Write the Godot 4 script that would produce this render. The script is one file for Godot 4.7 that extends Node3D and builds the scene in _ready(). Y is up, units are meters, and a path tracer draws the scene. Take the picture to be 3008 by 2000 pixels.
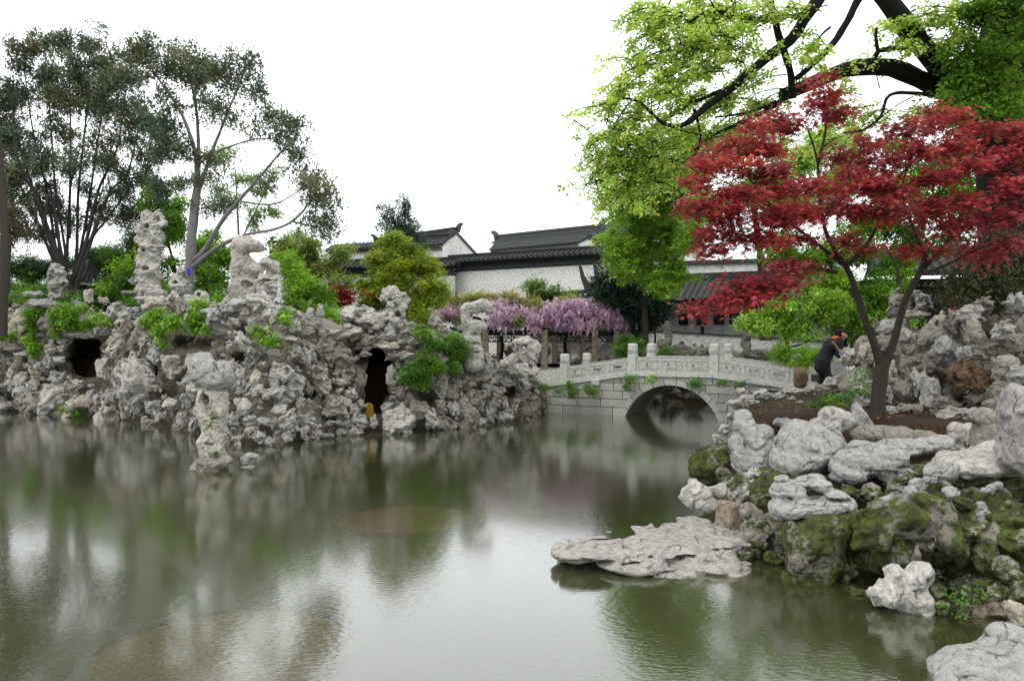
extends Node3D
# A classical Chinese garden pond. Sizes in metres, y up, water at y = 0. P() turns a sighting (pixel column, row and distance) into a place in the garden.
const F := 2200.0
const EYE := 1.8
var rng := RandomNumberGenerator.new()
var taken := {}
var M := {}
var T := {}

func P(x: float, y: float, d: float) -> Vector3:
	return Vector3((x - 1504.0) / F * d, EYE - (y - 1000.0) / F * d, -d)

func numbered(called: String) -> String:
	if not taken.has(called):
		taken[called] = 0
		return called
	taken[called] += 1
	return "%s_%03d" % [called, taken[called]]

func tag(o: Node3D, label: String, category: String, group := "") -> Node3D:
	o.set_meta("label", label)
	o.set_meta("category", category)
	if group:
		o.set_meta("group", group)
	return o

func thing(called: String, label: String, category: String, at := Vector3.ZERO, turn := 0.0, group := "") -> Node3D:
	var o := Node3D.new()
	o.name = numbered(called)
	add_child(o)
	o.position = at
	o.rotation.y = turn
	return tag(o, label, category, group)

func put(called: String, mesh: Mesh, mat: Material, parent: Node = null, at := Transform3D()) -> MeshInstance3D:
	var o := MeshInstance3D.new()
	o.mesh = mesh
	o.material_override = mat
	o.transform = at
	if parent == null:
		o.name = numbered(called)
		add_child(o)
	else:
		o.name = called
		parent.add_child(o, true)
	return o

func stuff(o: Node) -> Node:
	o.set_meta("kind", "stuff")
	return o

func structure(called: String, mesh: Mesh, mat: Material) -> MeshInstance3D:
	var o := put(called, mesh, mat)
	o.set_meta("kind", "structure")
	return o

# ---------- geometry ----------
class G:
	var v := PackedVector3Array()
	var n := PackedVector3Array()
	var c := PackedColorArray()
	var i := PackedInt32Array()
	var tint := Color.WHITE

	func vert(p: Vector3, nn: Vector3) -> int:
		v.append(p)
		n.append(nn)
		c.append(tint)
		return v.size() - 1

	func face(a: int, b: int, d: int) -> void:
		if (v[d] - v[a]).cross(v[b] - v[a]).dot(n[a] + n[b] + n[d]) < 0.0:
			i.append(a); i.append(d); i.append(b)
		else:
			i.append(a); i.append(b); i.append(d)

	# a flat polygon facing about OUT
	func flat(p: Array, out: Vector3) -> void:
		var nn: Vector3 = (p[1] - p[0]).cross(p[2] - p[0]).normalized()
		if nn.dot(out) < 0.0:
			nn = -nn
		var first := v.size()
		for q in p:
			vert(q, nn)
		for k in range(1, p.size() - 1):
			face(first, first + k, first + k + 1)

	# eight corners: bottom four then top four, in the same order round
	func hexa(p: Array) -> void:
		var m := Vector3.ZERO
		for q in p:
			m += q / 8.0
		for f in [[0, 1, 2, 3], [4, 5, 6, 7], [0, 1, 5, 4], [1, 2, 6, 5], [2, 3, 7, 6], [3, 0, 4, 7]]:
			var q := [p[f[0]], p[f[1]], p[f[2]], p[f[3]]]
			flat(q, (q[0] + q[1] + q[2] + q[3]) / 4.0 - m)

	func box(a: Vector3, b: Vector3) -> void:
		hexa([Vector3(a.x, a.y, a.z), Vector3(b.x, a.y, a.z), Vector3(b.x, a.y, b.z), Vector3(a.x, a.y, b.z), Vector3(a.x, b.y, a.z), Vector3(b.x, b.y, a.z), Vector3(b.x, b.y, b.z), Vector3(a.x, b.y, b.z)])

	# a box with its edges chamfered by E
	func bev(a: Vector3, b: Vector3, e: float) -> void:
		var m := (a + b) / 2.0
		var h := (b - a).abs() / 2.0
		e = minf(e, minf(h.x, minf(h.y, h.z)) * 0.9)
		for ax in 3:
			var u := (ax + 1) % 3
			var w := (ax + 2) % 3
			for s in [-1.0, 1.0]:
				var q := []
				for k in [[-1.0, -1.0], [1.0, -1.0], [1.0, 1.0], [-1.0, 1.0]]:
					var p := m
					p[ax] += s * h[ax]
					p[u] += k[0] * (h[u] - e)
					p[w] += k[1] * (h[w] - e)
					q.append(p)
				var o := Vector3.ZERO
				o[ax] = s
				flat(q, o)
				for t in [-1.0, 1.0]:
					var r := []
					for k in [-1.0, 1.0]:
						var p := m
						p[ax] += s * h[ax]
						p[u] += t * (h[u] - e)
						p[w] += k * (h[w] - e)
						r.append(p)
					for k in [1.0, -1.0]:
						var p := m
						p[ax] += s * (h[ax] - e)
						p[u] += t * h[u]
						p[w] += k * (h[w] - e)
						r.append(p)
					var oo := Vector3.ZERO
					oo[ax] = s
					oo[u] = t
					flat(r, oo)
		for sx in [-1.0, 1.0]:
			for sy in [-1.0, 1.0]:
				for sz in [-1.0, 1.0]:
					var sg := Vector3(sx, sy, sz)
					flat([m + sg * Vector3(h.x, h.y - e, h.z - e), m + sg * Vector3(h.x - e, h.y, h.z - e), m + sg * Vector3(h.x - e, h.y - e, h.z)], sg)

	# a polygon in the plane of X and Y axes of B, pushed along its Z
	func prism(poly: Array, b: Transform3D, depth: float) -> void:
		var flatp := PackedVector2Array()
		for q in poly:
			flatp.append(q)
		var tri := Geometry2D.triangulate_polygon(flatp)
		for s in [0.0, 1.0]:
			var nn: Vector3 = b.basis.z.normalized() * (1.0 if s > 0.0 else -1.0)
			var first := v.size()
			for q in poly:
				vert(b * Vector3(q.x, q.y, s * depth), nn)
			for k in range(0, tri.size(), 3):
				face(first + tri[k], first + tri[k + 1], first + tri[k + 2])
		var ccw := 0.0
		for k in poly.size():
			var q: Vector2 = poly[k]
			var r: Vector2 = poly[(k + 1) % poly.size()]
			ccw += q.x * r.y - r.x * q.y
		for k in poly.size():
			var q: Vector2 = poly[k]
			var r: Vector2 = poly[(k + 1) % poly.size()]
			var o := Vector3(r.y - q.y, q.x - r.x, 0) * (1.0 if ccw > 0.0 else -1.0)
			flat([b * Vector3(q.x, q.y, 0), b * Vector3(r.x, r.y, 0), b * Vector3(r.x, r.y, depth), b * Vector3(q.x, q.y, depth)], b.basis * o)

	func tube(pts: Array, rad: Array, sides := 7, lump := 0.0, caps := true) -> void:
		var up := Vector3(0.31, 0.2, 0.93)
		var first := v.size()
		var cnt := pts.size()
		for k in cnt:
			var t: Vector3 = (pts[mini(k + 1, cnt - 1)] - pts[maxi(k - 1, 0)])
			t = t.normalized() if t.length() > 1e-6 else Vector3.UP
			if absf(up.dot(t)) > 0.95:
				up = Vector3(0.9, 0.1, -0.4)
			up = (up - t * up.dot(t)).normalized()
			var w := t.cross(up)
			for s in sides:
				var a := TAU * s / sides
				var dir := up * cos(a) + w * sin(a)
				var r: float = rad[k] * (1.0 + lump * sin(a * 3.0 + k * 1.7) + lump * 0.6 * sin(a * 2.0 - k * 0.9))
				vert(pts[k] + dir * r, dir)
		for k in cnt - 1:
			for s in sides:
				var a := first + k * sides + s
				var b := first + k * sides + (s + 1) % sides
				face(a, b, a + sides)
				face(b, b + sides, a + sides)
		if caps:
			for e in [0, cnt - 1]:
				var o: Vector3 = (pts[0] - pts[1]) if e == 0 else (pts[cnt - 1] - pts[cnt - 2])
				var q := []
				for s in sides:
					q.append(v[first + e * sides + s])
				if rad[e] > 0.004:
					flat(q, o)

	func mesh() -> ArrayMesh:
		var m := ArrayMesh.new()
		if v.is_empty():
			return m
		var a := []
		a.resize(Mesh.ARRAY_MAX)
		a[Mesh.ARRAY_VERTEX] = v
		a[Mesh.ARRAY_NORMAL] = n
		a[Mesh.ARRAY_COLOR] = c
		a[Mesh.ARRAY_INDEX] = i
		m.add_surface_from_arrays(Mesh.PRIMITIVE_TRIANGLES, a)
		return m

func box_mesh(a: Vector3, b: Vector3, e := 0.0) -> ArrayMesh:
	var g := G.new()
	if e > 0.0:
		g.bev(a, b, e)
	else:
		g.box(a, b)
	return g.mesh()

# ---------- surface nets ----------
# F holds the field on a grid of NX x NY x NZ points from LO, CELL apart; negative is inside
func nets(f: PackedFloat32Array, nx: int, ny: int, nz: int, lo: Vector3, cell: float, g: G) -> void:
	var sg := PackedByteArray()
	sg.resize(f.size())
	for k in f.size():
		sg[k] = 1 if f[k] < 0.0 else 0
	var at := PackedInt32Array()
	at.resize(f.size())
	at.fill(-1)
	var sy := nx
	var sz := nx * ny
	for z in nz - 1:
		for y in ny - 1:
			var row := z * sz + y * sy
			for x in nx - 1:
				var k := row + x
				var sum := sg[k] + sg[k + 1] + sg[k + sy] + sg[k + sy + 1] + sg[k + sz] + sg[k + sz + 1] + sg[k + sz + sy] + sg[k + sz + sy + 1]
				if sum == 0 or sum == 8:
					continue
				var a0 := f[k]; var a1 := f[k + 1]; var a2 := f[k + sy]; var a3 := f[k + sy + 1]
				var b0 := f[k + sz]; var b1 := f[k + sz + 1]; var b2 := f[k + sz + sy]; var b3 := f[k + sz + sy + 1]
				var p := Vector3.ZERO
				var m := 0
				if (a0 < 0.0) != (a1 < 0.0): p += Vector3(a0 / (a0 - a1), 0, 0); m += 1
				if (a2 < 0.0) != (a3 < 0.0): p += Vector3(a2 / (a2 - a3), 1, 0); m += 1
				if (b0 < 0.0) != (b1 < 0.0): p += Vector3(b0 / (b0 - b1), 0, 1); m += 1
				if (b2 < 0.0) != (b3 < 0.0): p += Vector3(b2 / (b2 - b3), 1, 1); m += 1
				if (a0 < 0.0) != (a2 < 0.0): p += Vector3(0, a0 / (a0 - a2), 0); m += 1
				if (a1 < 0.0) != (a3 < 0.0): p += Vector3(1, a1 / (a1 - a3), 0); m += 1
				if (b0 < 0.0) != (b2 < 0.0): p += Vector3(0, b0 / (b0 - b2), 1); m += 1
				if (b1 < 0.0) != (b3 < 0.0): p += Vector3(1, b1 / (b1 - b3), 1); m += 1
				if (a0 < 0.0) != (b0 < 0.0): p += Vector3(0, 0, a0 / (a0 - b0)); m += 1
				if (a1 < 0.0) != (b1 < 0.0): p += Vector3(1, 0, a1 / (a1 - b1)); m += 1
				if (a2 < 0.0) != (b2 < 0.0): p += Vector3(0, 1, a2 / (a2 - b2)); m += 1
				if (a3 < 0.0) != (b3 < 0.0): p += Vector3(1, 1, a3 / (a3 - b3)); m += 1
				var nn := Vector3(a1 + a3 + b1 + b3 - a0 - a2 - b0 - b2, a2 + a3 + b2 + b3 - a0 - a1 - b0 - b1, b0 + b1 + b2 + b3 - a0 - a1 - a2 - a3)
				at[k] = g.vert(lo + (Vector3(x, y, z) + p / m) * cell, nn.normalized())
	for z in range(1, nz - 1):
		for y in range(1, ny - 1):
			var row := z * sz + y * sy
			for x in range(1, nx - 1):
				var k := row + x
				var s := sg[k]
				if s != sg[k + 1]:
					quad(g, at[k], at[k - sy], at[k - sy - sz], at[k - sz], s)
				if s != sg[k + sy]:
					quad(g, at[k], at[k - sz], at[k - sz - 1], at[k - 1], s)
				if s != sg[k + sz]:
					quad(g, at[k], at[k - 1], at[k - 1 - sy], at[k - sy], s)

func quad(g: G, a: int, b: int, c: int, d: int, s: int) -> void:
	if s == 1:
		g.i.append_array(PackedInt32Array([a, c, b, a, d, c]))
	else:
		g.i.append_array(PackedInt32Array([a, b, c, a, c, d]))

# ---------- rocks ----------
func noise(kind: int, s: int, freq: float, octaves := 1) -> FastNoiseLite:
	var q := FastNoiseLite.new()
	q.noise_type = kind
	q.seed = s
	q.frequency = freq
	q.fractal_type = FastNoiseLite.FRACTAL_NONE if octaves == 1 else FastNoiseLite.FRACTAL_FBM
	q.fractal_octaves = octaves
	if kind == FastNoiseLite.TYPE_CELLULAR:
		q.cellular_return_type = FastNoiseLite.RETURN_DISTANCE
		q.cellular_jitter = 1.0
	return q

# BLOBS and HOLES: [centre, radii]. Options: pit/pitf (scooped hollows), rough/roughf (lumps), crack/crackf, strata/strataf, k (how softly blobs join), flat (cut off below this height), tones
func rock(blobs: Array, holes: Array, s: int, cell: float, o := {}) -> ArrayMesh:
	var pit: float = o.get("pit", 0.12); var pitf: float = o.get("pitf", 2.2)
	var rough: float = o.get("rough", 0.08); var roughf: float = o.get("roughf", 1.6)
	var crack: float = o.get("crack", 0.0); var crackf: float = o.get("crackf", 1.0)
	var strata: float = o.get("strata", 0.0); var strataf: float = o.get("strataf", 6.0)
	var ledge: float = o.get("ledge", 0.0); var ledgef: float = o.get("ledgef", 10.0)
	var kk: float = o.get("k", 0.12)
	var floor_y: float = o.get("flat", -1e9)
	var n1 := noise(FastNoiseLite.TYPE_CELLULAR, s, pitf)
	var n2 := noise(FastNoiseLite.TYPE_SIMPLEX_SMOOTH, s + 7, roughf, 4)
	var n3 := noise(FastNoiseLite.TYPE_SIMPLEX_SMOOTH, s + 13, crackf, 2)
	var n4 := noise(FastNoiseLite.TYPE_SIMPLEX_SMOOTH, s + 19, 1.0, 2)
	var lo := Vector3.INF
	var hi := -Vector3.INF
	for b in blobs:
		lo = lo.min(b[0] - b[1])
		hi = hi.max(b[0] + b[1])
	var ridged: float = o.get("ridge", 0.0); var ridgef: float = o.get("ridgef", 1.2)
	var n5 := noise(FastNoiseLite.TYPE_SIMPLEX_SMOOTH, s + 43, ridgef, 3)
	var rc := RandomNumberGenerator.new()
	rc.seed = s + 5
	# flat breaks across the stone: planes that cut it back
	var cn := PackedVector3Array()
	var ch := PackedFloat32Array()
	var mid := (lo + hi) / 2.0
	var half := (hi - lo) / 2.0
	for q in int(o.get("cuts", 0)):
		var dir := Vector3(rc.randfn(), rc.randfn() * 0.9, rc.randfn()).normalized() / half
		cn.append(dir.normalized())
		ch.append(rc.randf_range(o.get("cutmin", 0.50), 0.82 if not o.has("cutmin") else 0.92) / dir.length() + dir.normalized().dot(mid))
	var top_y: float = o.get("top", 1e9)
	var nc := cn.size()
	var grow: float = ledge * 0.6 + rough + 2.5 * cell + strata + float(o.get("ridge", 0.0)) * 0.5
	lo -= Vector3.ONE * grow
	hi += Vector3.ONE * grow
	var nx := int((hi.x - lo.x) / cell) + 2
	var ny := int((hi.y - lo.y) / cell) + 2
	var nz := int((hi.z - lo.z) / cell) + 2
	var f := PackedFloat32Array()
	f.resize(nx * ny * nz)
	var band := ledge * 1.2 + pit + rough + crack + strata + ridged * 0.5 + 2.0 * cell
	var band_out := ledge + rough + strata + ridged * 0.5 + cell
	var nb := blobs.size()
	var bc := PackedVector3Array()
	var br := PackedVector3Array()
	for b in blobs:
		bc.append(b[0])
		br.append(Vector3.ONE / b[1])
	var hc := PackedVector3Array()
	var hr := PackedVector3Array()
	var hm := PackedFloat32Array()
	for h in holes:
		hc.append(h[0])
		hr.append(Vector3.ONE / h[1])
		hm.append(minf(h[1].x, minf(h[1].y, h[1].z)))
	var nh := hc.size()
	# block by block: a block of 4 x 4 x 4 points far from any surface is filled at once
	var far := 4.4 * cell + band * 1.15
	for bz in range(0, nz, 4):
		for by in range(0, ny, 4):
			for bx in range(0, nx, 4):
				var ex := mini(bx + 4, nx)
				var ey := mini(by + 4, ny)
				var ez := mini(bz + 4, nz)
				var m := field(lo + Vector3(bx + 1.5, by + 1.5, bz + 1.5) * cell, bc, br, nb, kk, hc, hr, hm, nh, cn, ch, nc)
				var whole := absf(m) > far and absf(lo.y + (by + 1.5) * cell - floor_y) > far and lo.y + (by + 1.5) * cell < top_y - far
				for z in range(bz, ez):
					for y in range(by, ey):
						var k := (z * ny + y) * nx + bx
						for x in range(bx, ex):
							if whole:
								f[k] = m
								k += 1
								continue
							var p := lo + Vector3(x, y, z) * cell
							var d := 1e9
							for b in nb:
								var q := (p - bc[b]) * br[b]
								var l := q.length()
								var e := (l - 1.0) * l / maxf((q * br[b]).length(), 1e-5)
								if d > 1e8:
									d = e
								else:
									var h := maxf(kk - absf(d - e), 0.0) / kk
									d = minf(d, e) - h * h * kk * 0.25
							for q in nc:
								var e := cn[q].dot(p) - ch[q]
								d = maxf(d, e)
							if p.y > top_y - 0.3:
								d = maxf(d, p.y - top_y)
							if d < band_out and d > -band:
								if ridged > 0.0:
									d += ridged * (0.30 - 1.5 * absf(n5.get_noise_3dv(p)))
								if pit > 0.0:
									d += pit * maxf(0.0, 0.62 - (n1.get_noise_3dv(p) + 1.0)) * 1.6
								d += rough * n2.get_noise_3dv(p)
								if crack > 0.0:
									d += crack * maxf(0.0, 1.0 - absf(n3.get_noise_3dv(p)) * 10.0)
								if ledge > 0.0:
									var yy := p.y * ledgef + 1.6 * n2.get_noise_3d(p.x * 0.25, p.y * 0.2, p.z * 0.25)
									var lay := floorf(yy)
									d += ledge * (n3.get_noise_3d(p.x * 0.6 + lay * 9.1, lay * 5.3, p.z * 0.6) + 0.5 * smoothstep(0.25, 0.0, yy - lay))
								if strata > 0.0:
									d += strata * n4.get_noise_3d(p.x * 0.5, p.y * strataf, p.z * 0.5)
							if nh > 0:
								var wob := 1.0 + 0.9 * n2.get_noise_3dv(p * 3.2 + Vector3(7, 1, 3))
								for h in nh:
									d = maxf(d, (wob - ((p - hc[h]) * hr[h]).length()) * hm[h])
							if p.y < floor_y:
								d = maxf(d, floor_y - p.y)
							f[k] = d
							k += 1
	var g := G.new()
	nets(f, nx, ny, nz, lo, cell, g)
	paint_rock(g, s, o)
	return g.mesh()

func field(p: Vector3, bc: PackedVector3Array, br: PackedVector3Array, nb: int, kk: float, hc: PackedVector3Array, hr: PackedVector3Array, hm: PackedFloat32Array, nh: int, cn: PackedVector3Array, ch: PackedFloat32Array, nc: int) -> float:
	var d := 1e9
	for b in nb:
		var q := (p - bc[b]) * br[b]
		var l := q.length()
		d = minf(d, (l - 1.0) * l / maxf((q * br[b]).length(), 1e-5))
	var e := d - kk * 0.25
	for q in nc:
		e = maxf(e, cn[q].dot(p) - ch[q])
	for h in nh:
		e = maxf(e, (1.0 - ((p - hc[h]) * hr[h]).length()) * hm[h])
	return e

# mottling, lichen and moss that belong to the stone
func paint_rock(g: G, s: int, o: Dictionary) -> void:
	var size: float = o.get("size", 1.0)
	var a := noise(FastNoiseLite.TYPE_SIMPLEX_SMOOTH, s + 31, 1.3 / size, 4)
	var b := noise(FastNoiseLite.TYPE_SIMPLEX_SMOOTH, s + 37, 3.5 / size, 3)
	var dark: Color = o.get("dark", Color(0.46, 0.445, 0.41))
	var pale: Color = o.get("pale", Color(0.93, 0.92, 0.90))
	var moss: float = o.get("moss", 0.0)
	var mossk: float = o.get("mossk", 2.5)
	for k in g.v.size():
		var p := g.v[k]
		var t := clampf(0.72 + 0.55 * a.get_noise_3dv(p) + 0.5 * b.get_noise_3dv(p * 2.3), 0.0, 1.0)
		var c := dark.lerp(pale, t)
		if moss > 0.0:
			var mm := moss - 0.5 + 0.9 * a.get_noise_3dv(p + Vector3(9, 3, 5)) + 0.5 * b.get_noise_3dv(p * 2.3)
			if mm > 0.0:
				var green := Color(0.062, 0.088, 0.012).lerp(Color(0.026, 0.033, 0.010), clampf(0.5 + 1.2 * b.get_noise_3dv(p * 1.3), 0.0, 1.0)) * mossk
				c = c.lerp(green, clampf(mm * 7.0, 0.0, 0.95))
		g.c[k] = Color(minf(c.r, 1.0), minf(c.g, 1.0), minf(c.b, 1.0))
# ---------- materials ----------
func noise_tex(size: int, kind: int, freq: float, oct: int, s: int, ramp: Array = [], normal := 0.0) -> NoiseTexture2D:
	var t := NoiseTexture2D.new()
	t.width = size
	t.height = size
	t.seamless = true
	t.noise = noise(kind, s, freq, oct)
	if not ramp.is_empty():
		var r := Gradient.new()
		r.offsets = PackedFloat32Array()
		r.colors = PackedColorArray()
		var off := PackedFloat32Array()
		var col := PackedColorArray()
		for q in ramp:
			off.append(q[0])
			col.append(q[1])
		r.offsets = off
		r.colors = col
		t.color_ramp = r
	if normal > 0.0:
		t.as_normal_map = true
		t.bump_strength = normal
	return t

# stone: fine grain, larger stains and a net of dark hairline cracks; the same cracks sink the relief
func stone_tex(size: int, s: int, crack_freq: float) -> Array:
	var a := noise(FastNoiseLite.TYPE_SIMPLEX_SMOOTH, s, 0.02, 7)
	var b := noise(FastNoiseLite.TYPE_CELLULAR, s + 3, crack_freq, 1)
	b.cellular_return_type = FastNoiseLite.RETURN_DISTANCE2_SUB
	b.domain_warp_enabled = true
	b.domain_warp_amplitude = 38.0
	b.domain_warp_frequency = 0.012
	b.domain_warp_fractal_octaves = 4
	var c := noise(FastNoiseLite.TYPE_SIMPLEX_SMOOTH, s + 9, 0.09, 4)
	var d := noise(FastNoiseLite.TYPE_SIMPLEX_SMOOTH, s + 15, 0.008, 3)
	var ia := a.get_seamless_image(size, size).get_data()
	var ib := b.get_seamless_image(size, size).get_data()
	var ic := c.get_seamless_image(size, size).get_data()
	var id := d.get_seamless_image(size, size).get_data()
	var col := PackedByteArray()
	var rel := PackedByteArray()
	col.resize(size * size)
	rel.resize(size * size)
	for k in size * size:
		var g := ia[k] / 255.0
		var f := ic[k] / 255.0
		var cr := clampf((ib[k] / 255.0 - 0.01) / 0.06, 0.0, 1.0)
		cr = lerpf(cr, 1.0, clampf((id[k] / 255.0 - 0.30) * 5.0, 0.0, 0.92))
		var v := 0.86 + 0.14 * smoothstep(0.25, 0.55, g)
		v *= 0.86 + 0.14 * smoothstep(0.22, 0.42, f)
		v *= lerpf(0.50, 1.0, cr)
		col[k] = int(clampf(v, 0.0, 1.0) * 255.0)
		rel[k] = int(clampf(0.25 + 0.40 * g + 0.12 * f + 0.22 * cr, 0.0, 1.0) * 255.0)
	return [ImageTexture.create_from_image(Image.create_from_data(size, size, false, Image.FORMAT_L8, col)), ImageTexture.create_from_image(Image.create_from_data(size, size, false, Image.FORMAT_L8, rel))]

func grey(x: float) -> Color:
	return Color(x, x, x)

func mat(col: Color, rough := 0.85, tex: Texture2D = null, scale := 1.0, bump: Texture2D = null, cm := 0.0) -> StandardMaterial3D:
	var m := StandardMaterial3D.new()
	m.albedo_color = col
	m.roughness = rough
	m.metallic_specular = 0.35
	m.vertex_color_use_as_albedo = true
	if tex or bump:
		m.uv1_triplanar = true
		m.uv1_world_triplanar = true
		m.uv1_scale = Vector3.ONE * scale
		m.uv1_triplanar_sharpness = 4.0
	if tex:
		m.albedo_texture = tex
	if bump:
		m.heightmap_enabled = true
		m.heightmap_texture = bump
		m.heightmap_scale = cm
	return m

func leaf_mat(back: float, rough := 0.55) -> StandardMaterial3D:
	var m := StandardMaterial3D.new()
	m.albedo_color = Color.WHITE
	m.vertex_color_use_as_albedo = true
	m.roughness = rough
	m.metallic_specular = 0.35
	m.cull_mode = BaseMaterial3D.CULL_DISABLED
	if back > 0.0:
		m.backlight_enabled = true
		m.backlight = Color(back, back, back)
	return m

func lin(r: float, g: float, b: float) -> Color:
	return Color(r, g, b).linear_to_srgb()

func materials() -> void:
	var S := FastNoiseLite.TYPE_SIMPLEX_SMOOTH
	var C := FastNoiseLite.TYPE_CELLULAR
	T.grain = noise_tex(1024, S, 0.024, 7, 3, [[0.0, grey(0.50)], [0.22, grey(0.80)], [0.36, grey(0.93)], [0.55, grey(0.98)], [1.0, grey(1.0)]])
	T.soft = noise_tex(512, S, 0.03, 6, 15, [[0.0, grey(0.80)], [0.35, grey(0.90)], [0.6, grey(0.985)], [1.0, grey(1.0)]])
	T.blotch = noise_tex(512, S, 0.012, 6, 11, [[0.0, grey(0.55)], [0.42, grey(0.80)], [0.6, grey(0.97)], [1.0, grey(1.0)]])
	T.rockbump = noise_tex(1024, S, 0.020, 7, 5)
	T.pits = noise_tex(512, C, 0.05, 3, 8)
	T.fine = noise_tex(512, S, 0.06, 5, 9)
	T.plaster = noise_tex(1024, S, 0.02, 6, 21, [[0.0, Color(0.66, 0.66, 0.62)], [0.30, Color(0.82, 0.82, 0.79)], [0.46, Color(0.95, 0.95, 0.93)], [1.0, Color(1, 1, 0.98)]])
	T.stain = noise_tex(1024, S, 0.016, 7, 29, [[0.0, Color(0.66, 0.67, 0.64)], [0.30, Color(0.80, 0.80, 0.77)], [0.50, Color(0.95, 0.95, 0.93)], [1.0, Color(1, 1, 0.98)]])
	T.bark = noise_tex(512, S, 0.03, 6, 23, [[0.0, grey(0.45)], [0.5, grey(0.8)], [1.0, grey(1.0)]])
	T.soil = noise_tex(512, S, 0.03, 6, 27, [[0.0, Color(0.42, 0.33, 0.26)], [0.5, Color(0.75, 0.62, 0.52)], [1.0, Color(1, 0.9, 0.8)]])
	T.wave = noise_tex(1024, S, 0.022, 4, 33, [], 6.0)
	var st := stone_tex(768, 51, 0.011)
	T.stone = st[0]
	T.stonebump = st[1]
	M.rock = mat(lin(0.50, 0.485, 0.455), 0.9, T.stone, 0.8, T.stonebump, 4.0)
	M.pale = mat(lin(0.36, 0.355, 0.345), 0.88, T.stone, 0.75, T.stonebump, 3.2)
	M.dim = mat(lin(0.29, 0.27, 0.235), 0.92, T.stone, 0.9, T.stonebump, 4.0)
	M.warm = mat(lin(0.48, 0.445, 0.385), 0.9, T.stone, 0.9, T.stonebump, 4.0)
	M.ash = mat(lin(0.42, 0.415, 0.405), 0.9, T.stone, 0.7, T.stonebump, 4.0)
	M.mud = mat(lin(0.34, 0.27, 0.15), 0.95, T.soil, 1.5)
	M.core = mat(lin(0.27, 0.245, 0.205), 0.95, T.stone, 0.9, T.stonebump, 4.0)  # crevice shade is put into this darker colour; also mortar behind bridge blocks
	M.block = mat(lin(0.45, 0.45, 0.42), 0.85, T.soft, 1.3, T.fine, 0.7)
	M.rail = mat(lin(0.50, 0.50, 0.46), 0.8, T.soft, 0.8, T.fine, 0.35)
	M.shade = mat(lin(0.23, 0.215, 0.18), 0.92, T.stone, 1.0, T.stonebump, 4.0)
	M.void = mat(lin(0.05, 0.05, 0.045), 0.9)
	M.white = mat(lin(0.74, 0.74, 0.72), 0.9, T.soft, 0.35, T.fine, 0.3)
	M.stained = mat(lin(0.72, 0.715, 0.68), 0.9, T.soft, 0.6, T.fine, 0.3)
	M.tile = mat(lin(0.036, 0.039, 0.040), 0.75, T.grain, 1.5)
	M.slate = mat(lin(0.07, 0.073, 0.07), 0.8, T.grain, 1.0)
	M.frieze = mat(lin(0.05, 0.056, 0.056), 0.85, T.blotch, 1.4)
	M.darkwood = mat(lin(0.022, 0.018, 0.016), 0.6, T.bark, 2.0)
	M.redwood = mat(lin(0.30, 0.045, 0.03), 0.6, T.bark, 1.5)
	M.post = mat(lin(0.26, 0.205, 0.155), 0.85, T.blotch, 2.0, T.fine, 0.4)
	M.bark = mat(lin(0.085, 0.07, 0.055), 0.9, T.bark, 3.0, T.rockbump, 1.5)
	M.blackbark = mat(lin(0.022, 0.021, 0.017), 0.92, T.bark, 2.5, T.rockbump, 2.5)
	M.greybark = mat(lin(0.32, 0.31, 0.30), 0.9, T.bark, 3.0, T.rockbump, 1.2)
	M.stembark = mat(lin(0.075, 0.07, 0.066), 0.9, T.bark, 3.0, T.rockbump, 1.2)
	M.soil = mat(lin(0.072, 0.058, 0.046), 0.95, T.soil, 1.2, T.fine, 2.0)
	M.rust = mat(lin(0.24, 0.155, 0.095), 0.9, T.blotch, 2.4, T.rockbump, 1.5)
	M.bluecloth = mat(lin(0.03, 0.035, 0.55), 0.8)
	M.wood = mat(lin(0.42, 0.24, 0.11), 0.6, T.bark, 4.0)
	M.hallwall = mat(lin(0.10, 0.11, 0.10), 0.8, T.plaster, 1.0)
	M.glass = mat(lin(0.03, 0.035, 0.04), 0.15)
	M.leaf = leaf_mat(1.0)
	M.redleaf = leaf_mat(0.9, 0.45)
	M.needle = leaf_mat(0.5)
	M.petal = leaf_mat(1.0)
	M.paint = mat(Color.WHITE, 0.5)
	M.cloth = mat(Color.WHITE, 0.95)
	var w := StandardMaterial3D.new()
	var wc := lin(0.056, 0.062, 0.023)
	wc.a = 0.64
	w.transparency = BaseMaterial3D.TRANSPARENCY_ALPHA
	w.albedo_color = wc
	w.roughness = 0.075
	w.metallic_specular = 0.72
	w.clearcoat_enabled = true
	w.clearcoat = 0.9
	w.clearcoat_roughness = 0.085
	w.normal_enabled = true
	w.normal_texture = T.wave
	w.normal_scale = 0.11
	w.uv1_triplanar = true
	w.uv1_world_triplanar = true
	w.uv1_scale = Vector3(0.5, 0.5, 1.15)
	M.water = w
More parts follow.
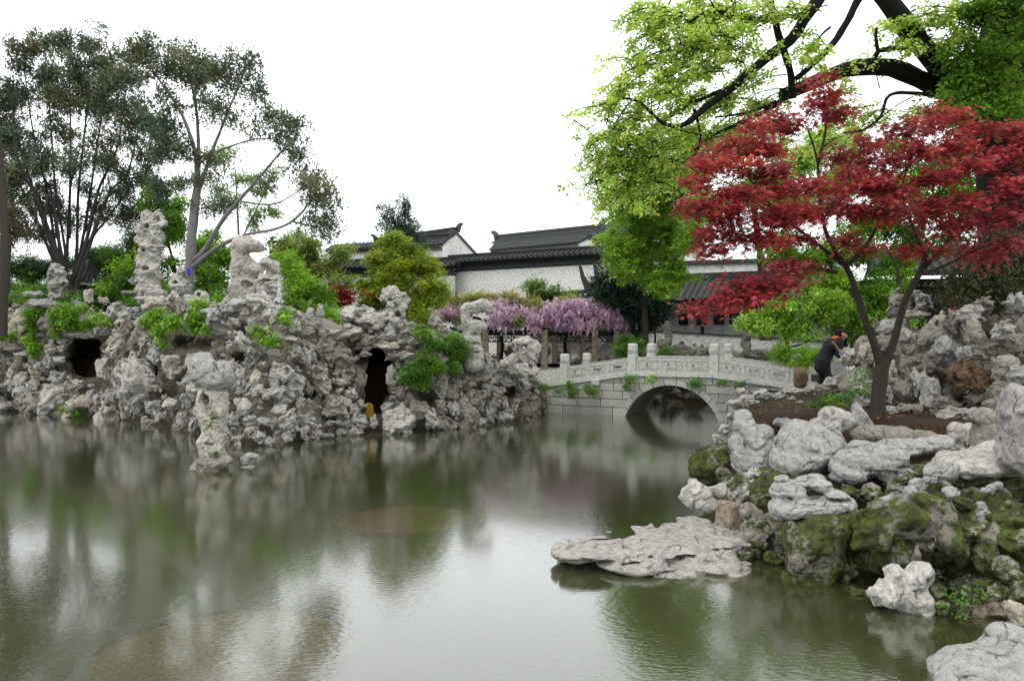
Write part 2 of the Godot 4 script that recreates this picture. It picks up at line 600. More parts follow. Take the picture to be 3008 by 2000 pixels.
# ---------- foliage ----------
# a sprig: COUNT leaves of length LEN round a short twig. KIND: oval, maple, fan, needle, petal
func sprig(kind: String, count: int, spread: float, length: float, s: int) -> ArrayMesh:
	var r := RandomNumberGenerator.new()
	r.seed = s
	var g := G.new()
	for k in count:
		var base := Vector3(r.randfn(), r.randfn() * 0.5, r.randfn()) * spread * 0.5
		if kind == "needle":
			base = Vector3(r.randfn(), r.randfn(), r.randfn()) * spread * 0.42
		if kind == "petal":
			base = Vector3(r.randfn() * 0.28 * (1.0 - float(k) / count), -1.9 * float(k) / count, r.randfn() * 0.28 * (1.0 - float(k) / count)) * spread
		var a := r.randf() * TAU
		var tilt := r.randf_range(-0.75, 0.35) if kind != "maple" else r.randf_range(-0.45, 0.1)
		var dir := Vector3(cos(a) * cos(tilt), sin(tilt), sin(a) * cos(tilt))
		if kind == "needle":
			dir = (base.normalized() * 0.8 + Vector3(0, 0.8, 0) + Vector3(r.randfn(), r.randfn(), r.randfn()) * 0.5).normalized()
		var side := dir.cross(Vector3.UP if absf(dir.y) < 0.9 else Vector3.RIGHT).normalized().rotated(dir, r.randf_range(-0.7, 0.7))
		var nn := side.cross(dir).normalized()
		if nn.y < 0.0:
			nn = -nn
		var l := length * r.randf_range(0.75, 1.25)
		g.tint = Color.WHITE.darkened(r.randf() * 0.22)
		if kind == "maple":
			for q in 5:
				var b := (q - 2) * 0.62
				var lobe := dir.rotated(nn, b)
				var ss := side.rotated(nn, b)
				var ll: float = l * [0.55, 0.85, 1.0, 0.85, 0.55][q]
				leaf_face(g, [base, base + lobe * ll * 0.45 + ss * ll * 0.13, base + lobe * ll - nn * ll * 0.12, base + lobe * ll * 0.45 - ss * ll * 0.13], nn)
		elif kind == "fan":
			leaf_face(g, [base, base + dir * l * 0.7 + side * l * 0.55, base + dir * l + side * l * 0.15, base + dir * l - side * l * 0.2, base + dir * l * 0.66 - side * l * 0.55], nn)
		elif kind == "needle":
			leaf_face(g, [base - side * l * 0.14, base + dir * l * 0.5 + side * l * 0.2, base + dir * l, base + dir * l * 0.4 - side * l * 0.22], nn)
		elif kind == "petal":
			leaf_face(g, [base - side * l * 0.4, base + dir * l * 0.5, base + side * l * 0.4, base - dir * l * 0.45], nn)
		else:
			leaf_face(g, [base, base + dir * l * 0.45 + side * l * 0.25, base + dir * l - nn * l * 0.12, base + dir * l * 0.45 - side * l * 0.25], nn)
	return g.mesh()

func leaf_face(g: G, p: Array, nn: Vector3) -> void:
	var first := g.v.size()
	for q in p:
		g.vert(q, nn)
	for k in range(1, p.size() - 1):
		g.face(first, first + k, first + k + 1)

func scatter(called: String, mesh: Mesh, m: Material, xf: Array, col: Array, parent: Node3D) -> MultiMeshInstance3D:
	var mm := MultiMesh.new()
	mm.transform_format = MultiMesh.TRANSFORM_3D
	mm.use_colors = true
	mm.mesh = mesh
	mm.instance_count = xf.size()
	for k in xf.size():
		mm.set_instance_transform(k, xf[k])
		mm.set_instance_color(k, col[k])
	var o := MultiMeshInstance3D.new()
	o.multimesh = mm
	o.material_override = m
	o.name = called
	parent.add_child(o, true)
	stuff(o)
	return o

func mesh_area(m: ArrayMesh) -> float:
	var a := m.surface_get_arrays(0)
	var v: PackedVector3Array = a[Mesh.ARRAY_VERTEX]
	var i: PackedInt32Array = a[Mesh.ARRAY_INDEX]
	var s := 0.0
	for k in range(0, i.size(), 3):
		s += (v[i[k + 1]] - v[i[k]]).cross(v[i[k + 2]] - v[i[k]]).length() / 2.0
	return s

# CLUMPS: [column, row, distance, half width, half height] as sighted. Each becomes an ellipsoid filled with tufts of sprigs. Returns the tuft centres, for twigs to reach.
func crown(called: String, parent: Node3D, clumps: Array, mesh: Mesh, m: Material, cover: float, cols: Array, o := {}) -> Array:
	var r := RandomNumberGenerator.new()
	r.seed = int(o.get("seed", 1))
	var tuft: float = o.get("tuft", 0.32)
	var flatness: float = o.get("flat", 0.75)
	var deep: float = o.get("deep", 0.9)
	var shell: float = o.get("shell", 0.45)
	var fill: float = o.get("fill", 1.0)
	var smin: float = o.get("smin", 0.7)
	var hang: float = o.get("hang", 0.0)
	var xf := []
	var col := []
	var ends := []
	cover = o.get("cover", cover)
	var each := mesh_area(mesh) * 0.5 * 0.40
	var gain: float = o.get("gain", 1.4 if m == M.leaf or m == M.needle else 1.0)
	for c in clumps:
		var at := P(c[0], c[1], c[2])
		var h := Vector3(c[3], c[4], 0.0) / F * float(c[2])
		h.z = (h.x + h.y) * 0.5 * deep
		var count := clampi(int(fill * h.x * h.y * h.z / pow(tuft * 0.62, 3.0) * 1.1), 7, 90)
		var total := cover * PI * h.x * h.y / each
		for q in count:
			var dir := Vector3(r.randfn(), r.randfn(), r.randfn()).normalized()
			var rad := pow(r.randf(), shell)
			var tc := at + dir * h * rad
			ends.append(tc)
			var size := tuft * r.randf_range(0.6, 1.25)
			var shade: Color = cols[r.randi() % cols.size()]
			shade = shade * r.randf_range(0.75, 1.2) * gain
			var strand: float = o.get("strand", 0.0)
			var path := []
			if strand > 0.0:
				var from: Vector3 = o.get("root", Vector3(0, 6, -11))
				var away := (tc - from) * Vector3(1, 0.25, 1)
				away = (away.normalized() * 0.8 + Vector3(r.randfn(), r.randfn() * 0.45 + 0.1, r.randfn()) * 0.75).normalized()
				var sl := strand * r.randf_range(0.5, 1.2)
				var pp := tc - away * sl * 0.45
				for e in 6:
					path.append(pp)
					pp += away * sl / 5.0
					away = (away + Vector3(0, -0.22, 0)).normalized()
				o.lines.append(path)
			var n := int(total / count * pow(size / tuft, 2.0) + r.randf())
			for k in n:
				var d := Vector3(r.randfn(), r.randfn() * flatness, r.randfn()) * size * 0.42
				if strand > 0.0:
					var u := r.randf() * 4.99
					d = path[int(u)].lerp(path[int(u) + 1], u - int(u)) - tc + Vector3(r.randfn(), r.randfn() - 0.3, r.randfn()) * 0.035
				elif hang > 0.0:
					d.y -= absf(r.randfn()) * hang
				var b := Basis(Vector3.UP, r.randf() * TAU) * Basis(Vector3.RIGHT, r.randfn() * 0.35) * Basis(Vector3.BACK, r.randfn() * 0.35)
				xf.append(Transform3D(b.scaled(Vector3.ONE * r.randf_range(smin, o.get("smax", 1.25))), tc + d))
				var cc := shade * r.randf_range(0.72, 1.25)
				col.append(Color(minf(cc.r, 1.0), minf(cc.g, 1.0), minf(cc.b, 1.0)))
	scatter(called, mesh, m, xf, col, parent)
	return ends

# a limb through sighted points [column, row, distance], from radius R0 to R1; returns its places, for twigs
func limb(g: G, pts: Array, r0: float, r1: float, sides := 7, lump := 0.06) -> Array:
	var cv := Curve3D.new()
	var q := []
	for p in pts:
		q.append(P(p[0], p[1], p[2]) if p is Array else p)
	for k in q.size():
		var t: Vector3 = (q[mini(k + 1, q.size() - 1)] - q[maxi(k - 1, 0)]) / 6.0
		cv.add_point(q[k], -t, t)
	var far := cv.get_baked_length()
	var steps := maxi(3, int(far / maxf(0.10, r0 * 1.6)))
	steps = mini(steps, 26)
	var path := []
	var rad := []
	for k in steps + 1:
		var u := float(k) / steps
		path.append(cv.sample_baked(u * far))
		rad.append(lerpf(r0, r1, pow(u, 0.85)) * (1.0 + 0.05 * sin(k * 2.3)))
	g.tube(path, rad, sides, lump)
	return path

# thin twigs from the nearest place on the limbs to each tuft
func twigs(g: G, from: Array, ends: Array, share: float, r0: float, s: int, sag := 0.12) -> void:
	var r := RandomNumberGenerator.new()
	r.seed = s
	var grown := from.duplicate()
	for e in ends:
		if r.randf() > share:
			continue
		var best: Vector3 = grown[0]
		var bd := 1e9
		for p in grown:
			var d: float = (p - e).length_squared() + (3.0 if p.y > e.y + 0.5 else 0.0)
			if d < bd:
				bd = d
				best = p
		var l: float = (e - best).length()
		if l < 0.08:
			continue
		var mid: Vector3 = best.lerp(e, 0.5) + Vector3(r.randfn(), r.randfn() + sag * 6.0, r.randfn()) * l * 0.08
		var rr := r0 * clampf(l, 0.35, 1.5)
		g.tube([best, best.lerp(mid, 0.55) + Vector3(r.randfn(), r.randfn(), r.randfn()) * l * 0.03, mid, mid.lerp(e, 0.6) + Vector3(r.randfn(), r.randfn(), r.randfn()) * l * 0.03, e], [rr, rr * 0.85, rr * 0.65, rr * 0.45, rr * 0.22], 5, 0.0, false)
		grown.append(mid)
		grown.append(e)
# ---------- stones ----------
var lib := {}

func library() -> void:
	var r := RandomNumberGenerator.new()
	r.seed = 77
	lib.karst = []
	lib.block = []
	lib.slab = []
	for k in 9:
		var b := [[Vector3.ZERO, Vector3(0.74, 0.74, 0.7)]]
		for q in 5:
			var a := TAU * q / 5.0 + r.randf()
			b.append([Vector3(cos(a) * 0.5, sin(a) * 0.5, r.randf_range(-0.3, 0.45)), Vector3(r.randf_range(0.22, 0.46), r.randf_range(0.22, 0.5), r.randf_range(0.3, 0.5))])
		var h := []
		for q in 6:
			var a := r.randf() * TAU
			h.append([Vector3(cos(a) * r.randf_range(0.2, 0.75), sin(a) * r.randf_range(0.2, 0.75), 0.55 if q < 4 else -0.55), Vector3(r.randf_range(0.10, 0.26), r.randf_range(0.10, 0.30), r.randf_range(0.2, 0.5))])
		lib.karst.append(rock(b, h, 100 + k * 17, 0.062, {"pit": 0.26, "pitf": 1.5, "rough": 0.13, "roughf": 2.2, "ridge": 0.24, "ridgef": 1.2, "cuts": 9, "cutmin": 0.55, "k": 0.05, "ledge": 0.10, "ledgef": 3.0}))
	for k in 5:
		var b := [[Vector3.ZERO, Vector3(0.9, 0.75, 0.75)], [Vector3(r.randf_range(-0.4, 0.4), 0.25, r.randf_range(-0.2, 0.3)), Vector3(0.45, 0.6, 0.5)], [Vector3(r.randf_range(-0.6, 0.6), -0.2, 0.2), Vector3(0.4, 0.4, 0.5)]]
		lib.block.append(rock(b, [], 300 + k * 13, 0.07, {"pit": 0.10, "pitf": 1.0, "rough": 0.14, "roughf": 1.4, "ridge": 0.20, "ridgef": 0.7, "cuts": 10, "k": 0.08, "crack": 0.10, "crackf": 0.8}))
	for k in 4:
		var b := [[Vector3.ZERO, Vector3(0.95, 0.62, 0.8)], [Vector3(r.randf_range(-0.5, 0.5), 0.2, 0.1), Vector3(0.6, 0.5, 0.6)]]
		lib.slab.append(rock(b, [], 500 + k * 19, 0.07, {"pit": 0.12, "pitf": 1.2, "rough": 0.12, "roughf": 1.2, "ridge": 0.3, "ridgef": 0.8, "cuts": 8, "ledge": 0.16, "ledgef": 3.2, "crack": 0.12, "crackf": 0.8}))

func mossy_library() -> void:
	lib.mossy = []
	for k in 4:
		lib.mossy.append(rock([[Vector3.ZERO, Vector3(0.85, 0.75, 0.8)], [Vector3(0.35 - 0.2 * k, 0.25, 0.2), Vector3(0.5, 0.5, 0.45)], [Vector3(-0.4, -0.2, 0.3), Vector3(0.45, 0.4, 0.4)]], [], 700 + k * 11, 0.07, {"pit": 0.16, "pitf": 1.2, "rough": 0.14, "roughf": 1.4, "ridge": 0.22, "ridgef": 0.8, "cuts": 7, "k": 0.1, "moss": 0.58 + 0.10 * k, "mossk": 4.5}))

# one stone of the library, by sighting: half width and half height as seen, leaning by LEAN degrees
func lib_stone(parent: Node3D, kind: String, pick: int, at: Vector3, half: Vector3, turn: float, lean: float, m: Material, called := "rock") -> MeshInstance3D:
	var b := Basis(Vector3.BACK, deg_to_rad(lean)) * Basis.from_scale(half) * Basis(Vector3.UP, turn)
	return put(called, lib[kind][pick % lib[kind].size()], m, parent, Transform3D(b, at))

# a stone of its own, shaped from blobs and hollows sighted at distance D: [column, row, half width, half height, (nearer by, half depth)]
func stone_mesh(origin: Vector3, d: float, blobs: Array, holes: Array, s: int, cell_px: float, o := {}) -> ArrayMesh:
	var bb := []
	var hh := []
	var k := d / F
	for list in [blobs, holes]:
		for b in list:
			var c := P(b[0], b[1], d) - origin
			c.z += b[4] if b.size() > 4 else 0.0
			var rz: float = b[5] if b.size() > 5 else (b[2] + b[3]) * 0.42 * k
			(bb if list == blobs else hh).append([c, Vector3(b[2] * k, b[3] * k, rz)])
	var w: float = 0.0
	for b in bb:
		w = maxf(w, b[1].y + b[1].x)
	var oo := {"size": w, "pit": 0.10 * w, "pitf": 1.5 / w, "rough": 0.10 * w, "roughf": 1.3 / w, "k": 0.08 * w, "cuts": 0, "ridge": 0.05 * w, "ridgef": 0.9 / w, "crackf": 0.7 / w, "strataf": 5.0}
	oo.merge(o, true)
	return rock(bb, hh, s, cell_px * 1.18 * k, oo)

func stone(called: String, label: String, d: float, blobs: Array, holes: Array, s: int, cell_px: float, m: StandardMaterial3D, o := {}, group := "") -> MeshInstance3D:
	var low := -1e9
	var mid := 0.0
	for b in blobs:
		low = maxf(low, b[1] + b[3])
		mid += b[0] / blobs.size()
	var origin := P(mid, low, d)
	o = o.duplicate()
	if m == M.pale and not o.has("dark"):
		o.dark = Color(0.68, 0.665, 0.64)
	o.mossk = 1.0 / m.albedo_color.srgb_to_linear().g
	var e := put(called, stone_mesh(origin, d, blobs, holes, s, cell_px, o), m)
	e.position = origin
	tag(e, label, o.get("category", "rock"), group)
	return e

const SHORE := [[-420, 19.6], [-200, 19.3], [0, 18.86], [250, 17.8], [430, 16.2], [560, 14.6], [680, 12.9], [780, 12.75], [860, 13.0], [1000, 14.2], [1270, 14.8], [1440, 16.0], [1600, 17.9]]
const CREST := [[-420, 905], [0, 915], [80, 885], [250, 900], [340, 915], [420, 885], [700, 880], [830, 890], [890, 930], [940, 962], [1110, 955], [1220, 955], [1300, 945], [1345, 985], [1450, 1060], [1500, 1062], [1570, 1090], [1600, 1110]]
# mouths of the grotto: column, row, half width, half height, how deep
const CAVES := [[242, 1052, 52, 68, 4.0], [1105, 1122, 38, 108, 4.0], [440, 1080, 12, 46, 1.2], [898, 1163, 24, 15, 1.2], [953, 1198, 13, 42, 1.2], [1050, 1035, 24, 40, 0.8], [560, 1010, 60, 26, 0.5], [700, 1060, 18, 24, 0.6], [1250, 1160, 24, 30, 0.5], [1500, 1150, 20, 30, 0.6]]

func along(table: Array, x: float) -> float:
	for k in range(1, table.size()):
		if x <= table[k][0]:
			var u: float = (x - table[k - 1][0]) / float(table[k][0] - table[k - 1][0])
			return lerpf(table[k - 1][1], table[k][1], clampf(u, 0.0, 1.0))
	return table[-1][1]

func cliff_d(px: float, py: float) -> float:
	var d := along(SHORE, px)
	var y := EYE - (py - 1000.0) / F * d
	return d + 0.26 * y

func in_cave(px: float, py: float, grow := 1.0) -> float:
	var best := 9.0
	for c in CAVES:
		best = minf(best, Vector2((px - c[0]) / (c[2] * grow), (py - c[1]) / (c[3] * grow)).length())
	return best

func left_rockery() -> void:
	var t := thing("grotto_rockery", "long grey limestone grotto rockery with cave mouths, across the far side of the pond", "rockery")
	# the mass behind the stones, with its caves, coloured darker as crevice shade
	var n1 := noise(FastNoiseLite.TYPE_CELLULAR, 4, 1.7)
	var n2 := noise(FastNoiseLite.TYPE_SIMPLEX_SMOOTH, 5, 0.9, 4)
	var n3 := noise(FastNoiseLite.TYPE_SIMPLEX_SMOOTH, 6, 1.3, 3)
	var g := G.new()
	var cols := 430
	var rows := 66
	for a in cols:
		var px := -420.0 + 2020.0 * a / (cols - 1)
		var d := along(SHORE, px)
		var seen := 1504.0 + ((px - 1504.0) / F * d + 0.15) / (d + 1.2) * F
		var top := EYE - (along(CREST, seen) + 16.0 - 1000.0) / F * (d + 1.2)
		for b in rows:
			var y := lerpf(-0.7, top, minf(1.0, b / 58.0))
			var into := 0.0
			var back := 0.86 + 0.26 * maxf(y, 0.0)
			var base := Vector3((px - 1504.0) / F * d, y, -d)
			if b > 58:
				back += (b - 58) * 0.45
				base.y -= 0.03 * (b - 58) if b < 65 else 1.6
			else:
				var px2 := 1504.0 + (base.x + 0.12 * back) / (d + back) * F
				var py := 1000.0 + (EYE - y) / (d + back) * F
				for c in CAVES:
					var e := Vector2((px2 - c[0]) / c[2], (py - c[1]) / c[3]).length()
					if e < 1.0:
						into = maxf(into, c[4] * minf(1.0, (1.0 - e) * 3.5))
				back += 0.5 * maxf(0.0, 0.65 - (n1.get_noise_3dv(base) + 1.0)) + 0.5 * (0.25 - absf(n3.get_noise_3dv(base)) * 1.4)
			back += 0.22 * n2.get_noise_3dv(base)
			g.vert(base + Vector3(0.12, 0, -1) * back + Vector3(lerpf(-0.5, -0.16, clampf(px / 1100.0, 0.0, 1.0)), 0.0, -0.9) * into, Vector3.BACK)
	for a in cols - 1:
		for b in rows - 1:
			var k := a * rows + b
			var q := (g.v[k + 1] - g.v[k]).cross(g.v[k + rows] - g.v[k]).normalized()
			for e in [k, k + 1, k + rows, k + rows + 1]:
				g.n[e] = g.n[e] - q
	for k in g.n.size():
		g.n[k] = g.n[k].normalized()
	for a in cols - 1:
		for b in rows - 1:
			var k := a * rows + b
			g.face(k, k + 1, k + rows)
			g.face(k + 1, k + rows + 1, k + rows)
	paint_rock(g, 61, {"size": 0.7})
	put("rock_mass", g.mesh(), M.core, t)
	# stones the photograph lets one pick out: column, row, half width, half height, kind, material, lean
	var key := [
		[86, 863, 36, 15, "slab", "rock", 4], [132, 892, 62, 20, "slab", "rock", -6], [222, 896, 38, 17, "karst", "rock", 0], [262, 868, 21, 40, "block", "rock", 3], [302, 882, 24, 15, "karst", "rock", 0],
		[372, 858, 32, 10, "slab", "pale", 2], [396, 826, 27, 14, "karst", "rock", -8], [432, 880, 58, 17, "slab", "rock", -3], [372, 925, 36, 27, "karst", "rock", 0], [508, 880, 30, 20, "block", "rock", 0],
		[632, 897, 24, 18, "karst", "rock", 0], [705, 893, 48, 22, "block", "rock", 0], [743, 942, 22, 20, "block", "pale", 0], [800, 925, 46, 44, "karst", "rock", 0], [846, 950, 17, 40, "block", "rock", -6], [690, 945, 13, 30, "slab", "rock", 60],
		[722, 1012, 30, 58, "karst", "rock", 38], [838, 995, 48, 16, "slab", "rock", -6], [906, 977, 36, 17, "block", "dim", 5], [970, 978, 42, 12, "slab", "rock", 8], [1023, 985, 58, 24, "slab", "rock", 20], [1075, 1005, 52, 22, "slab", "dim", 24],
		[1144, 978, 32, 28, "karst", "rock", 0], [1203, 968, 34, 13, "block", "rock", -28], [1276, 944, 25, 26, "karst", "rock", 10], [1214, 998, 32, 24, "block", "rock", 0], [1180, 1043, 54, 14, "slab", "rock", 0], [1122, 1014, 58, 22, "slab", "rock", -2], [1068, 1040, 26, 16, "slab", "dim", 0],
		[803, 1036, 28, 17, "karst", "rock", 0], [707, 1096, 22, 30, "block", "rock", 0], [751, 1122, 25, 46, "block", "rock", -8], [822, 1095, 46, 52, "karst", "rock", 0], [812, 1150, 42, 30, "karst", "rock", 0], [824, 1203, 38, 26, "block", "rock", 8], [944, 1098, 38, 34, "block", "rock", 0], [988, 1122, 38, 18, "slab", "rock", 0],
		[1030, 1158, 34, 22, "karst", "rock", 0], [880, 1186, 15, 36, "karst", "rock", 0], [1037, 1205, 24, 30, "block", "pale", 12], [1099, 1240, 20, 24, "karst", "rock", 0], [913, 1251, 27, 11, "slab", "pale", -10], [966, 1244, 30, 12, "slab", "pale", 14], [948, 1279, 37, 12, "slab", "pale", 0], [856, 1266, 32, 17, "slab", "pale", 10],
		[775, 1236, 32, 20, "block", "rock", -16], [758, 1280, 25, 20, "karst", "rock", 0], [690, 1288, 22, 14, "slab", "rock", 0], [1137, 1200, 32, 28, "block", "rock", 0], [1180, 1150, 26, 32, "block", "dim", 0], [1225, 1205, 45, 42, "block", "dim", 0], [1270, 1240, 36, 20, "karst", "rock", 0],
		[268, 1162, 18, 36, "block", "pale", 6], [331, 1160, 28, 38, "block", "pale", -10], [406, 1168, 36, 22, "slab", "rock", -8], [444, 1198, 38, 32, "block", "rock", 6], [502, 1190, 34, 26, "block", "rock", -6], [548, 1180, 30, 40, "karst", "pale", 0], [528, 1256, 32, 22, "karst", "dim", 0], [226, 1126, 24, 22, "karst", "rock", 0],
		[148, 1025, 34, 22, "karst", "rock", 0], [176, 1055, 26, 16, "block", "rock", 0], [60, 1042, 28, 16, "slab", "rock", 0], [20, 1010, 30, 20, "karst", "rock", 0], [245, 985, 70, 20, "slab", "dim", 2], [306, 1080, 30, 60, "block", "rock", 4], [165, 1110, 28, 32, "karst", "rock", 0], [345, 985, 24, 30, "karst", "rock", 0],
		[400, 1080, 24, 50, "block", "rock", 0], [500, 1075, 48, 50, "block", "rock", 0], [560, 1120, 40, 36, "karst", "rock", 0], [620, 1130, 36, 50, "karst", "rock", 0], [660, 1190, 30, 36, "block", "rock", 0], [1340, 1085, 34, 28, "karst", "rock", 0], [1420, 1080, 44, 24, "karst", "rock", 4],
		[1480, 1120, 40, 24, "slab", "rock", -10], [1400, 1160, 42, 30, "karst", "dim", 0], [1384, 1180, 36, 18, "slab", "pale", 6], [1330, 1150, 36, 40, "block", "dim", 0], [1450, 1190, 36, 34, "karst", "dim", -14], [1540, 1160, 30, 26, "karst", "dim", 0], [1560, 1110, 30, 18, "karst", "rock", 0], [1480, 1225, 34, 20, "karst", "rock", 0],
		[1410, 1238, 34, 20, "block", "rock", 0], [1540, 1210, 30, 18, "karst", "dim", 0], [1510, 1085, 34, 24, "karst", "rock", 0], [1300, 1000, 30, 24, "karst", "rock", 0], [1265, 1090, 40, 30, "karst", "dim", 0], [1300, 1060, 26, 22, "block", "rock", 0], [1230, 1070, 30, 24, "slab", "rock", 0], [1150, 1100, 22, 50, "block", "rock", -4], [1060, 1110, 20, 50, "karst", "dim", 4],
	]
	var r := RandomNumberGenerator.new()
	r.seed = 5
	var taken_px := []
	for q in key:
		var d := cliff_d(q[0], q[1]) - 0.02
		if q[5] == "rock":
			q[5] = ["rock", "rock", "warm", "ash"][r.randi() % 4]
		var k: float = d / F
		lib_stone(t, q[4], r.randi() % 9, P(q[0], q[1], d), Vector3(q[2] * k, q[3] * k, maxf(minf(q[2], q[3]), (q[2] + q[3]) * 0.42) * k), r.randf_range(-0.6, 0.6), q[6], M[q[5]])
		taken_px.append(Vector3(q[0], q[1], minf(q[2], q[3])))
	# the smaller stones packed between them
	var made := 0
	var tries := 0
	while made < 196 and tries < 6000:
		tries += 1
		var px := r.randf_range(-190.0, 1575.0)
		var top := along(CREST, px)
		var foot := 1000.0 + EYE * F / along(SHORE, px)
		var py := lerpf(top - 6.0, foot - 4.0, pow(r.randf(), 0.85))
		if in_cave(px, py) < 1.12:
			continue
		var size := r.randf_range(15.0, 38.0)
		if made < 34:
			size = r.randf_range(44.0, 66.0)
		var free := true
		for q in taken_px:
			if Vector2(q.x - px, q.y - py).length() < (q.z + size) * 0.46:
				free = false
				break
		if not free or in_cave(px, py) < 1.0 + size / 75.0:
			continue
		taken_px.append(Vector3(px, py, size))
		made += 1
		var d := cliff_d(px, py) + r.randf_range(-0.05, 0.25)
		var k := d / F * size
		var kind: String = ["karst", "karst", "karst", "block", "slab"][r.randi() % 5]
		var mm: String = ["rock", "rock", "warm", "dim", "pale", "warm", "ash"][r.randi() % 7]
		lib_stone(t, kind, r.randi() % 9, P(px, py, d), Vector3(k * r.randf_range(0.7, 1.35), k * r.randf_range(0.75, 1.7), k * r.randf_range(1.0, 1.5)), r.randf_range(-0.7, 0.7) if kind == "karst" else r.randf() * TAU, r.randf_range(-40, 40) + (180.0 if r.randf() < 0.4 else 0.0), M[mm])
	small_rocks(t)

func small_rocks(t: Node3D) -> void:
	var r := RandomNumberGenerator.new()
	r.seed = 19
	var xf := []
	var col := []
	while xf.size() < 900:
		var px := r.randf_range(-200.0, 1585.0)
		var foot := 1000.0 + EYE * F / along(SHORE, px)
		var py := lerpf(along(CREST, px) - 4.0, foot + 2.0, r.randf())
		if in_cave(px, py) < 1.05:
			continue
		var d := cliff_d(px, py) + r.randf_range(-0.12, 0.22)
		var k := d / F * r.randf_range(6.0, 15.0)
		xf.append(Transform3D(Basis.from_euler(Vector3(r.randf() * TAU, r.randf() * TAU, r.randf() * TAU)).scaled(Vector3(k * r.randf_range(0.8, 1.5), k * r.randf_range(0.6, 1.2), k)), P(px, py, d)))
		var v := r.randf_range(0.70, 1.0)
		col.append(Color(v, v * 0.985, v * r.randf_range(0.88, 0.97)))
	scatter("small_rocks", lib.karst[3], M.rock, xf, col, t)

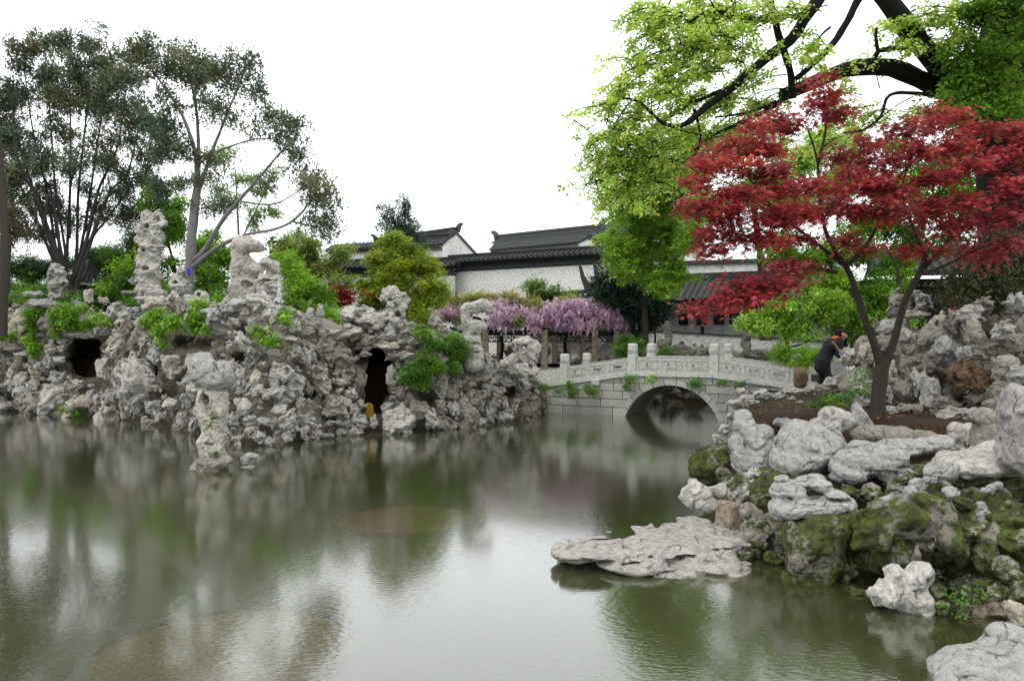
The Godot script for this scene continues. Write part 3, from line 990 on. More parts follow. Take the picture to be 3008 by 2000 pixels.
func standing_stones() -> void:
	var g := "standing scholar stones on the far rockery"
	var o := {"category": "standing stone", "pit": 0.13, "pitf": 3.2, "rough": 0.12, "roughf": 3.4, "k": 0.16, "ridge": 0.05, "ridgef": 3.6, "cuts": 4, "cutmin": 0.80, "ledge": 0.05, "ledgef": 5.0}
	stone("standing_stone", "tallest slender pitted standing stone on the rockery crest, left of the grey-trunked tree", 17.3, [[445, 650, 36, 40], [425, 690, 28, 40], [458, 705, 26, 40], [440, 755, 32, 45], [433, 805, 33, 45], [440, 855, 38, 42], [452, 885, 46, 22], [428, 630, 14, 12]],
		[[440, 668, 9, 7, 0.2, 0.5], [462, 645, 8, 10, 0.2, 0.5], [408, 720, 12, 16], [476, 680, 10, 7], [432, 738, 8, 6, 0.25, 0.3], [480, 748, 14, 14], [398, 770, 10, 14], [436, 790, 10, 8, 0.28, 0.25], [410, 830, 10, 10, 0.2, 0.3]], 11, 3.1, M.rock, o, g)
	stone("standing_stone", "short pitted standing stone right beside the grey tree trunk with the blue patch", 17.0, [[524, 785, 23, 24], [521, 815, 20, 30], [526, 850, 21, 34], [528, 880, 24, 24]], [[510, 800, 8, 7], [540, 812, 9, 8], [520, 830, 9, 6, 0.15, 0.2], [545, 845, 6, 12]], 12, 2.4, M.rock, o, g)
	stone("standing_stone", "broad smooth slab-like standing stone with an overhanging top, centre of the rockery crest", 15.6, [[722, 720, 44, 28, 0.0, 0.26], [752, 722, 24, 24, 0.02, 0.22], [708, 780, 34, 60, 0.0, 0.24], [712, 850, 40, 60, 0.0, 0.28], [744, 790, 30, 26, 0.0, 0.2], [740, 860, 42, 50, 0.0, 0.25], [700, 900, 36, 30, 0.0, 0.28]],
		[[766, 758, 13, 9, 0.12, 0.3], [735, 838, 18, 11, 0.22, 0.14], [770, 830, 12, 12]], 13, 3.2, M.rock, {"category": "standing stone", "pit": 0.06, "pitf": 2.4, "rough": 0.07, "roughf": 2.6, "k": 0.07, "ridge": 0.03, "ridgef": 2.5, "pale": Color(0.9, 0.86, 0.82)}, g)
	stone("standing_stone", "knobbly rounded standing stone leaning against the right of the broad slab stone", 15.3, [[790, 770, 26, 26, 0.1, 0.17], [800, 800, 25, 32, 0.1, 0.18], [790, 840, 28, 30, 0.1, 0.18], [792, 880, 28, 34, 0.1, 0.19], [775, 905, 32, 20, 0.1, 0.2]], [[778, 800, 8, 8, 0.25, 0.1], [795, 826, 14, 6, 0.25, 0.14], [800, 862, 16, 7, 0.28, 0.14], [818, 835, 9, 9]], 14, 2.6, M.rock, o, g)
	stone("standing_stone", "small standing stone on a flat ledge at the foot of the many-stemmed dark tree", 18.6, [[166, 792, 21, 22], [162, 818, 22, 30], [168, 850, 24, 34]], [[150, 815, 8, 8, 0.1, 0.2], [180, 835, 8, 14], [166, 800, 6, 5, 0.14, 0.2]], 15, 2.6, M.rock, o, g)
	stone("standing_stone", "little stone pierced by a round hole on the rockery crest", 16.2, [[590, 872, 21, 22], [588, 895, 16, 20], [606, 884, 9, 12]], [[588, 868, 7, 8, 0.0, 0.6]], 16, 1.8, M.rock, {"category": "standing stone", "pit": 0.03, "rough": 0.03}, g)
	stone("standing_stone", "bright white forked stone standing on the crest above the diagonal boulder", 14.6, [[915, 930, 18, 30], [938, 925, 12, 32], [920, 950, 28, 14]], [[928, 905, 5, 14, 0.0, 0.4]], 17, 2.2, M.pale, {"category": "standing stone", "pit": 0.03, "rough": 0.05, "crack": 0.03}, g)
	stone("standing_stone", "large crouching animal-shaped stone with a raised knobbly head, above the tall cave mouth", 15.2, [[1050, 928, 46, 36, 0.0, 0.34], [1090, 945, 50, 28, 0.0, 0.32], [1020, 950, 26, 34, 0.0, 0.3], [1140, 950, 34, 26, 0.0, 0.28], [1160, 930, 26, 40, 0.0, 0.24], [1163, 875, 30, 30, 0.0, 0.24], [1180, 895, 22, 34, 0.0, 0.22], [1150, 870, 24, 18, 0.05, 0.2], [1155, 862, 26, 18, 0.0, 0.2]],
		[[1172, 925, 10, 9, 0.1, 0.5], [1120, 905, 22, 22], [1150, 882, 10, 5, 0.24, 0.1], [1060, 930, 12, 10, 0.3, 0.15], [1090, 960, 14, 8, 0.3, 0.15]], 18, 3.4, M.rock, o, g)
	stone("standing_stone", "curled hook-topped standing stone beside the wisteria arbour", 15.8, [[1385, 905, 34, 20, 0.0, 0.2], [1418, 897, 34, 19, 0.0, 0.18], [1440, 908, 14, 20, 0.02, 0.16], [1368, 935, 17, 34, 0.0, 0.2], [1385, 965, 30, 34, 0.0, 0.2], [1402, 960, 26, 22, 0.0, 0.17], [1385, 1005, 32, 34, 0.0, 0.2], [1396, 1045, 28, 36, 0.0, 0.2], [1390, 1075, 30, 20, 0.0, 0.22]],
		[[1410, 932, 26, 11, 0.1, 0.3], [1398, 985, 16, 5, 0.2, 0.14], [1400, 1010, 15, 4, 0.2, 0.14], [1425, 1000, 10, 10], [1400, 1034, 16, 4, 0.2, 0.12]], 19, 2.9, M.rock, {"category": "standing stone", "pit": 0.05, "pitf": 3.2, "rough": 0.05, "roughf": 2.4, "k": 0.08}, g)
	stone("standing_stone", "jagged stack of pitted stone between the arbour posts and the bridge's left end", 16.6, [[1530, 1005, 22, 26], [1555, 1012, 22, 28], [1540, 1040, 34, 30], [1520, 1065, 40, 30], [1562, 1055, 22, 44], [1500, 1085, 34, 22], [1545, 1090, 40, 24]], [[1540, 1020, 8, 8, 0.1, 0.4], [1512, 1040, 10, 8], [1575, 1025, 8, 12], [1530, 1062, 12, 6, 0.2, 0.2], [1560, 1075, 10, 8, 0.2, 0.2]], 20, 3.0, M.rock, o, g)
	var h := "small stones on the lawn behind the bridge"
	stone("standing_stone", "thin dark crooked stone standing before the white corridor, behind the bridge's middle", 20.5, [[1958, 955, 13, 18], [1962, 985, 15, 24], [1955, 1015, 22, 22], [1966, 1040, 28, 16]], [[1970, 970, 6, 6], [1948, 990, 6, 8]], 22, 2.2, M.dim, {"category": "standing stone", "pit": 0.10, "pitf": 3.0, "rough": 0.1}, h)
	stone("standing_stone", "thin grey crooked stone standing before the corridor plinth, right of the bridge's middle", 20.0, [[2190, 950, 12, 24], [2196, 985, 14, 26], [2192, 1012, 18, 20], [2200, 1040, 26, 18]], [[2202, 968, 6, 8], [2180, 995, 6, 8]], 24, 2.2, M.dim, {"category": "standing stone", "pit": 0.10, "pitf": 3.0, "rough": 0.1}, h)
	# stones standing in the pond
	var p := thing("pond_pillar", "mossy stone pillar standing in the pond, its weathered trunk pierced near the top", "stone pillar", P(622, 1378, 10.5))
	var op := {"pit": 0.05, "pitf": 3.6, "rough": 0.05, "roughf": 3.0, "k": 0.08, "pale": Color(0.95, 0.93, 0.86), "dark": Color(0.56, 0.54, 0.46), "moss": 0.16}
	put("shaft", stone_mesh(p.position, 10.5, [[622, 1160, 42, 40, 0.0, 0.18], [602, 1200, 24, 60, 0.0, 0.16], [644, 1210, 25, 60, 0.0, 0.16], [622, 1270, 38, 70, 0.0, 0.18], [620, 1320, 36, 50, 0.0, 0.18]],
		[[612, 1172, 14, 18, 0.15, 0.3], [576, 1190, 10, 22], [655, 1225, 16, 12, 0.22, 0.1], [670, 1270, 12, 24], [574, 1290, 12, 30], [625, 1300, 16, 8, 0.22, 0.1]], 31, 3.0, op), M.rock, p)
	put("footing", stone_mesh(p.position, 10.5, [[625, 1355, 52, 28, 0.0, 0.25], [610, 1375, 50, 24, 0.0, 0.25], [655, 1352, 26, 20, 0.0, 0.2]], [], 33, 3.0, {"pit": 0.05, "pitf": 6.0, "rough": 0.05, "roughf": 6.0}), M.dim, p)
	stone("cap_stone", "pale mushroom-shaped boulder resting on top of the pillar in the pond", 10.5, [[595, 1075, 34, 42, 0.0, 0.2], [605, 1100, 44, 38, 0.0, 0.23], [640, 1112, 40, 28, 0.0, 0.2], [664, 1098, 16, 26, 0.0, 0.14], [625, 1120, 40, 22, 0.0, 0.22]], [[648, 1075, 16, 18, 0.05, 0.3], [584, 1118, 10, 8, 0.22, 0.08]], 32, 2.8, M.pale, {"pit": 0.02, "rough": 0.035, "roughf": 4.0, "k": 0.1})
	stone("pond_stone", "small pale beak-shaped stone poking out of the water right of the pillar", 10.7, [[722, 1352, 17, 18, 0.0, 0.1], [742, 1340, 20, 7, 0.0, 0.07], [730, 1338, 14, 10, 0.0, 0.09], [728, 1374, 26, 8, 0.0, 0.12]], [[748, 1356, 18, 9, 0.0, 0.4]], 34, 1.9, M.pale, {"pit": 0.015, "rough": 0.02, "roughf": 6.0, "k": 0.03})

func near_stones() -> void:
	var g := "pale boulders heaped on the near right bank"
	var o := {"pit": 0.035, "pitf": 1.6, "rough": 0.05, "roughf": 1.5, "k": 0.04, "cuts": 7, "cutmin": 0.68, "ledge": 0.02, "ledgef": 7.0, "crack": 0.04, "crackf": 1.6, "category": "boulder"}
	stone("stone_platform", "low flat layered stone platform jutting from the near bank into the pond", 6.2, [[1760, 1590, 130, 36, 0.0, 0.48], [1900, 1580, 170, 42, -0.05, 0.55], [2050, 1575, 130, 48, -0.1, 0.55], [2110, 1540, 110, 46, -0.5, 0.4], [2180, 1580, 80, 50, -0.2, 0.4], [1690, 1610, 80, 34, 0.12, 0.3], [1830, 1625, 110, 34, 0.3, 0.25], [1950, 1655, 95, 36, 0.3, 0.22], [2090, 1640, 90, 36, 0.2, 0.3], [1905, 1672, 30, 30, 0.36, 0.1]],
		[[1850, 1672, 60, 14, 0.45, 0.25], [1665, 1660, 40, 16, 0.3, 0.2]], 41, 5.4, M.pale, {"pit": 0.02, "pitf": 2.6, "rough": 0.035, "roughf": 2.4, "k": 0.03, "ledge": 0.085, "ledgef": 13.0, "crack": 0.05, "crackf": 1.1, "pale": Color(0.93, 0.87, 0.80), "category": "stone platform", "top": 0.31, "cuts": 0})
	stone("boulder", "tall pointed pale boulder leaning at the left of the heap on the near bank", 7.3, [[2192, 1285, 44, 92, 0.0, 0.24], [2235, 1315, 66, 76, 0.0, 0.26], [2205, 1370, 66, 56, 0.0, 0.28], [2182, 1235, 26, 50, 0.0, 0.16], [2270, 1290, 40, 50, -0.1, 0.2]], [], 42, 4.4, M.pale, o, g)
	var whole := o.duplicate()
	whole.cuts = 5
	whole.cutmin = 0.8
	stone("boulder", "biggest smooth rounded pale boulder, at the middle of the heap on the near bank", 7.0, [[2380, 1320, 104, 84, 0.0, 0.32], [2330, 1360, 76, 70, 0.05, 0.28], [2445, 1340, 62, 66, 0.0, 0.25], [2370, 1270, 66, 42, -0.05, 0.22], [2350, 1400, 62, 36, 0.05, 0.22]], [[2455, 1395, 26, 14, 0.22, 0.1]], 43, 5.2, M.pale, whole, g)
	stone("boulder", "long cracked pale boulder lying across the bank beneath the red maple", 6.6, [[2560, 1355, 110, 60, 0.0, 0.3], [2490, 1385, 52, 40, 0.05, 0.24], [2680, 1320, 100, 32, -0.05, 0.22], [2620, 1395, 64, 34, 0.12, 0.22], [2760, 1305, 46, 24, -0.08, 0.16]], [[2640, 1358, 46, 5, 0.3, 0.14], [2560, 1372, 30, 5, 0.3, 0.12], [2720, 1345, 60, 10, 0.12, 0.2]], 44, 5.4, M.pale, {"pit": 0.03, "pitf": 2.0, "rough": 0.045, "roughf": 2.4, "k": 0.04, "ledge": 0.04, "ledgef": 9.0, "crack": 0.045, "crackf": 1.5, "category": "boulder"}, g)
	stone("boulder", "whitest split slab boulder overhanging the mossy block, with a cleft along it", 5.9, [[2330, 1445, 62, 36, -0.05, 0.2], [2400, 1430, 56, 30, -0.1, 0.2], [2380, 1485, 96, 36, 0.05, 0.24], [2300, 1492, 44, 34, 0.05, 0.2], [2450, 1475, 52, 42, 0.05, 0.22]], [[2390, 1458, 70, 7, 0.2, 0.2], [2335, 1468, 36, 6, 0.24, 0.14]], 45, 4.2, M.pale, {"pit": 0.02, "pitf": 2.0, "rough": 0.03, "roughf": 2.4, "k": 0.03, "ledge": 0.03, "ledgef": 11.0, "crack": 0.03, "crackf": 1.6, "category": "boulder"}, g)
	var h := "dark mossy stones on the near right bank"
	var om := {"pit": 0.06, "pitf": 3.2, "rough": 0.08, "roughf": 3.0, "k": 0.08, "category": "mossy stone"}
	var mo := om.duplicate()
	mo.moss = 0.85
	stone("mossy_stone", "dark green moss-covered stone at the left edge of the boulder heap, over the water", 8.4, [[2085, 1365, 58, 52], [2110, 1340, 36, 40], [2050, 1375, 36, 36], [2100, 1410, 44, 28]], [], 46, 3.6, M.shade, mo, h)
	stone("mossy_stone", "knobbly cracked grey stone beneath the moss-covered one, above the flat platform", 7.0, [[2060, 1445, 52, 38], [2025, 1455, 28, 30], [2100, 1440, 36, 34], [2070, 1480, 44, 26]], [[2052, 1465, 6, 30, 0.2, 0.1], [2090, 1455, 5, 26, 0.2, 0.1]], 47, 3.4, M.rock, {"pit": 0.07, "pitf": 4.0, "rough": 0.06, "crack": 0.03, "crackf": 3.0, "category": "mossy stone"}, h)
	mo = om.duplicate()
	mo.moss = 0.42
	stone("mossy_stone", "slanting ridge-backed stone with moss in its cracks, under the pointed boulder", 7.0, [[2170, 1425, 52, 34], [2210, 1400, 50, 30], [2150, 1450, 40, 30], [2230, 1450, 40, 40]], [[2190, 1440, 30, 6, 0.24, 0.12]], 48, 3.6, M.rock, mo, h)
	var b := put("squared_stone", block_stone(P(2138, 1555, 6.7), Vector3(0.17, 0.26, 0.2)), M.post)
	b.position = P(2138, 1560, 6.7)
	b.rotation = Vector3(0.05, 0.6, -0.12)
	tag(b, "brown squared stone propped upright at the inner end of the platform", "stone block")
	stone("mossy_stone", "rough dark stones behind the platform's inner end, below the white slab boulder", 6.3, [[2230, 1560, 60, 60], [2190, 1600, 60, 46], [2270, 1620, 46, 46], [2210, 1510, 40, 40]], [[2250, 1570, 20, 14, 0.2, 0.2], [2200, 1580, 10, 10, 0.25, 0.1]], 49, 4.0, M.dim, {"pit": 0.09, "pitf": 4.0, "rough": 0.07, "moss": 0.35, "category": "mossy stone"}, h)
	mo = om.duplicate()
	mo.moss = 0.80
	stone("mossy_stone", "upright mossy block carrying the white split slab, foot in the water", 5.65, [[2400, 1590, 74, 90, 0.0, 0.24], [2380, 1660, 66, 66, 0.0, 0.22], [2450, 1560, 50, 60, 0.0, 0.2], [2385, 1720, 56, 38, 0.02, 0.2], [2330, 1600, 30, 80, 0.0, 0.15]], [[2500, 1640, 28, 60, 0.1, 0.2]], 50, 4.6, M.shade, mo, h)
	mo = om.duplicate()
	mo.moss = 0.06
	stone("mossy_stone", "bare grey angular stone at the water's edge below the dark hollow", 5.0, [[2620, 1745, 76, 50], [2680, 1760, 70, 60], [2570, 1735, 40, 36], [2700, 1700, 46, 56], [2650, 1700, 46, 40]], [[2600, 1795, 36, 14, 0.2, 0.2]], 51, 4.4, M.rock, {"pit": 0.07, "pitf": 2.6, "rough": 0.06, "category": "mossy stone"}, h)
	mo = {"pit": 0.11, "pitf": 3.4, "rough": 0.11, "roughf": 3.4, "k": 0.06, "ridge": 0.10, "ridgef": 2.6, "category": "mossy stone"}
	mo.moss = 0.78
	stone("mossy_stone", "large moss-hung mass of stone hollowed by a dark cave, at the bank's right", 5.45, [[2640, 1530, 110, 70, 0.0, 0.34], [2780, 1560, 140, 76, 0.0, 0.36], [2930, 1540, 130, 90, 0.0, 0.4], [3020, 1640, 120, 140, 0.0, 0.4], [2620, 1630, 70, 80, -0.05, 0.26], [2880, 1730, 100, 70, 0.0, 0.3], [2560, 1560, 60, 60, -0.05, 0.26], [2980, 1780, 90, 50, 0.05, 0.26], [2760, 1720, 90, 60, -0.1, 0.26]],
		[[2790, 1655, 70, 52, 0.25, 0.6], [2840, 1600, 60, 26, 0.36, 0.16], [2540, 1680, 26, 60, 0.2, 0.3], [2700, 1600, 60, 20, 0.36, 0.12]], 52, 6.6, M.shade, mo, h)
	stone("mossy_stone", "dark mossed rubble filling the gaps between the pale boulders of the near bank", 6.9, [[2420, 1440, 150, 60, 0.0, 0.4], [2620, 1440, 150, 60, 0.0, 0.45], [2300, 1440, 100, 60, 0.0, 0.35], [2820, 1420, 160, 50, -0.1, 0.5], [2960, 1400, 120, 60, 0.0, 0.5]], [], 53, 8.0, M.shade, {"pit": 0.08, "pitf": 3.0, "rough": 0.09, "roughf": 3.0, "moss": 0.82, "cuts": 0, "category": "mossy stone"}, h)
	var e := "small pale stones set in the moss of the near bank"
	var os := {"pit": 0.02, "rough": 0.025, "roughf": 6.0, "k": 0.04, "crack": 0.012, "crackf": 4.0, "category": "stone"}
	var few := [
		[5.7, [[2690, 1430, 24, 20], [2705, 1422, 20, 18]], "small round pale stone under the right end of the long cracked boulder"],
		[5.75, [[2765, 1385, 50, 30], [2800, 1375, 30, 24]], "rounded wrinkled pale stone right of the long cracked boulder"],
		[5.6, [[2795, 1455, 26, 26], [2790, 1440, 20, 18]], "grey egg-shaped stone with a furrow, set in moss"],
		[5.55, [[2732, 1492, 20, 12], [2738, 1478, 18, 8], [2730, 1505, 18, 10]], "little stack of three white pebbles in moss"],
		[5.7, [[2740, 1412, 22, 12], [2780, 1420, 12, 8]], "flat small grey stone between the round pale stones"],
		[5.4, [[2900, 1440, 22, 14], [2925, 1430, 24, 12], [2940, 1425, 14, 10]], "knobbly bright white stone on the moss bank at the right"],
		[5.6, [[2660, 1450, 40, 24], [2630, 1470, 50, 22]], "half-buried grey stone wrapped in moss at the bank's middle"],
		[5.3, [[2890, 1510, 20, 24], [2880, 1490, 12, 16]], "thin upright grey splinter stone by the right mossy hollow"],
	]
	var s := 60
	for q in few:
		s += 1
		stone("bank_stone", q[2], q[0], q[1], [], s, 1.7, M.pale, os, e)
	stone("boulder", "steep pink-grey boulder cut off by the right edge of the view, above the path", 5.4, [[3010, 1240, 56, 110, 0.0, 0.3], [3060, 1300, 100, 120, 0.0, 0.36], [3020, 1340, 60, 60, 0.0, 0.3]], [], 71, 5.0, M.pale, {"pit": 0.05, "rough": 0.06, "crack": 0.02, "crackf": 2.0, "pale": Color(0.9, 0.84, 0.84), "category": "boulder"}, g)
	stone("boulder", "sloping grey slab running up to the pink-grey boulder at the right edge", 5.9, [[2880, 1355, 110, 26, 0.0, 0.4], [2960, 1340, 80, 34, 0.0, 0.4], [2830, 1370, 60, 24, 0.0, 0.36]], [], 72, 5.0, M.rock, {"pit": 0.03, "rough": 0.05, "category": "boulder"}, g)
	stone("shore_stone", "flat pale lichen-flecked stone in the bottom right corner, nearest of all", 4.0, [[2930, 1990, 180, 80, 0.0, 0.32], [3040, 1960, 120, 90, 0.0, 0.34], [2830, 2010, 110, 60, 0.1, 0.26], [3020, 1900, 60, 36, -0.1, 0.16]], [], 73, 6.0, M.pale, {"pit": 0.03, "rough": 0.035, "roughf": 4.0, "pale": Color(0.88, 0.86, 0.84), "category": "stone"})
	stone("shore_stone", "brownish wet stone at the water's edge near the right edge of the view", 4.9, [[2930, 1790, 46, 36], [2880, 1800, 34, 24]], [], 74, 3.4, M.post, {"pit": 0.03, "rough": 0.04, "category": "stone"})
	stone("shore_stone", "tan upright stone half in water at the very right edge", 4.8, [[2985, 1810, 34, 50], [3005, 1840, 30, 40]], [], 75, 3.2, M.rock, {"pit": 0.03, "rough": 0.04, "pale": Color(0.9, 0.82, 0.66), "category": "stone"})
	# round the maple's terrace
	var tt := "stones edging the maple's terrace"
	stone("terrace_stone", "pointed pale purplish stone at the left of the maple's foot", 8.0, [[2520, 1225, 24, 42], [2535, 1245, 26, 26], [2505, 1250, 22, 18]], [], 76, 2.4, M.pale, {"pit": 0.03, "rough": 0.05, "category": "stone"}, tt)
	stone("terrace_stone", "grey stone with a dark crack behind the biggest rounded boulder", 7.6, [[2450, 1220, 50, 26], [2430, 1250, 50, 34], [2480, 1240, 30, 30]], [[2440, 1240, 6, 26, 0.2, 0.1]], 77, 3.0, M.rock, {"pit": 0.04, "rough": 0.05, "category": "stone"}, tt)
	stone("terrace_stone", "small pale stone peeping out left of the biggest rounded boulder", 8.4, [[2310, 1245, 28, 18], [2290, 1238, 18, 14]], [], 78, 2.2, M.pale, {"pit": 0.02, "rough": 0.04, "category": "stone"}, tt)
	stone("terrace_kerb", "long low grey kerb stone holding the soil of the maple's terrace", 7.5, [[2560, 1275, 60, 30, 0.0, 0.14], [2640, 1280, 70, 28, 0.0, 0.14], [2710, 1290, 50, 26, 0.0, 0.14]], [], 79, 3.2, M.dim, {"pit": 0.02, "rough": 0.03, "category": "kerb stone"}, tt)
	stone("terrace_stone", "angular tan stone right of the soil terrace, below the rear rockery", 7.7, [[2815, 1290, 36, 46], [2790, 1310, 40, 36], [2845, 1280, 26, 36]], [], 80, 2.8, M.rock, {"pit": 0.05, "rough": 0.07, "roughf": 2.0, "category": "stone"}, tt)
	stone("terrace_stone", "dark rounded boulder in the shade between the tan stone and the right edge", 7.2, [[2910, 1290, 60, 60], [2890, 1225, 46, 24], [2960, 1310, 50, 50]], [], 81, 3.6, M.dim, {"pit": 0.03, "rough": 0.05, "category": "stone"}, tt)
	stone("brown_boulder", "round rust-brown boulder against the right end post of the bridge", 14.6, [[2352, 1105, 22, 30], [2350, 1125, 20, 18]], [], 82, 1.9, M.rust, {"pit": 0.03, "rough": 0.03, "category": "boulder"})

func block_stone(_at: Vector3, h: Vector3) -> ArrayMesh:
	var g := G.new()
	g.bev(Vector3(-h.x * 0.5, 0, -h.z * 0.5), Vector3(h.x * 0.5, h.y, h.z * 0.5), 0.02)
	return g.mesh()

# the tumbled stones between the bridge's right end and the maple, and the dark rockery behind the maple
func right_rockeries() -> void:
	var r := RandomNumberGenerator.new()
	r.seed = 15
	var t := thing("rubble_bank", "bank of tumbled broken stones sloping from the bridge's right end down to the water", "rubble bank")
	for q in [[2195, 1175, 30, 20, 13.8, "karst", "rock"], [2235, 1158, 34, 20, 14.0, "karst", "rock"], [2300, 1160, 32, 18, 13.2, "block", "rock"], [2165, 1190, 30, 22, 13.5, "block", "rock"], [2210, 1185, 26, 18, 12.6, "karst", "rock"], [2255, 1165, 22, 16, 13.0, "block", "pale"], [2290, 1165, 24, 14, 12.6, "slab", "pale"], [2330, 1150, 40, 14, 12.6, "slab", "rock"],
		[2250, 1200, 26, 16, 11.6, "karst", "dim"], [2350, 1190, 18, 20, 10.6, "block", "pale"], [2300, 1195, 24, 14, 11.2, "block", "rock"], [2200, 1215, 26, 14, 11.6, "slab", "rock"], [2150, 1225, 22, 16, 12.4, "karst", "rock"], [2400, 1200, 26, 12, 10.0, "slab", "pale"], [2395, 1140, 34, 16, 12.4, "karst", "rock"],
		[2450, 1130, 46, 34, 11.4, "block", "rock"], [2500, 1050, 44, 40, 11.2, "karst", "rock"], [2420, 1150, 40, 24, 11.0, "block", "dim"], [2480, 1170, 44, 26, 10.4, "block", "dim"], [2520, 1110, 40, 50, 10.2, "karst", "rock"], [2540, 1160, 40, 50, 9.6, "karst", "rock"], [2130, 1262, 22, 22, 11.0, "karst", "rock"], [2110, 1290, 26, 22, 10.0, "block", "rock"], [2140, 1300, 30, 24, 9.4, "karst", "dim"], [2180, 1152, 26, 18, 14.8, "karst", "rock"], [2330, 1180, 26, 16, 11.4, "karst", "rock"], [2270, 1215, 24, 14, 10.6, "slab", "rock"], [2360, 1225, 26, 12, 9.6, "slab", "rock"]]:
		var k: float = q[4] / F
		lib_stone(t, q[5], r.randi() % 9, P(q[0], q[1], q[4]), Vector3(q[2], q[3], (q[2] + q[3]) * 0.5) * k * 1.08, r.randf() * TAU, r.randf_range(-20, 20), M[q[6]])
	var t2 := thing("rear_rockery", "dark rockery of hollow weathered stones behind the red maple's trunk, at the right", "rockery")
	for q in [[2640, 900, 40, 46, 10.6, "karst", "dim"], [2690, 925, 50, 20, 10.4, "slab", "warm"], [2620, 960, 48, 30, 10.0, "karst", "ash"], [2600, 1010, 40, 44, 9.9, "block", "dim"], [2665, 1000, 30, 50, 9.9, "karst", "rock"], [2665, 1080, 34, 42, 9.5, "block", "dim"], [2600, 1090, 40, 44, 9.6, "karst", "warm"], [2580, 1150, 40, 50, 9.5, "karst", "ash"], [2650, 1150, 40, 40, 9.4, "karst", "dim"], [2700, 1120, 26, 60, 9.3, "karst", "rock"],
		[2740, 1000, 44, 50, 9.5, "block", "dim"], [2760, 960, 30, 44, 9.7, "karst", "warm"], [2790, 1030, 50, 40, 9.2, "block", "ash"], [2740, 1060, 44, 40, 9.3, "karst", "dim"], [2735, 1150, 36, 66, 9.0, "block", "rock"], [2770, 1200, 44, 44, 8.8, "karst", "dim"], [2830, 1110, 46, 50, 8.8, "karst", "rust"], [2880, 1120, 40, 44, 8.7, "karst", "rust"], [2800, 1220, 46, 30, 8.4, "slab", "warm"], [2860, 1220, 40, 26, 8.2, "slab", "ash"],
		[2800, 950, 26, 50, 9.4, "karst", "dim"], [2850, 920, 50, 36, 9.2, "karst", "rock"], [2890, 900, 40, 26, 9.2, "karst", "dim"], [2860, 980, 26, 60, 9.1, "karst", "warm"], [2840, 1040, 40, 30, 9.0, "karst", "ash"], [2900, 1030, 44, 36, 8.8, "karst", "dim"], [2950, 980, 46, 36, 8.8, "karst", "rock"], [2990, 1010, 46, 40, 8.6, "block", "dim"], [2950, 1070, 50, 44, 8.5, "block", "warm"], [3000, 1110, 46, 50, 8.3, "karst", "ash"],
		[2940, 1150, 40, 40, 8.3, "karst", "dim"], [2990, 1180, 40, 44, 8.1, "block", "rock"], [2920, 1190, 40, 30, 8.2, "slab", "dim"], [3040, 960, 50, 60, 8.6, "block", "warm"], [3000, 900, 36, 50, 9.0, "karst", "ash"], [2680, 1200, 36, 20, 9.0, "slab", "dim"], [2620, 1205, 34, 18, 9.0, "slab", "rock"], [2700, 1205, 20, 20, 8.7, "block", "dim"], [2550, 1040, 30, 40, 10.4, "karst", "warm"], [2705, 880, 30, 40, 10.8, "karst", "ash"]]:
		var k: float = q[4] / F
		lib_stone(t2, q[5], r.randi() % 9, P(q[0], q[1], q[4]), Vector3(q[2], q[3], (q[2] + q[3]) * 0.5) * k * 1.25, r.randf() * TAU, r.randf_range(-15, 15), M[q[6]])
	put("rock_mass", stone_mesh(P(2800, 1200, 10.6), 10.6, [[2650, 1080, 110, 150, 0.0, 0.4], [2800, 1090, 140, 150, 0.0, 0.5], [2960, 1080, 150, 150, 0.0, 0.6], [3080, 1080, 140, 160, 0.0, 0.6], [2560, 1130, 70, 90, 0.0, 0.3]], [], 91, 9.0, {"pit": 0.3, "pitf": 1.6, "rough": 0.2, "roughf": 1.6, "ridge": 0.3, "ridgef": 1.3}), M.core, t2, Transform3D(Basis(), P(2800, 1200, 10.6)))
	mossy_library()
	var t5 := thing("mossy_rubble", "dark mossy rubble stones packed between and beneath the near bank's boulders", "rubble")
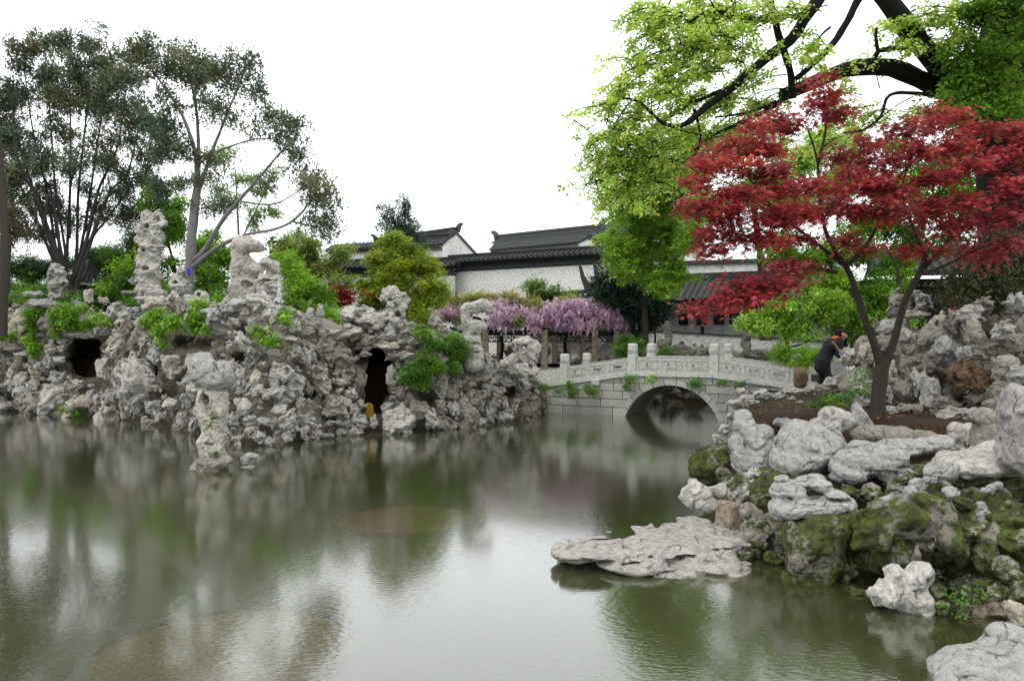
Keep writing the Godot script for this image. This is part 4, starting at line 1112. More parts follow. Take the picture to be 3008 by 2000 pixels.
	for q in [[2080, 1330, 46, 40, 8.6], [2130, 1400, 40, 34, 8.0], [2150, 1340, 30, 50, 8.3], [2260, 1410, 44, 40, 7.2], [2290, 1450, 40, 34, 6.9], [2250, 1480, 50, 40, 6.6], [2190, 1500, 44, 34, 6.7], [2270, 1540, 50, 44, 6.3], [2230, 1600, 56, 44, 6.2], [2180, 1640, 50, 36, 6.1], [2280, 1640, 46, 40, 6.0], [2300, 1570, 40, 60, 6.0], [2510, 1460, 60, 36, 6.3], [2560, 1450, 50, 40, 6.2], [2480, 1440, 40, 30, 6.6], [2520, 1520, 50, 44, 6.0], [2500, 1600, 44, 60, 5.9], [2490, 1680, 50, 44, 5.6], [2540, 1640, 40, 50, 5.6], [2520, 1740, 40, 30, 5.3],
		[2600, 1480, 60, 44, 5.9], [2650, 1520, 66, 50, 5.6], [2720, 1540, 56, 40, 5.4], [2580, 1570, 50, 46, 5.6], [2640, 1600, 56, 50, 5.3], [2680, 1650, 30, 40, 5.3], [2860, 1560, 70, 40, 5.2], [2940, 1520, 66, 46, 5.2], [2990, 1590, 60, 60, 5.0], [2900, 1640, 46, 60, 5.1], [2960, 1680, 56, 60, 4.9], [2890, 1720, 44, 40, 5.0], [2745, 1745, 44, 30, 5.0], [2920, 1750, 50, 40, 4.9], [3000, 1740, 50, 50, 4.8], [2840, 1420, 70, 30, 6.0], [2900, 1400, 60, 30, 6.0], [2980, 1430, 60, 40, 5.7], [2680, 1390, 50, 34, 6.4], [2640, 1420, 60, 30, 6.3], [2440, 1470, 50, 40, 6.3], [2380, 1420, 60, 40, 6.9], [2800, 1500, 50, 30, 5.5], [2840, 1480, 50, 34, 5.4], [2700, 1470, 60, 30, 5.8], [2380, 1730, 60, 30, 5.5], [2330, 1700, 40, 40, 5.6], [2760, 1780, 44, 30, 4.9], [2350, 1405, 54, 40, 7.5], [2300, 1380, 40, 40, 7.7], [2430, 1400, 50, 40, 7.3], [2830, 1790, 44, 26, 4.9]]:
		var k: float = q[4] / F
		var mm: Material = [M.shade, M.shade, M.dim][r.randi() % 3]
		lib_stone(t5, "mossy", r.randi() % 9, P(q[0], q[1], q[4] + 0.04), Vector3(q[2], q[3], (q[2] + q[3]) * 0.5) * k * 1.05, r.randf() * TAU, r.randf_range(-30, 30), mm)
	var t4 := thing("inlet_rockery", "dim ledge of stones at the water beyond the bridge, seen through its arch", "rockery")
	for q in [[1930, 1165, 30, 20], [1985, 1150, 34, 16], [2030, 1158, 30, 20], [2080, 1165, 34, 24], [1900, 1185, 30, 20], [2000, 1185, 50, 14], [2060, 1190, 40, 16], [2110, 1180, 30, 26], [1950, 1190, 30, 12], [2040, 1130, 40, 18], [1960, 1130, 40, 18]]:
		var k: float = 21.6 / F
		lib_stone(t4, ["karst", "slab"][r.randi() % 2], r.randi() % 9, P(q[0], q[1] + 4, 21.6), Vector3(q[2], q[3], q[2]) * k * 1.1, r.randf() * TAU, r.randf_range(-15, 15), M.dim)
	# boulders along the foot of the white corridor
	var t3 := thing("lawn_rockery", "low line of weathered grey stones along the lawn between bridge and white corridor", "rockery")
	for q in [[1900, 1030, 30, 26], [1945, 1060, 40, 26], [2010, 1035, 44, 30], [2060, 1045, 40, 36], [2110, 1060, 36, 26], [2160, 1050, 30, 30], [2240, 1045, 40, 28], [2280, 1050, 36, 24], [2210, 1070, 40, 20], [1840, 1070, 34, 20], [1780, 1065, 30, 26], [1720, 1040, 36, 40], [1690, 1060, 30, 30], [1760, 1010, 24, 30], [1650, 1050, 24, 30], [1580, 1050, 24, 30], [1600, 1030, 20, 26], [1500, 1030, 24, 34], [1455, 1050, 20, 34]]:
		var d := 20.5 if q[0] > 1860 else 24.0
		var k: float = d / F
		lib_stone(t3, ["karst", "block"][r.randi() % 2], r.randi() % 9, P(q[0], q[1], d), Vector3(q[2], q[3], (q[2] + q[3]) * 0.5) * k * 1.1, r.randf() * TAU, r.randf_range(-15, 15), M.dim if r.randf() < 0.6 else M.rock)
# ---------- ground and water ----------
const POND := [[-60, -19.6], [-15, -19.4], [-12.9, -19.0], [-10.15, -17.9], [-7.9, -16.3], [-6.2, -14.5], [-4.8, -12.9], [-3.8, -13.1], [-3.2, -14.4], [-1.6, -14.9], [-0.5, -16.1], [0.6, -18.2], [1.6, -19.0], [2.2, -21.5], [1.6, -26], [7.0, -26], [6.0, -20], [5.0, -17.0], [4.6, -15.8], [3.9, -13.0], [3.0, -10.6], [2.5, -9.2], [2.3, -8.2], [1.9, -7.2], [2.1, -6.4], [2.3, -5.8], [2.6, -5.3], [3.1, -5.0], [8, -5.0], [60, -5.0], [60, -3.6], [3.2, -3.5], [2.0, -3.0], [0, -2.4], [-60, -2.4]]

func pond_distance(p: Vector2) -> float:
	var best := 1e9
	var inside := false
	var n := POND.size()
	for k in n:
		var a := Vector2(POND[k][0], POND[k][1])
		var b := Vector2(POND[(k + 1) % n][0], POND[(k + 1) % n][1])
		best = minf(best, p.distance_squared_to(Geometry2D.get_closest_point_to_segment(p, a, b)))
		if (a.y > p.y) != (b.y > p.y) and p.x < (b.x - a.x) * (p.y - a.y) / (b.y - a.y) + a.x:
			inside = not inside
	return sqrt(best) * (-1.0 if inside else 1.0)

func ground_height(x: float, z: float) -> float:
	var d := pond_distance(Vector2(x, z))
	var land := 0.80
	if z > -3.4:
		land = 0.3
	elif x > 1.5 and z > -11.5:
		var rim := lerpf(-8.45, -7.62, smoothstep(3.45, 3.9, x))
		land = lerpf(-0.05, 0.93, smoothstep(rim + 0.35, rim, z))
	elif x > 2.6 and z > -17:
		land = 0.72
	elif x < 0.0 and z < -13.0:
		land = 1.3
	var edge := 0.35
	if x < 2.6 and z < -12.0:
		edge = 1.7
	return lerpf(-1.1, land, smoothstep(edge - 0.5, edge, d))

func noise_at(n: FastNoiseLite, x: float, z: float) -> float:
	return 0.25 * n.get_noise_2d(x * 3.0, z * 3.0)

func ground_and_water() -> void:
	var xs := []
	var zs := []
	for k in range(-52, 53):
		var u := k / 52.0
		xs.append(u * 26.0 + signf(u) * pow(absf(u), 9.0) * 150.0)
	for k in 112:
		var u := k / 111.0
		zs.append(4.0 - u * 42.0 - pow(u, 12.0) * 220.0)
	zs.insert(0, 40.0)
	zs.insert(0, 160.0)
	var n := noise(FastNoiseLite.TYPE_SIMPLEX_SMOOTH, 2, 0.6, 4)
	var g := G.new()
	for z in zs:
		for x in xs:
			var bare := noise_at(n, x, z)
			g.tint = Color(1, 0.98, 0.95) if x > 2.6 and z < -7.7 and z > -11.0 else Color(0.50 + bare, 0.56 + bare, 0.36)
			g.vert(Vector3(x, ground_height(x, z) + 0.05 * n.get_noise_2d(x, z), z), Vector3.UP)
	var w := xs.size()
	for b in range(1, zs.size() - 1):
		for a in range(1, w - 1):
			var k := b * w + a
			var q := (g.v[k + w] - g.v[k - w]).cross(g.v[k + 1] - g.v[k - 1]).normalized()
			g.n[k] = q if q.y > 0.0 else -q
	for b in zs.size() - 1:
		for a in w - 1:
			var k := b * w + a
			g.face(k, k + 1, k + w)
			g.face(k + 1, k + w + 1, k + w)
	structure("ground", g.mesh(), M.soil)
	var p := G.new()
	p.flat([Vector3(-70, 0, 2), Vector3(70, 0, 2), Vector3(70, 0, -40), Vector3(-70, 0, -40)], Vector3.UP)
	structure("pond_water", p.mesh(), M.water)
	for q in [["round basin of mud, faintly seen beneath the water in the middle of the pond", Vector3(-1.08, -0.05, -7.75), 0.74, 0.68], ["large round basin of mud, faintly seen beneath the water at the lower left", Vector3(-1.70, -0.05, -4.5), 0.78, 0.66]]:
		var t := thing("sunken_basin", q[0], "basin", q[1], 0.0, "round basins sunk under the pond's surface")
		var m := G.new()
		var top := []
		var rim := []
		var rad := []
		for k in 41:
			var a := TAU * k / 40.0
			var c := Vector3(cos(a) * q[2], 0.0, sin(a) * q[3]) * (1.0 + 0.03 * sin(a * 3.0))
			rim.append(c)
			rad.append(0.028)
			if k < 40:
				top.append(c + Vector3(0, -0.01, 0))
		m.flat(top, Vector3.UP)
		put("mud", m.mesh(), M.mud, t)
		m = G.new()
		m.tube(rim, rad, 6)
		put("rim", m.mesh(), M.darkwood, t)

# ---------- the bridge ----------
func deck_y(s: float) -> float:
	if s < -0.985:
		return 1.05 - 0.147 * (-0.985 - s)
	if s > 0.951:
		return 1.05 - 0.120 * (s - 0.951)
	return 1.05

func sheared(g: G, s0: float, s1: float, h0: float, h1: float, z0: float, z1: float) -> void:
	var a := deck_y(s0 + 0.001)
	var b := deck_y(s1 - 0.001)
	g.hexa([Vector3(s0, a + h0, z0), Vector3(s1, b + h0, z0), Vector3(s1, b + h0, z1), Vector3(s0, a + h0, z1), Vector3(s0, a + h1, z0), Vector3(s1, b + h1, z0), Vector3(s1, b + h1, z1), Vector3(s0, a + h1, z1)])

func bridge() -> void:
	var t := thing("stone_bridge", "small arched bridge of pale grey stone with a carved balustrade across the pond's inlet", "bridge", Vector3(3.69, 0, -17.24), -0.503)
	var r := RandomNumberGenerator.new()
	r.seed = 9
	var ctr := Vector2(-0.04, -0.40)
	var ra := 1.17
	var arch := PackedVector2Array()
	var arch_out := PackedVector2Array()
	for k in 49:
		var a := TAU * k / 48.0
		arch.append(ctr + Vector2(cos(a), sin(a)) * ra)
		arch_out.append(ctr + Vector2(cos(a), sin(a)) * (ra + 0.135))
	var body := PackedVector2Array([Vector2(-4.0, -0.7), Vector2(3.5, -0.7), Vector2(3.5, deck_y(3.5) - 0.02), Vector2(0.951, 1.03), Vector2(-0.985, 1.03), Vector2(-4.0, deck_y(-4.0) - 0.02)])
	var g := G.new()
	for poly in Geometry2D.clip_polygons(body, arch):
		if not Geometry2D.is_polygon_clockwise(poly) or poly.size() > 5:
			g.prism(Array(poly), Transform3D(Basis(), Vector3(0, 0, -1.6)), 1.57)
	put("arch_body", g.mesh(), M.core, t)
	# ashlar, block by block
	var ys := [-0.4, 0.2, 0.40, 0.60, 0.79, 0.96]
	for side in [0, 1]:
		for row in 5:
			var s := -3.9 + r.randf() * 0.3
			while s < 3.3:
				var l := r.randf_range(0.4, 0.95) if row > 0 else r.randf_range(0.8, 1.5)
				var e := 0.009
				var blk := PackedVector2Array([Vector2(s + e, ys[row] + e), Vector2(s + l - e, ys[row] + e + r.randf_range(-0.004, 0.004)), Vector2(s + l - e, ys[row + 1] - e), Vector2(s + e, ys[row + 1] - e)])
				var top := PackedVector2Array([Vector2(-4, -2), Vector2(4, -2), Vector2(4, deck_y(4.0) - 0.10), Vector2(0.951, 0.955), Vector2(-0.985, 0.955), Vector2(-4, deck_y(-4.0) - 0.10)])
				s += l
				for c in Geometry2D.clip_polygons(blk, arch_out):
					for q in Geometry2D.intersect_polygons(c, top):
						if area_of(q) < 0.008:
							continue
						var b := G.new()
						var v := r.randf_range(0.72, 1.0)
						b.tint = Color(v, v * r.randf_range(0.97, 1.0), v * r.randf_range(0.92, 1.0))
						var proud := r.randf_range(-0.004, 0.014)
						if side == 0:
							b.prism(Array(q), Transform3D(Basis(), Vector3(0, 0, -0.05)), 0.05 + proud)
						else:
							b.prism(Array(q), Transform3D(Basis(), Vector3(0, 0, -1.62 - proud)), 0.06)
						put("block", b.mesh(), M.block, t)
		for k in 11:
			var a0 := PI * (0.085 + 0.83 * k / 11.0) + 0.006
			var a1 := PI * (0.085 + 0.83 * (k + 1) / 11.0) - 0.006
			var q := []
			for u in 5:
				var a := lerpf(a0, a1, u / 4.0)
				q.append(ctr + Vector2(cos(a), sin(a)) * (ra - 0.004))
			for u in 5:
				var a := lerpf(a1, a0, u / 4.0)
				q.append(ctr + Vector2(cos(a), sin(a)) * (ra + 0.13))
			var b := G.new()
			var v := r.randf_range(0.8, 1.0)
			b.tint = Color(v, v, v * 0.97)
			b.prism(q, Transform3D(Basis(), Vector3(0, 0, -0.10 if side == 0 else -1.64)), 0.125 if side == 0 else 0.14)
			put("arch_stone", b.mesh(), M.block, t)
	# deck, string course, balustrade
	var ends := [-3.9, -2.76, -0.985, 0.951, 2.70, 3.3]
	for k in 5:
		var dk := G.new()
		sheared(dk, ends[k], ends[k + 1], -0.02, 0.03, -1.56, -0.02)
		put("deck_slab", dk.mesh(), M.block, t)
		for z in [[-0.2, 0.06], [-1.66, -1.4]]:
			var cs := G.new()
			sheared(cs, ends[k] + 0.003, ends[k + 1] - 0.003, -0.085, -0.025, z[0], z[1])
			sheared(cs, ends[k] + 0.003, ends[k + 1] - 0.003, -0.022, 0.0, z[0], z[1] - 0.02)
			put("string_course", cs.mesh(), M.rail, t)
	for z in [-0.10, -1.50]:
		for k in 3:
			var a: float = ends[k + 1] + 0.105
			var b: float = ends[k + 2] - 0.105
			var pg := G.new()
			var v := r.randf_range(0.9, 1.0)
			pg.tint = Color(v, v, v)
			sheared(pg, a, b, 0.032, 0.145, z - 0.05, z + 0.05)
			sheared(pg, a, b, 0.212, 0.335, z - 0.05, z + 0.05)
			sheared(pg, a, b, 0.345, 0.362, z - 0.055, z + 0.055)
			sheared(pg, a, b, 0.335, 0.345, z - 0.04, z + 0.04)
			var w := (b - a) / 3.0
			var at := a
			for q in 3:
				var m := a + w * (q + 0.5)
				var half := 0.095 if q != 0 or k != 1 else 0.035
				sheared(pg, at, m - half, 0.145, 0.212, z - 0.05, z + 0.05)
				at = m + half
				for f in [[m - w * 0.42, m + w * 0.42, 0.085, 0.095], [m - w * 0.42, m + w * 0.42, 0.275, 0.285], [m - w * 0.42, m - w * 0.42 + 0.01, 0.095, 0.275], [m + w * 0.42 - 0.01, m + w * 0.42, 0.095, 0.275], [m - half - 0.025, m + half + 0.025, 0.222, 0.236], [m - half - 0.025, m + half + 0.025, 0.122, 0.136], [m - half - 0.025, m - half - 0.012, 0.136, 0.222], [m + half + 0.012, m + half + 0.025, 0.136, 0.222]]:
					sheared(pg, f[0], f[1], f[2], f[3], z + 0.049, z + 0.066)
			sheared(pg, at, b, 0.145, 0.212, z - 0.05, z + 0.05)
			put("balustrade_panel", pg.mesh(), M.rail, t)
		var solid := G.new()
		sheared(solid, -3.75, -2.87, 0.032, 0.345, z - 0.06, z + 0.06)
		put("end_panel", solid.mesh(), M.rail, t)
		for k in 4:
			var p := G.new()
			p.bev(Vector3(-0.1, -0.02, -0.1), Vector3(0.1, 0.42, 0.1), 0.012)
			p.bev(Vector3(-0.088, 0.41, -0.088), Vector3(0.088, 0.455, 0.088), 0.01)
			p.bev(Vector3(-0.108, 0.45, -0.108), Vector3(0.108, 0.47, 0.108), 0.01)
			p.bev(Vector3(-0.1, 0.465, -0.1), Vector3(0.1, 0.68, 0.1), 0.035)
			p.bev(Vector3(-0.06, 0.50, 0.085), Vector3(0.06, 0.64, 0.106), 0.006)
			put("balustrade_post", p.mesh(), M.rail, t, Transform3D(Basis(), Vector3(ends[k + 1], deck_y(ends[k + 1]), z)))
	for q in [[-1.86, 0.77], [1.61, 0.70]]:
		var b := G.new()
		b.bev(Vector3(-0.10, -0.06, -0.05), Vector3(0.10, 0.10, 0.14), 0.02)
		put("carved_boss", b.mesh(), M.block, t, Transform3D(Basis(), Vector3(q[0], q[1], 0)))

func area_of(q: PackedVector2Array) -> float:
	var s := 0.0
	for k in q.size():
		s += q[k].cross(q[(k + 1) % q.size()])
	return absf(s) / 2.0

# ---------- buildings ----------
# rows of half-round tiles down a slope, from the eave line A-B up to the ridge line D-C; UP points out of the slope
func tiled(parent: Node3D, a: Vector3, b: Vector3, c: Vector3, d: Vector3, pitch: float, m: Material, thick := 0.08, called := "roof") -> void:
	var out := (b - a).cross(d - a).normalized()
	if out.y < 0.0:
		out = -out
	var g := G.new()
	g.hexa([a - out * thick, b - out * thick, c - out * thick, d - out * thick, a, b, c, d])
	var roof := put(called, g.mesh(), m, parent)
	var n := maxi(2, int((b - a).length() / pitch))
	var mid_l := ((d - a).length() + (c - b).length()) / 2.0
	var rr := pitch * 0.30
	var meshes := []
	for k in n + 1:
		var u := clampf(float(k) / n, 0.012, 0.988)
		var p := a.lerp(b, u)
		var q := d.lerp(c, u)
		var t := G.new()
		var v := 0.75 + 0.25 * fposmod(k * 0.618, 1.0)
		t.tint = Color(v, v, v)
		var dir := (q - p).normalized()
		var pts := []
		var rad := []
		var seg := 3
		for e in seg:
			pts.append(p.lerp(q, float(e) / seg) - dir * 0.0 + out * rr * 0.12)
			rad.append(rr * 1.08)
			pts.append(p.lerp(q, (e + 0.97) / seg) + out * rr * 0.12)
			rad.append(rr * 0.9)
		t.tube(pts, rad, 6)
		put("tile_row", t.mesh(), m, roof)
	if mid_l < 0.0:
		print(meshes)

# a ridge beam with an upturned hook at each end
func ridge(parent: Node3D, a: Vector3, b: Vector3, h: float, w: float, m: Material, hooks := true) -> void:
	var u := (b - a).normalized()
	var l := (b - a).length()
	var side := u.cross(Vector3.UP).normalized()
	var g := G.new()
	var bs := Transform3D(Basis(u, Vector3.UP, -side), a)
	for q in [[0.0, h * 0.28, w], [h * 0.28, h * 0.72, w * 0.7], [h * 0.72, h, w * 1.05]]:
		var s := G.new()
		g.hexa([bs * Vector3(0, q[0], -q[2] / 2), bs * Vector3(l, q[0], -q[2] / 2), bs * Vector3(l, q[0], q[2] / 2), bs * Vector3(0, q[0], q[2] / 2), bs * Vector3(0, q[1], -q[2] / 2), bs * Vector3(l, q[1], -q[2] / 2), bs * Vector3(l, q[1], q[2] / 2), bs * Vector3(0, q[1], q[2] / 2)])
	put("ridge", g.mesh(), m, parent)
	if hooks:
		for e in 2:
			var o := Transform3D(Basis(u if e == 1 else -u, Vector3.UP, side if e == 1 else -side), (b if e == 1 else a)) * Transform3D(Basis(), Vector3(0, 0, -w * 0.35))
			var k := h * 1.25
			var p := G.new()
			p.prism([Vector2(-0.8, 0.0) * k, Vector2(0.12, 0.0) * k, Vector2(0.2, 0.5) * k, Vector2(0.38, 0.9) * k, Vector2(0.72, 1.12) * k, Vector2(0.62, 1.3) * k, Vector2(0.2, 1.34) * k, Vector2(-0.15, 1.1) * k, Vector2(-0.4, 0.8) * k], o, w * 0.7)
			put("ridge_ornament", p.mesh(), M.slate, parent)

func plank(g: G, a: Vector3, b: Vector3, y0: float, y1: float, z0: float, z1: float) -> void:
	g.box(Vector3(a.x, y0, z0), Vector3(b.x, y1, z1))

# a node standing at A whose x axis runs along the ground towards B
func facing(called: String, label: String, category: String, a: Vector3, b: Vector3, group := "") -> Node3D:
	var d := b - a
	return thing(called, label, category, Vector3(a.x, 0, a.z), -atan2(d.z, d.x), group)

func win(parent: Node3D, x0: float, x1: float, y0: float, y1: float, z: float, bars := 1) -> void:
	var w := put("window", box_mesh(Vector3(x0, y0, z - 0.05), Vector3(x1, y1, z + 0.006)), M.glass, parent)
	var g := G.new()
	var e := 0.045
	g.box(Vector3(x0 - e, y0 - e, z - 0.04), Vector3(x1 + e, y0, z + 0.05))
	g.box(Vector3(x0 - e, y1, z - 0.04), Vector3(x1 + e, y1 + e, z + 0.05))
	g.box(Vector3(x0 - e, y0 + 0.001, z - 0.04), Vector3(x0, y1 - 0.001, z + 0.05))
	g.box(Vector3(x1, y0 + 0.001, z - 0.04), Vector3(x1 + e, y1 - 0.001, z + 0.05))
	for k in bars:
		var x := lerpf(x0, x1, (k + 1.0) / (bars + 1.0))
		g.box(Vector3(x - 0.012, y0 + 0.001, z - 0.03), Vector3(x + 0.012, y1 - 0.001, z + 0.03))
	put("frame", g.mesh(), M.darkwood, w)

# a wall along local x from 0 to L, its coping of tiles on the near side
func coped_wall(t: Node3D, l: float, foot: float, top: float, m: Material, tile := 0.34, frieze := 0.3, pitch := 0.24) -> void:
	put("wall", box_mesh(Vector3(0, foot, -0.35), Vector3(l, top - tile - frieze, 0)), m, t)
	var g := G.new()
	g.box(Vector3(0.002, top - tile - frieze + 0.002, -0.37), Vector3(l - 0.002, top - tile - 0.06, 0.025))
	g.box(Vector3(0.002, top - tile - frieze + 0.05, -0.40), Vector3(l - 0.002, top - tile - frieze + 0.09, 0.05))
	g.box(Vector3(-0.05, top - tile - 0.058, -0.44), Vector3(l + 0.05, top - tile, 0.12))
	put("frieze", g.mesh(), M.frieze, t)
	tiled(t, Vector3(-0.1, top - tile + 0.06, 0.30), Vector3(l + 0.1, top - tile + 0.06, 0.30), Vector3(l + 0.1, top - 0.06, -0.16), Vector3(-0.1, top - 0.06, -0.16), pitch, M.tile, 0.05, "coping")
	tiled(t, Vector3(-0.1, top - tile + 0.06, -0.66), Vector3(l + 0.1, top - tile + 0.06, -0.66), Vector3(l + 0.1, top - 0.06, -0.18), Vector3(-0.1, top - 0.06, -0.18), pitch * 3.0, M.tile, 0.05, "coping")
	ridge(t, Vector3(-0.12, top - 0.09, -0.17), Vector3(l + 0.12, top - 0.09, -0.17), 0.17, 0.16, M.tile, false)

# a gabled house: local x along the eave from 0 to L, depth W behind it
func gabled(t: Node3D, l: float, w: float, foot: float, eave: float, top: float, m: Material, pitch := 0.25, over := 0.25) -> void:
	var g := G.new()
	g.prism([Vector2(0, foot), Vector2(w, foot), Vector2(w, eave), Vector2(w / 2.0, top - 0.1), Vector2(0, eave)], Transform3D(Basis(Vector3(0, 0, -1), Vector3.UP, Vector3.RIGHT), Vector3.ZERO), l)
	put("wall", g.mesh(), m, t)
	var drop := (top - eave) / (w / 2.0) * over
	tiled(t, Vector3(-0.08, eave - drop + 0.05, over), Vector3(l + 0.08, eave - drop + 0.05, over), Vector3(l + 0.08, top, -w / 2.0), Vector3(-0.08, top, -w / 2.0), pitch, M.tile)
	tiled(t, Vector3(-0.08, eave - drop + 0.05, -w - over), Vector3(l + 0.08, eave - drop + 0.05, -w - over), Vector3(l + 0.08, top, -w / 2.0 - 0.01), Vector3(-0.08, top, -w / 2.0 - 0.01), pitch * 4.0, M.tile)
	ridge(t, Vector3(-0.1, top - 0.05, -w / 2.0), Vector3(l + 0.1, top - 0.05, -w / 2.0), 0.36, 0.2, M.slate)

func buildings() -> void:
	# the long coped wall behind the arbour
	var a := P(1318, 755, 30.0)
	var b := P(1960, 715, 25.6)
	var l := Vector2(b.x - a.x, b.z - a.z).length()
	var t := facing("garden_wall", "tall whitewashed garden wall, mottled grey, with a dark tiled coping, behind the wisteria arbour", "wall", a, b)
	coped_wall(t, l, 0.6, 5.15, M.stained, 0.32, 0.30, 0.21)
	var g := G.new()
	g.prism([Vector2(-0.7, 5.05), Vector2(0.0, 4.55), Vector2(0.55, 3.4), Vector2(0.62, 2.6), Vector2(0.3, 2.6), Vector2(0.1, 3.5), Vector2(-0.4, 4.2), Vector2(-0.9, 4.5)], Transform3D(Basis(), Vector3(0, 0, 0.06)), 0.25)
	put("buttress_coping", g.mesh(), M.frieze, t)
	# the big roof right behind it
	a = P(1392, 740, 37.5)
	b = P(1700, 722, 33.9)
	l = Vector2(b.x - a.x, b.z - a.z).length()
	t = facing("hall", "hall with a broad dark tiled roof and hooked ridge, above the garden wall", "hall", a, b)
	gabled(t, l, 3.9, 0.8, 6.25, 7.0, M.white, 0.2, 0.3)
	g = G.new()
	g.prism([Vector2(l + 0.05, 5.2), Vector2(l + 1.35, 5.2), Vector2(l + 1.35, 6.5), Vector2(l + 0.95, 7.05), Vector2(l + 0.05, 6.2)], Transform3D(Basis(), Vector3(0, 0, -1.9)), 0.3)
	put("gable_wall", g.mesh(), M.white, t)
	g = G.new()
	g.prism([Vector2(l + 0.0, 6.2), Vector2(l + 0.95, 7.06), Vector2(l + 1.42, 6.5), Vector2(l + 1.42, 6.58), Vector2(l + 0.95, 7.18), Vector2(l - 0.05, 6.3)], Transform3D(Basis(), Vector3(0, 0, -1.95)), 0.45)
	put("gable_coping", g.mesh(), M.frieze, t)
	# right: the eave with red boards
	a = P(1738, 700, 31.0)
	b = P(2040, 690, 29.5)
	t = facing("hall", "hall with red eave boards under a dark roof, behind the round green tree", "hall", a, b)
	l = 4.3
	put("wall", box_mesh(Vector3(0.3, 0.8, -3.0), Vector3(l, 5.75, -0.3)), M.white, t)
	put("eave_board", box_mesh(Vector3(0.02, 5.82, -0.06), Vector3(l, 6.02, 0.02)), M.redwood, t)
	tiled(t, Vector3(-0.15, 6.08, 0.15), Vector3(l, 6.08, 0.15), Vector3(l, 7.05, -1.5), Vector3(0.75, 7.05, -1.5), 0.2, M.tile)
	g = G.new()
	g.prism([Vector2(-0.1, 5.95), Vector2(-0.14, 6.12), Vector2(-0.3, 6.2), Vector2(0.5, 6.1), Vector2(0.5, 5.98)], Transform3D(Basis(), Vector3(0, 0, 0.0)), 0.2)
	put("eave_corner", g.mesh(), M.tile, t)
	ridge(t, Vector3(0.75, 7.0, -1.5), Vector3(l, 7.0, -1.5), 0.34, 0.2, M.tile)
	# left: gable end, long low wing with windows, and the wall before it
	a = P(1290, 770, 35.0)
	b = P(1392, 768, 34.2)
	t = facing("gabled_house", "white gable end with a dark verge, left of the broad dark roof", "house", a, b)
	l = Vector2(b.x - a.x, b.z - a.z).length()
	g = G.new()
	g.prism([Vector2(-0.9, 3.0), Vector2(l, 3.0), Vector2(l, 5.75), Vector2(l * 0.5, 6.72), Vector2(0, 6.25), Vector2(-0.9, 6.0)], Transform3D(Basis(), Vector3(0, 0, -4.0)), 4.0)
	put("wall", g.mesh(), M.white, t)
	g = G.new()
	g.prism([Vector2(-0.1, 6.18), Vector2(l * 0.5, 6.72), Vector2(l + 0.08, 5.72), Vector2(l + 0.1, 5.80), Vector2(l * 0.5, 6.84), Vector2(-0.1, 6.28)], Transform3D(Basis(), Vector3(0, 0, -0.1)), 0.16)
	put("verge", g.mesh(), M.tile, t)
	tiled(t, Vector3(-1.0, 6.02, -0.2), Vector3(0.02, 6.28, 0.0), Vector3(l * 0.5, 6.86, -0.1), Vector3(-1.5, 6.82, -0.9), 0.2, M.tile)
	tiled(t, Vector3(-2.6, 6.25, -0.9), Vector3(-0.1, 6.08, 0.05), Vector3(0.0, 6.5, -0.4), Vector3(-2.6, 6.75, -1.2), 0.2, M.tile)
	ridge(t, Vector3(-2.6, 6.78, -0.9), Vector3(l * 0.48, 6.84, -0.3), 0.26, 0.2, M.tile)
	a = P(975, 800, 35.0)
	b = P(1300, 790, 33.5)
	t = facing("low_wing", "low cream wing with small dark-framed windows, left of the yellow-green tree", "house", a, b)
	l = Vector2(b.x - a.x, b.z - a.z).length()
	put("wall", box_mesh(Vector3(0, 3.0, -2.5), Vector3(l, 6.0, 0)), M.white, t)
	for x in [0.25, 1.05, 1.95, 2.9]:
		win(t, x, x + 0.34, 5.02, 5.42, 0.0, 1)
	tiled(t, Vector3(-0.2, 6.0, 0.3), Vector3(l + 0.1, 6.06, 0.3), Vector3(l + 0.1, 6.5, -0.6), Vector3(-0.2, 6.34, -0.6), 0.19, M.tile)
	put("rafter_board", box_mesh(Vector3(-0.1, 5.86, 0.0), Vector3(l, 5.95, 0.12)), M.post, t)
	ridge(t, Vector3(1.9, 6.38, -0.6), Vector3(l + 0.1, 6.42, -0.6), 0.24, 0.2, M.tile)
	a = P(955, 770, 30.0)
	b = P(1330, 765, 29.0)
	t = facing("lower_wall", "lower whitewashed wall with tiled coping, in front of the cream wing", "wall", a, b)
	l = Vector2(b.x - a.x, b.z - a.z).length()
	coped_wall(t, l, 0.6, 4.97, M.white, 0.36, 0.30, 0.21)
	a = P(812, 725, 36.0)
	b = P(960, 712, 36.0)
	t = facing("gabled_house", "small cream house gable with a thin curved roof, between the grey tree's branches", "house", a, b)
	l = Vector2(b.x - a.x, b.z - a.z).length()
	g = G.new()
	g.prism([Vector2(-0.3, 3.0), Vector2(l, 3.0), Vector2(l, 6.1), Vector2(1.6, 6.5), Vector2(1.15, 7.05), Vector2(0.85, 6.55), Vector2(-0.3, 5.7)], Transform3D(Basis(), Vector3(0, 0, -2.0)), 2.0)
	put("wall", g.mesh(), M.white, t)
	g = G.new()
	g.prism([Vector2(-0.35, 5.66), Vector2(0.85, 6.53), Vector2(1.1, 7.1), Vector2(1.05, 7.15), Vector2(0.78, 6.62), Vector2(-0.4, 5.8)], Transform3D(Basis(), Vector3(0, 0, -0.1)), 0.2)
	put("verge", g.mesh(), M.post, t)
	tiled(t, Vector3(-0.3, 6.0, 0.1), Vector3(0.7, 6.45, 0.1), Vector3(0.7, 6.8, -0.8), Vector3(-0.1, 6.7, -0.8), 0.2, M.tile)
	# pavilion with flying eaves before the garden wall
	t = facing("pavilion", "grey pavilion roof with two upswept eave corners, between arbour and garden wall", "pavilion", P(1500, 880, 25.5), P(1800, 860, 24.5))
	l = 3.4
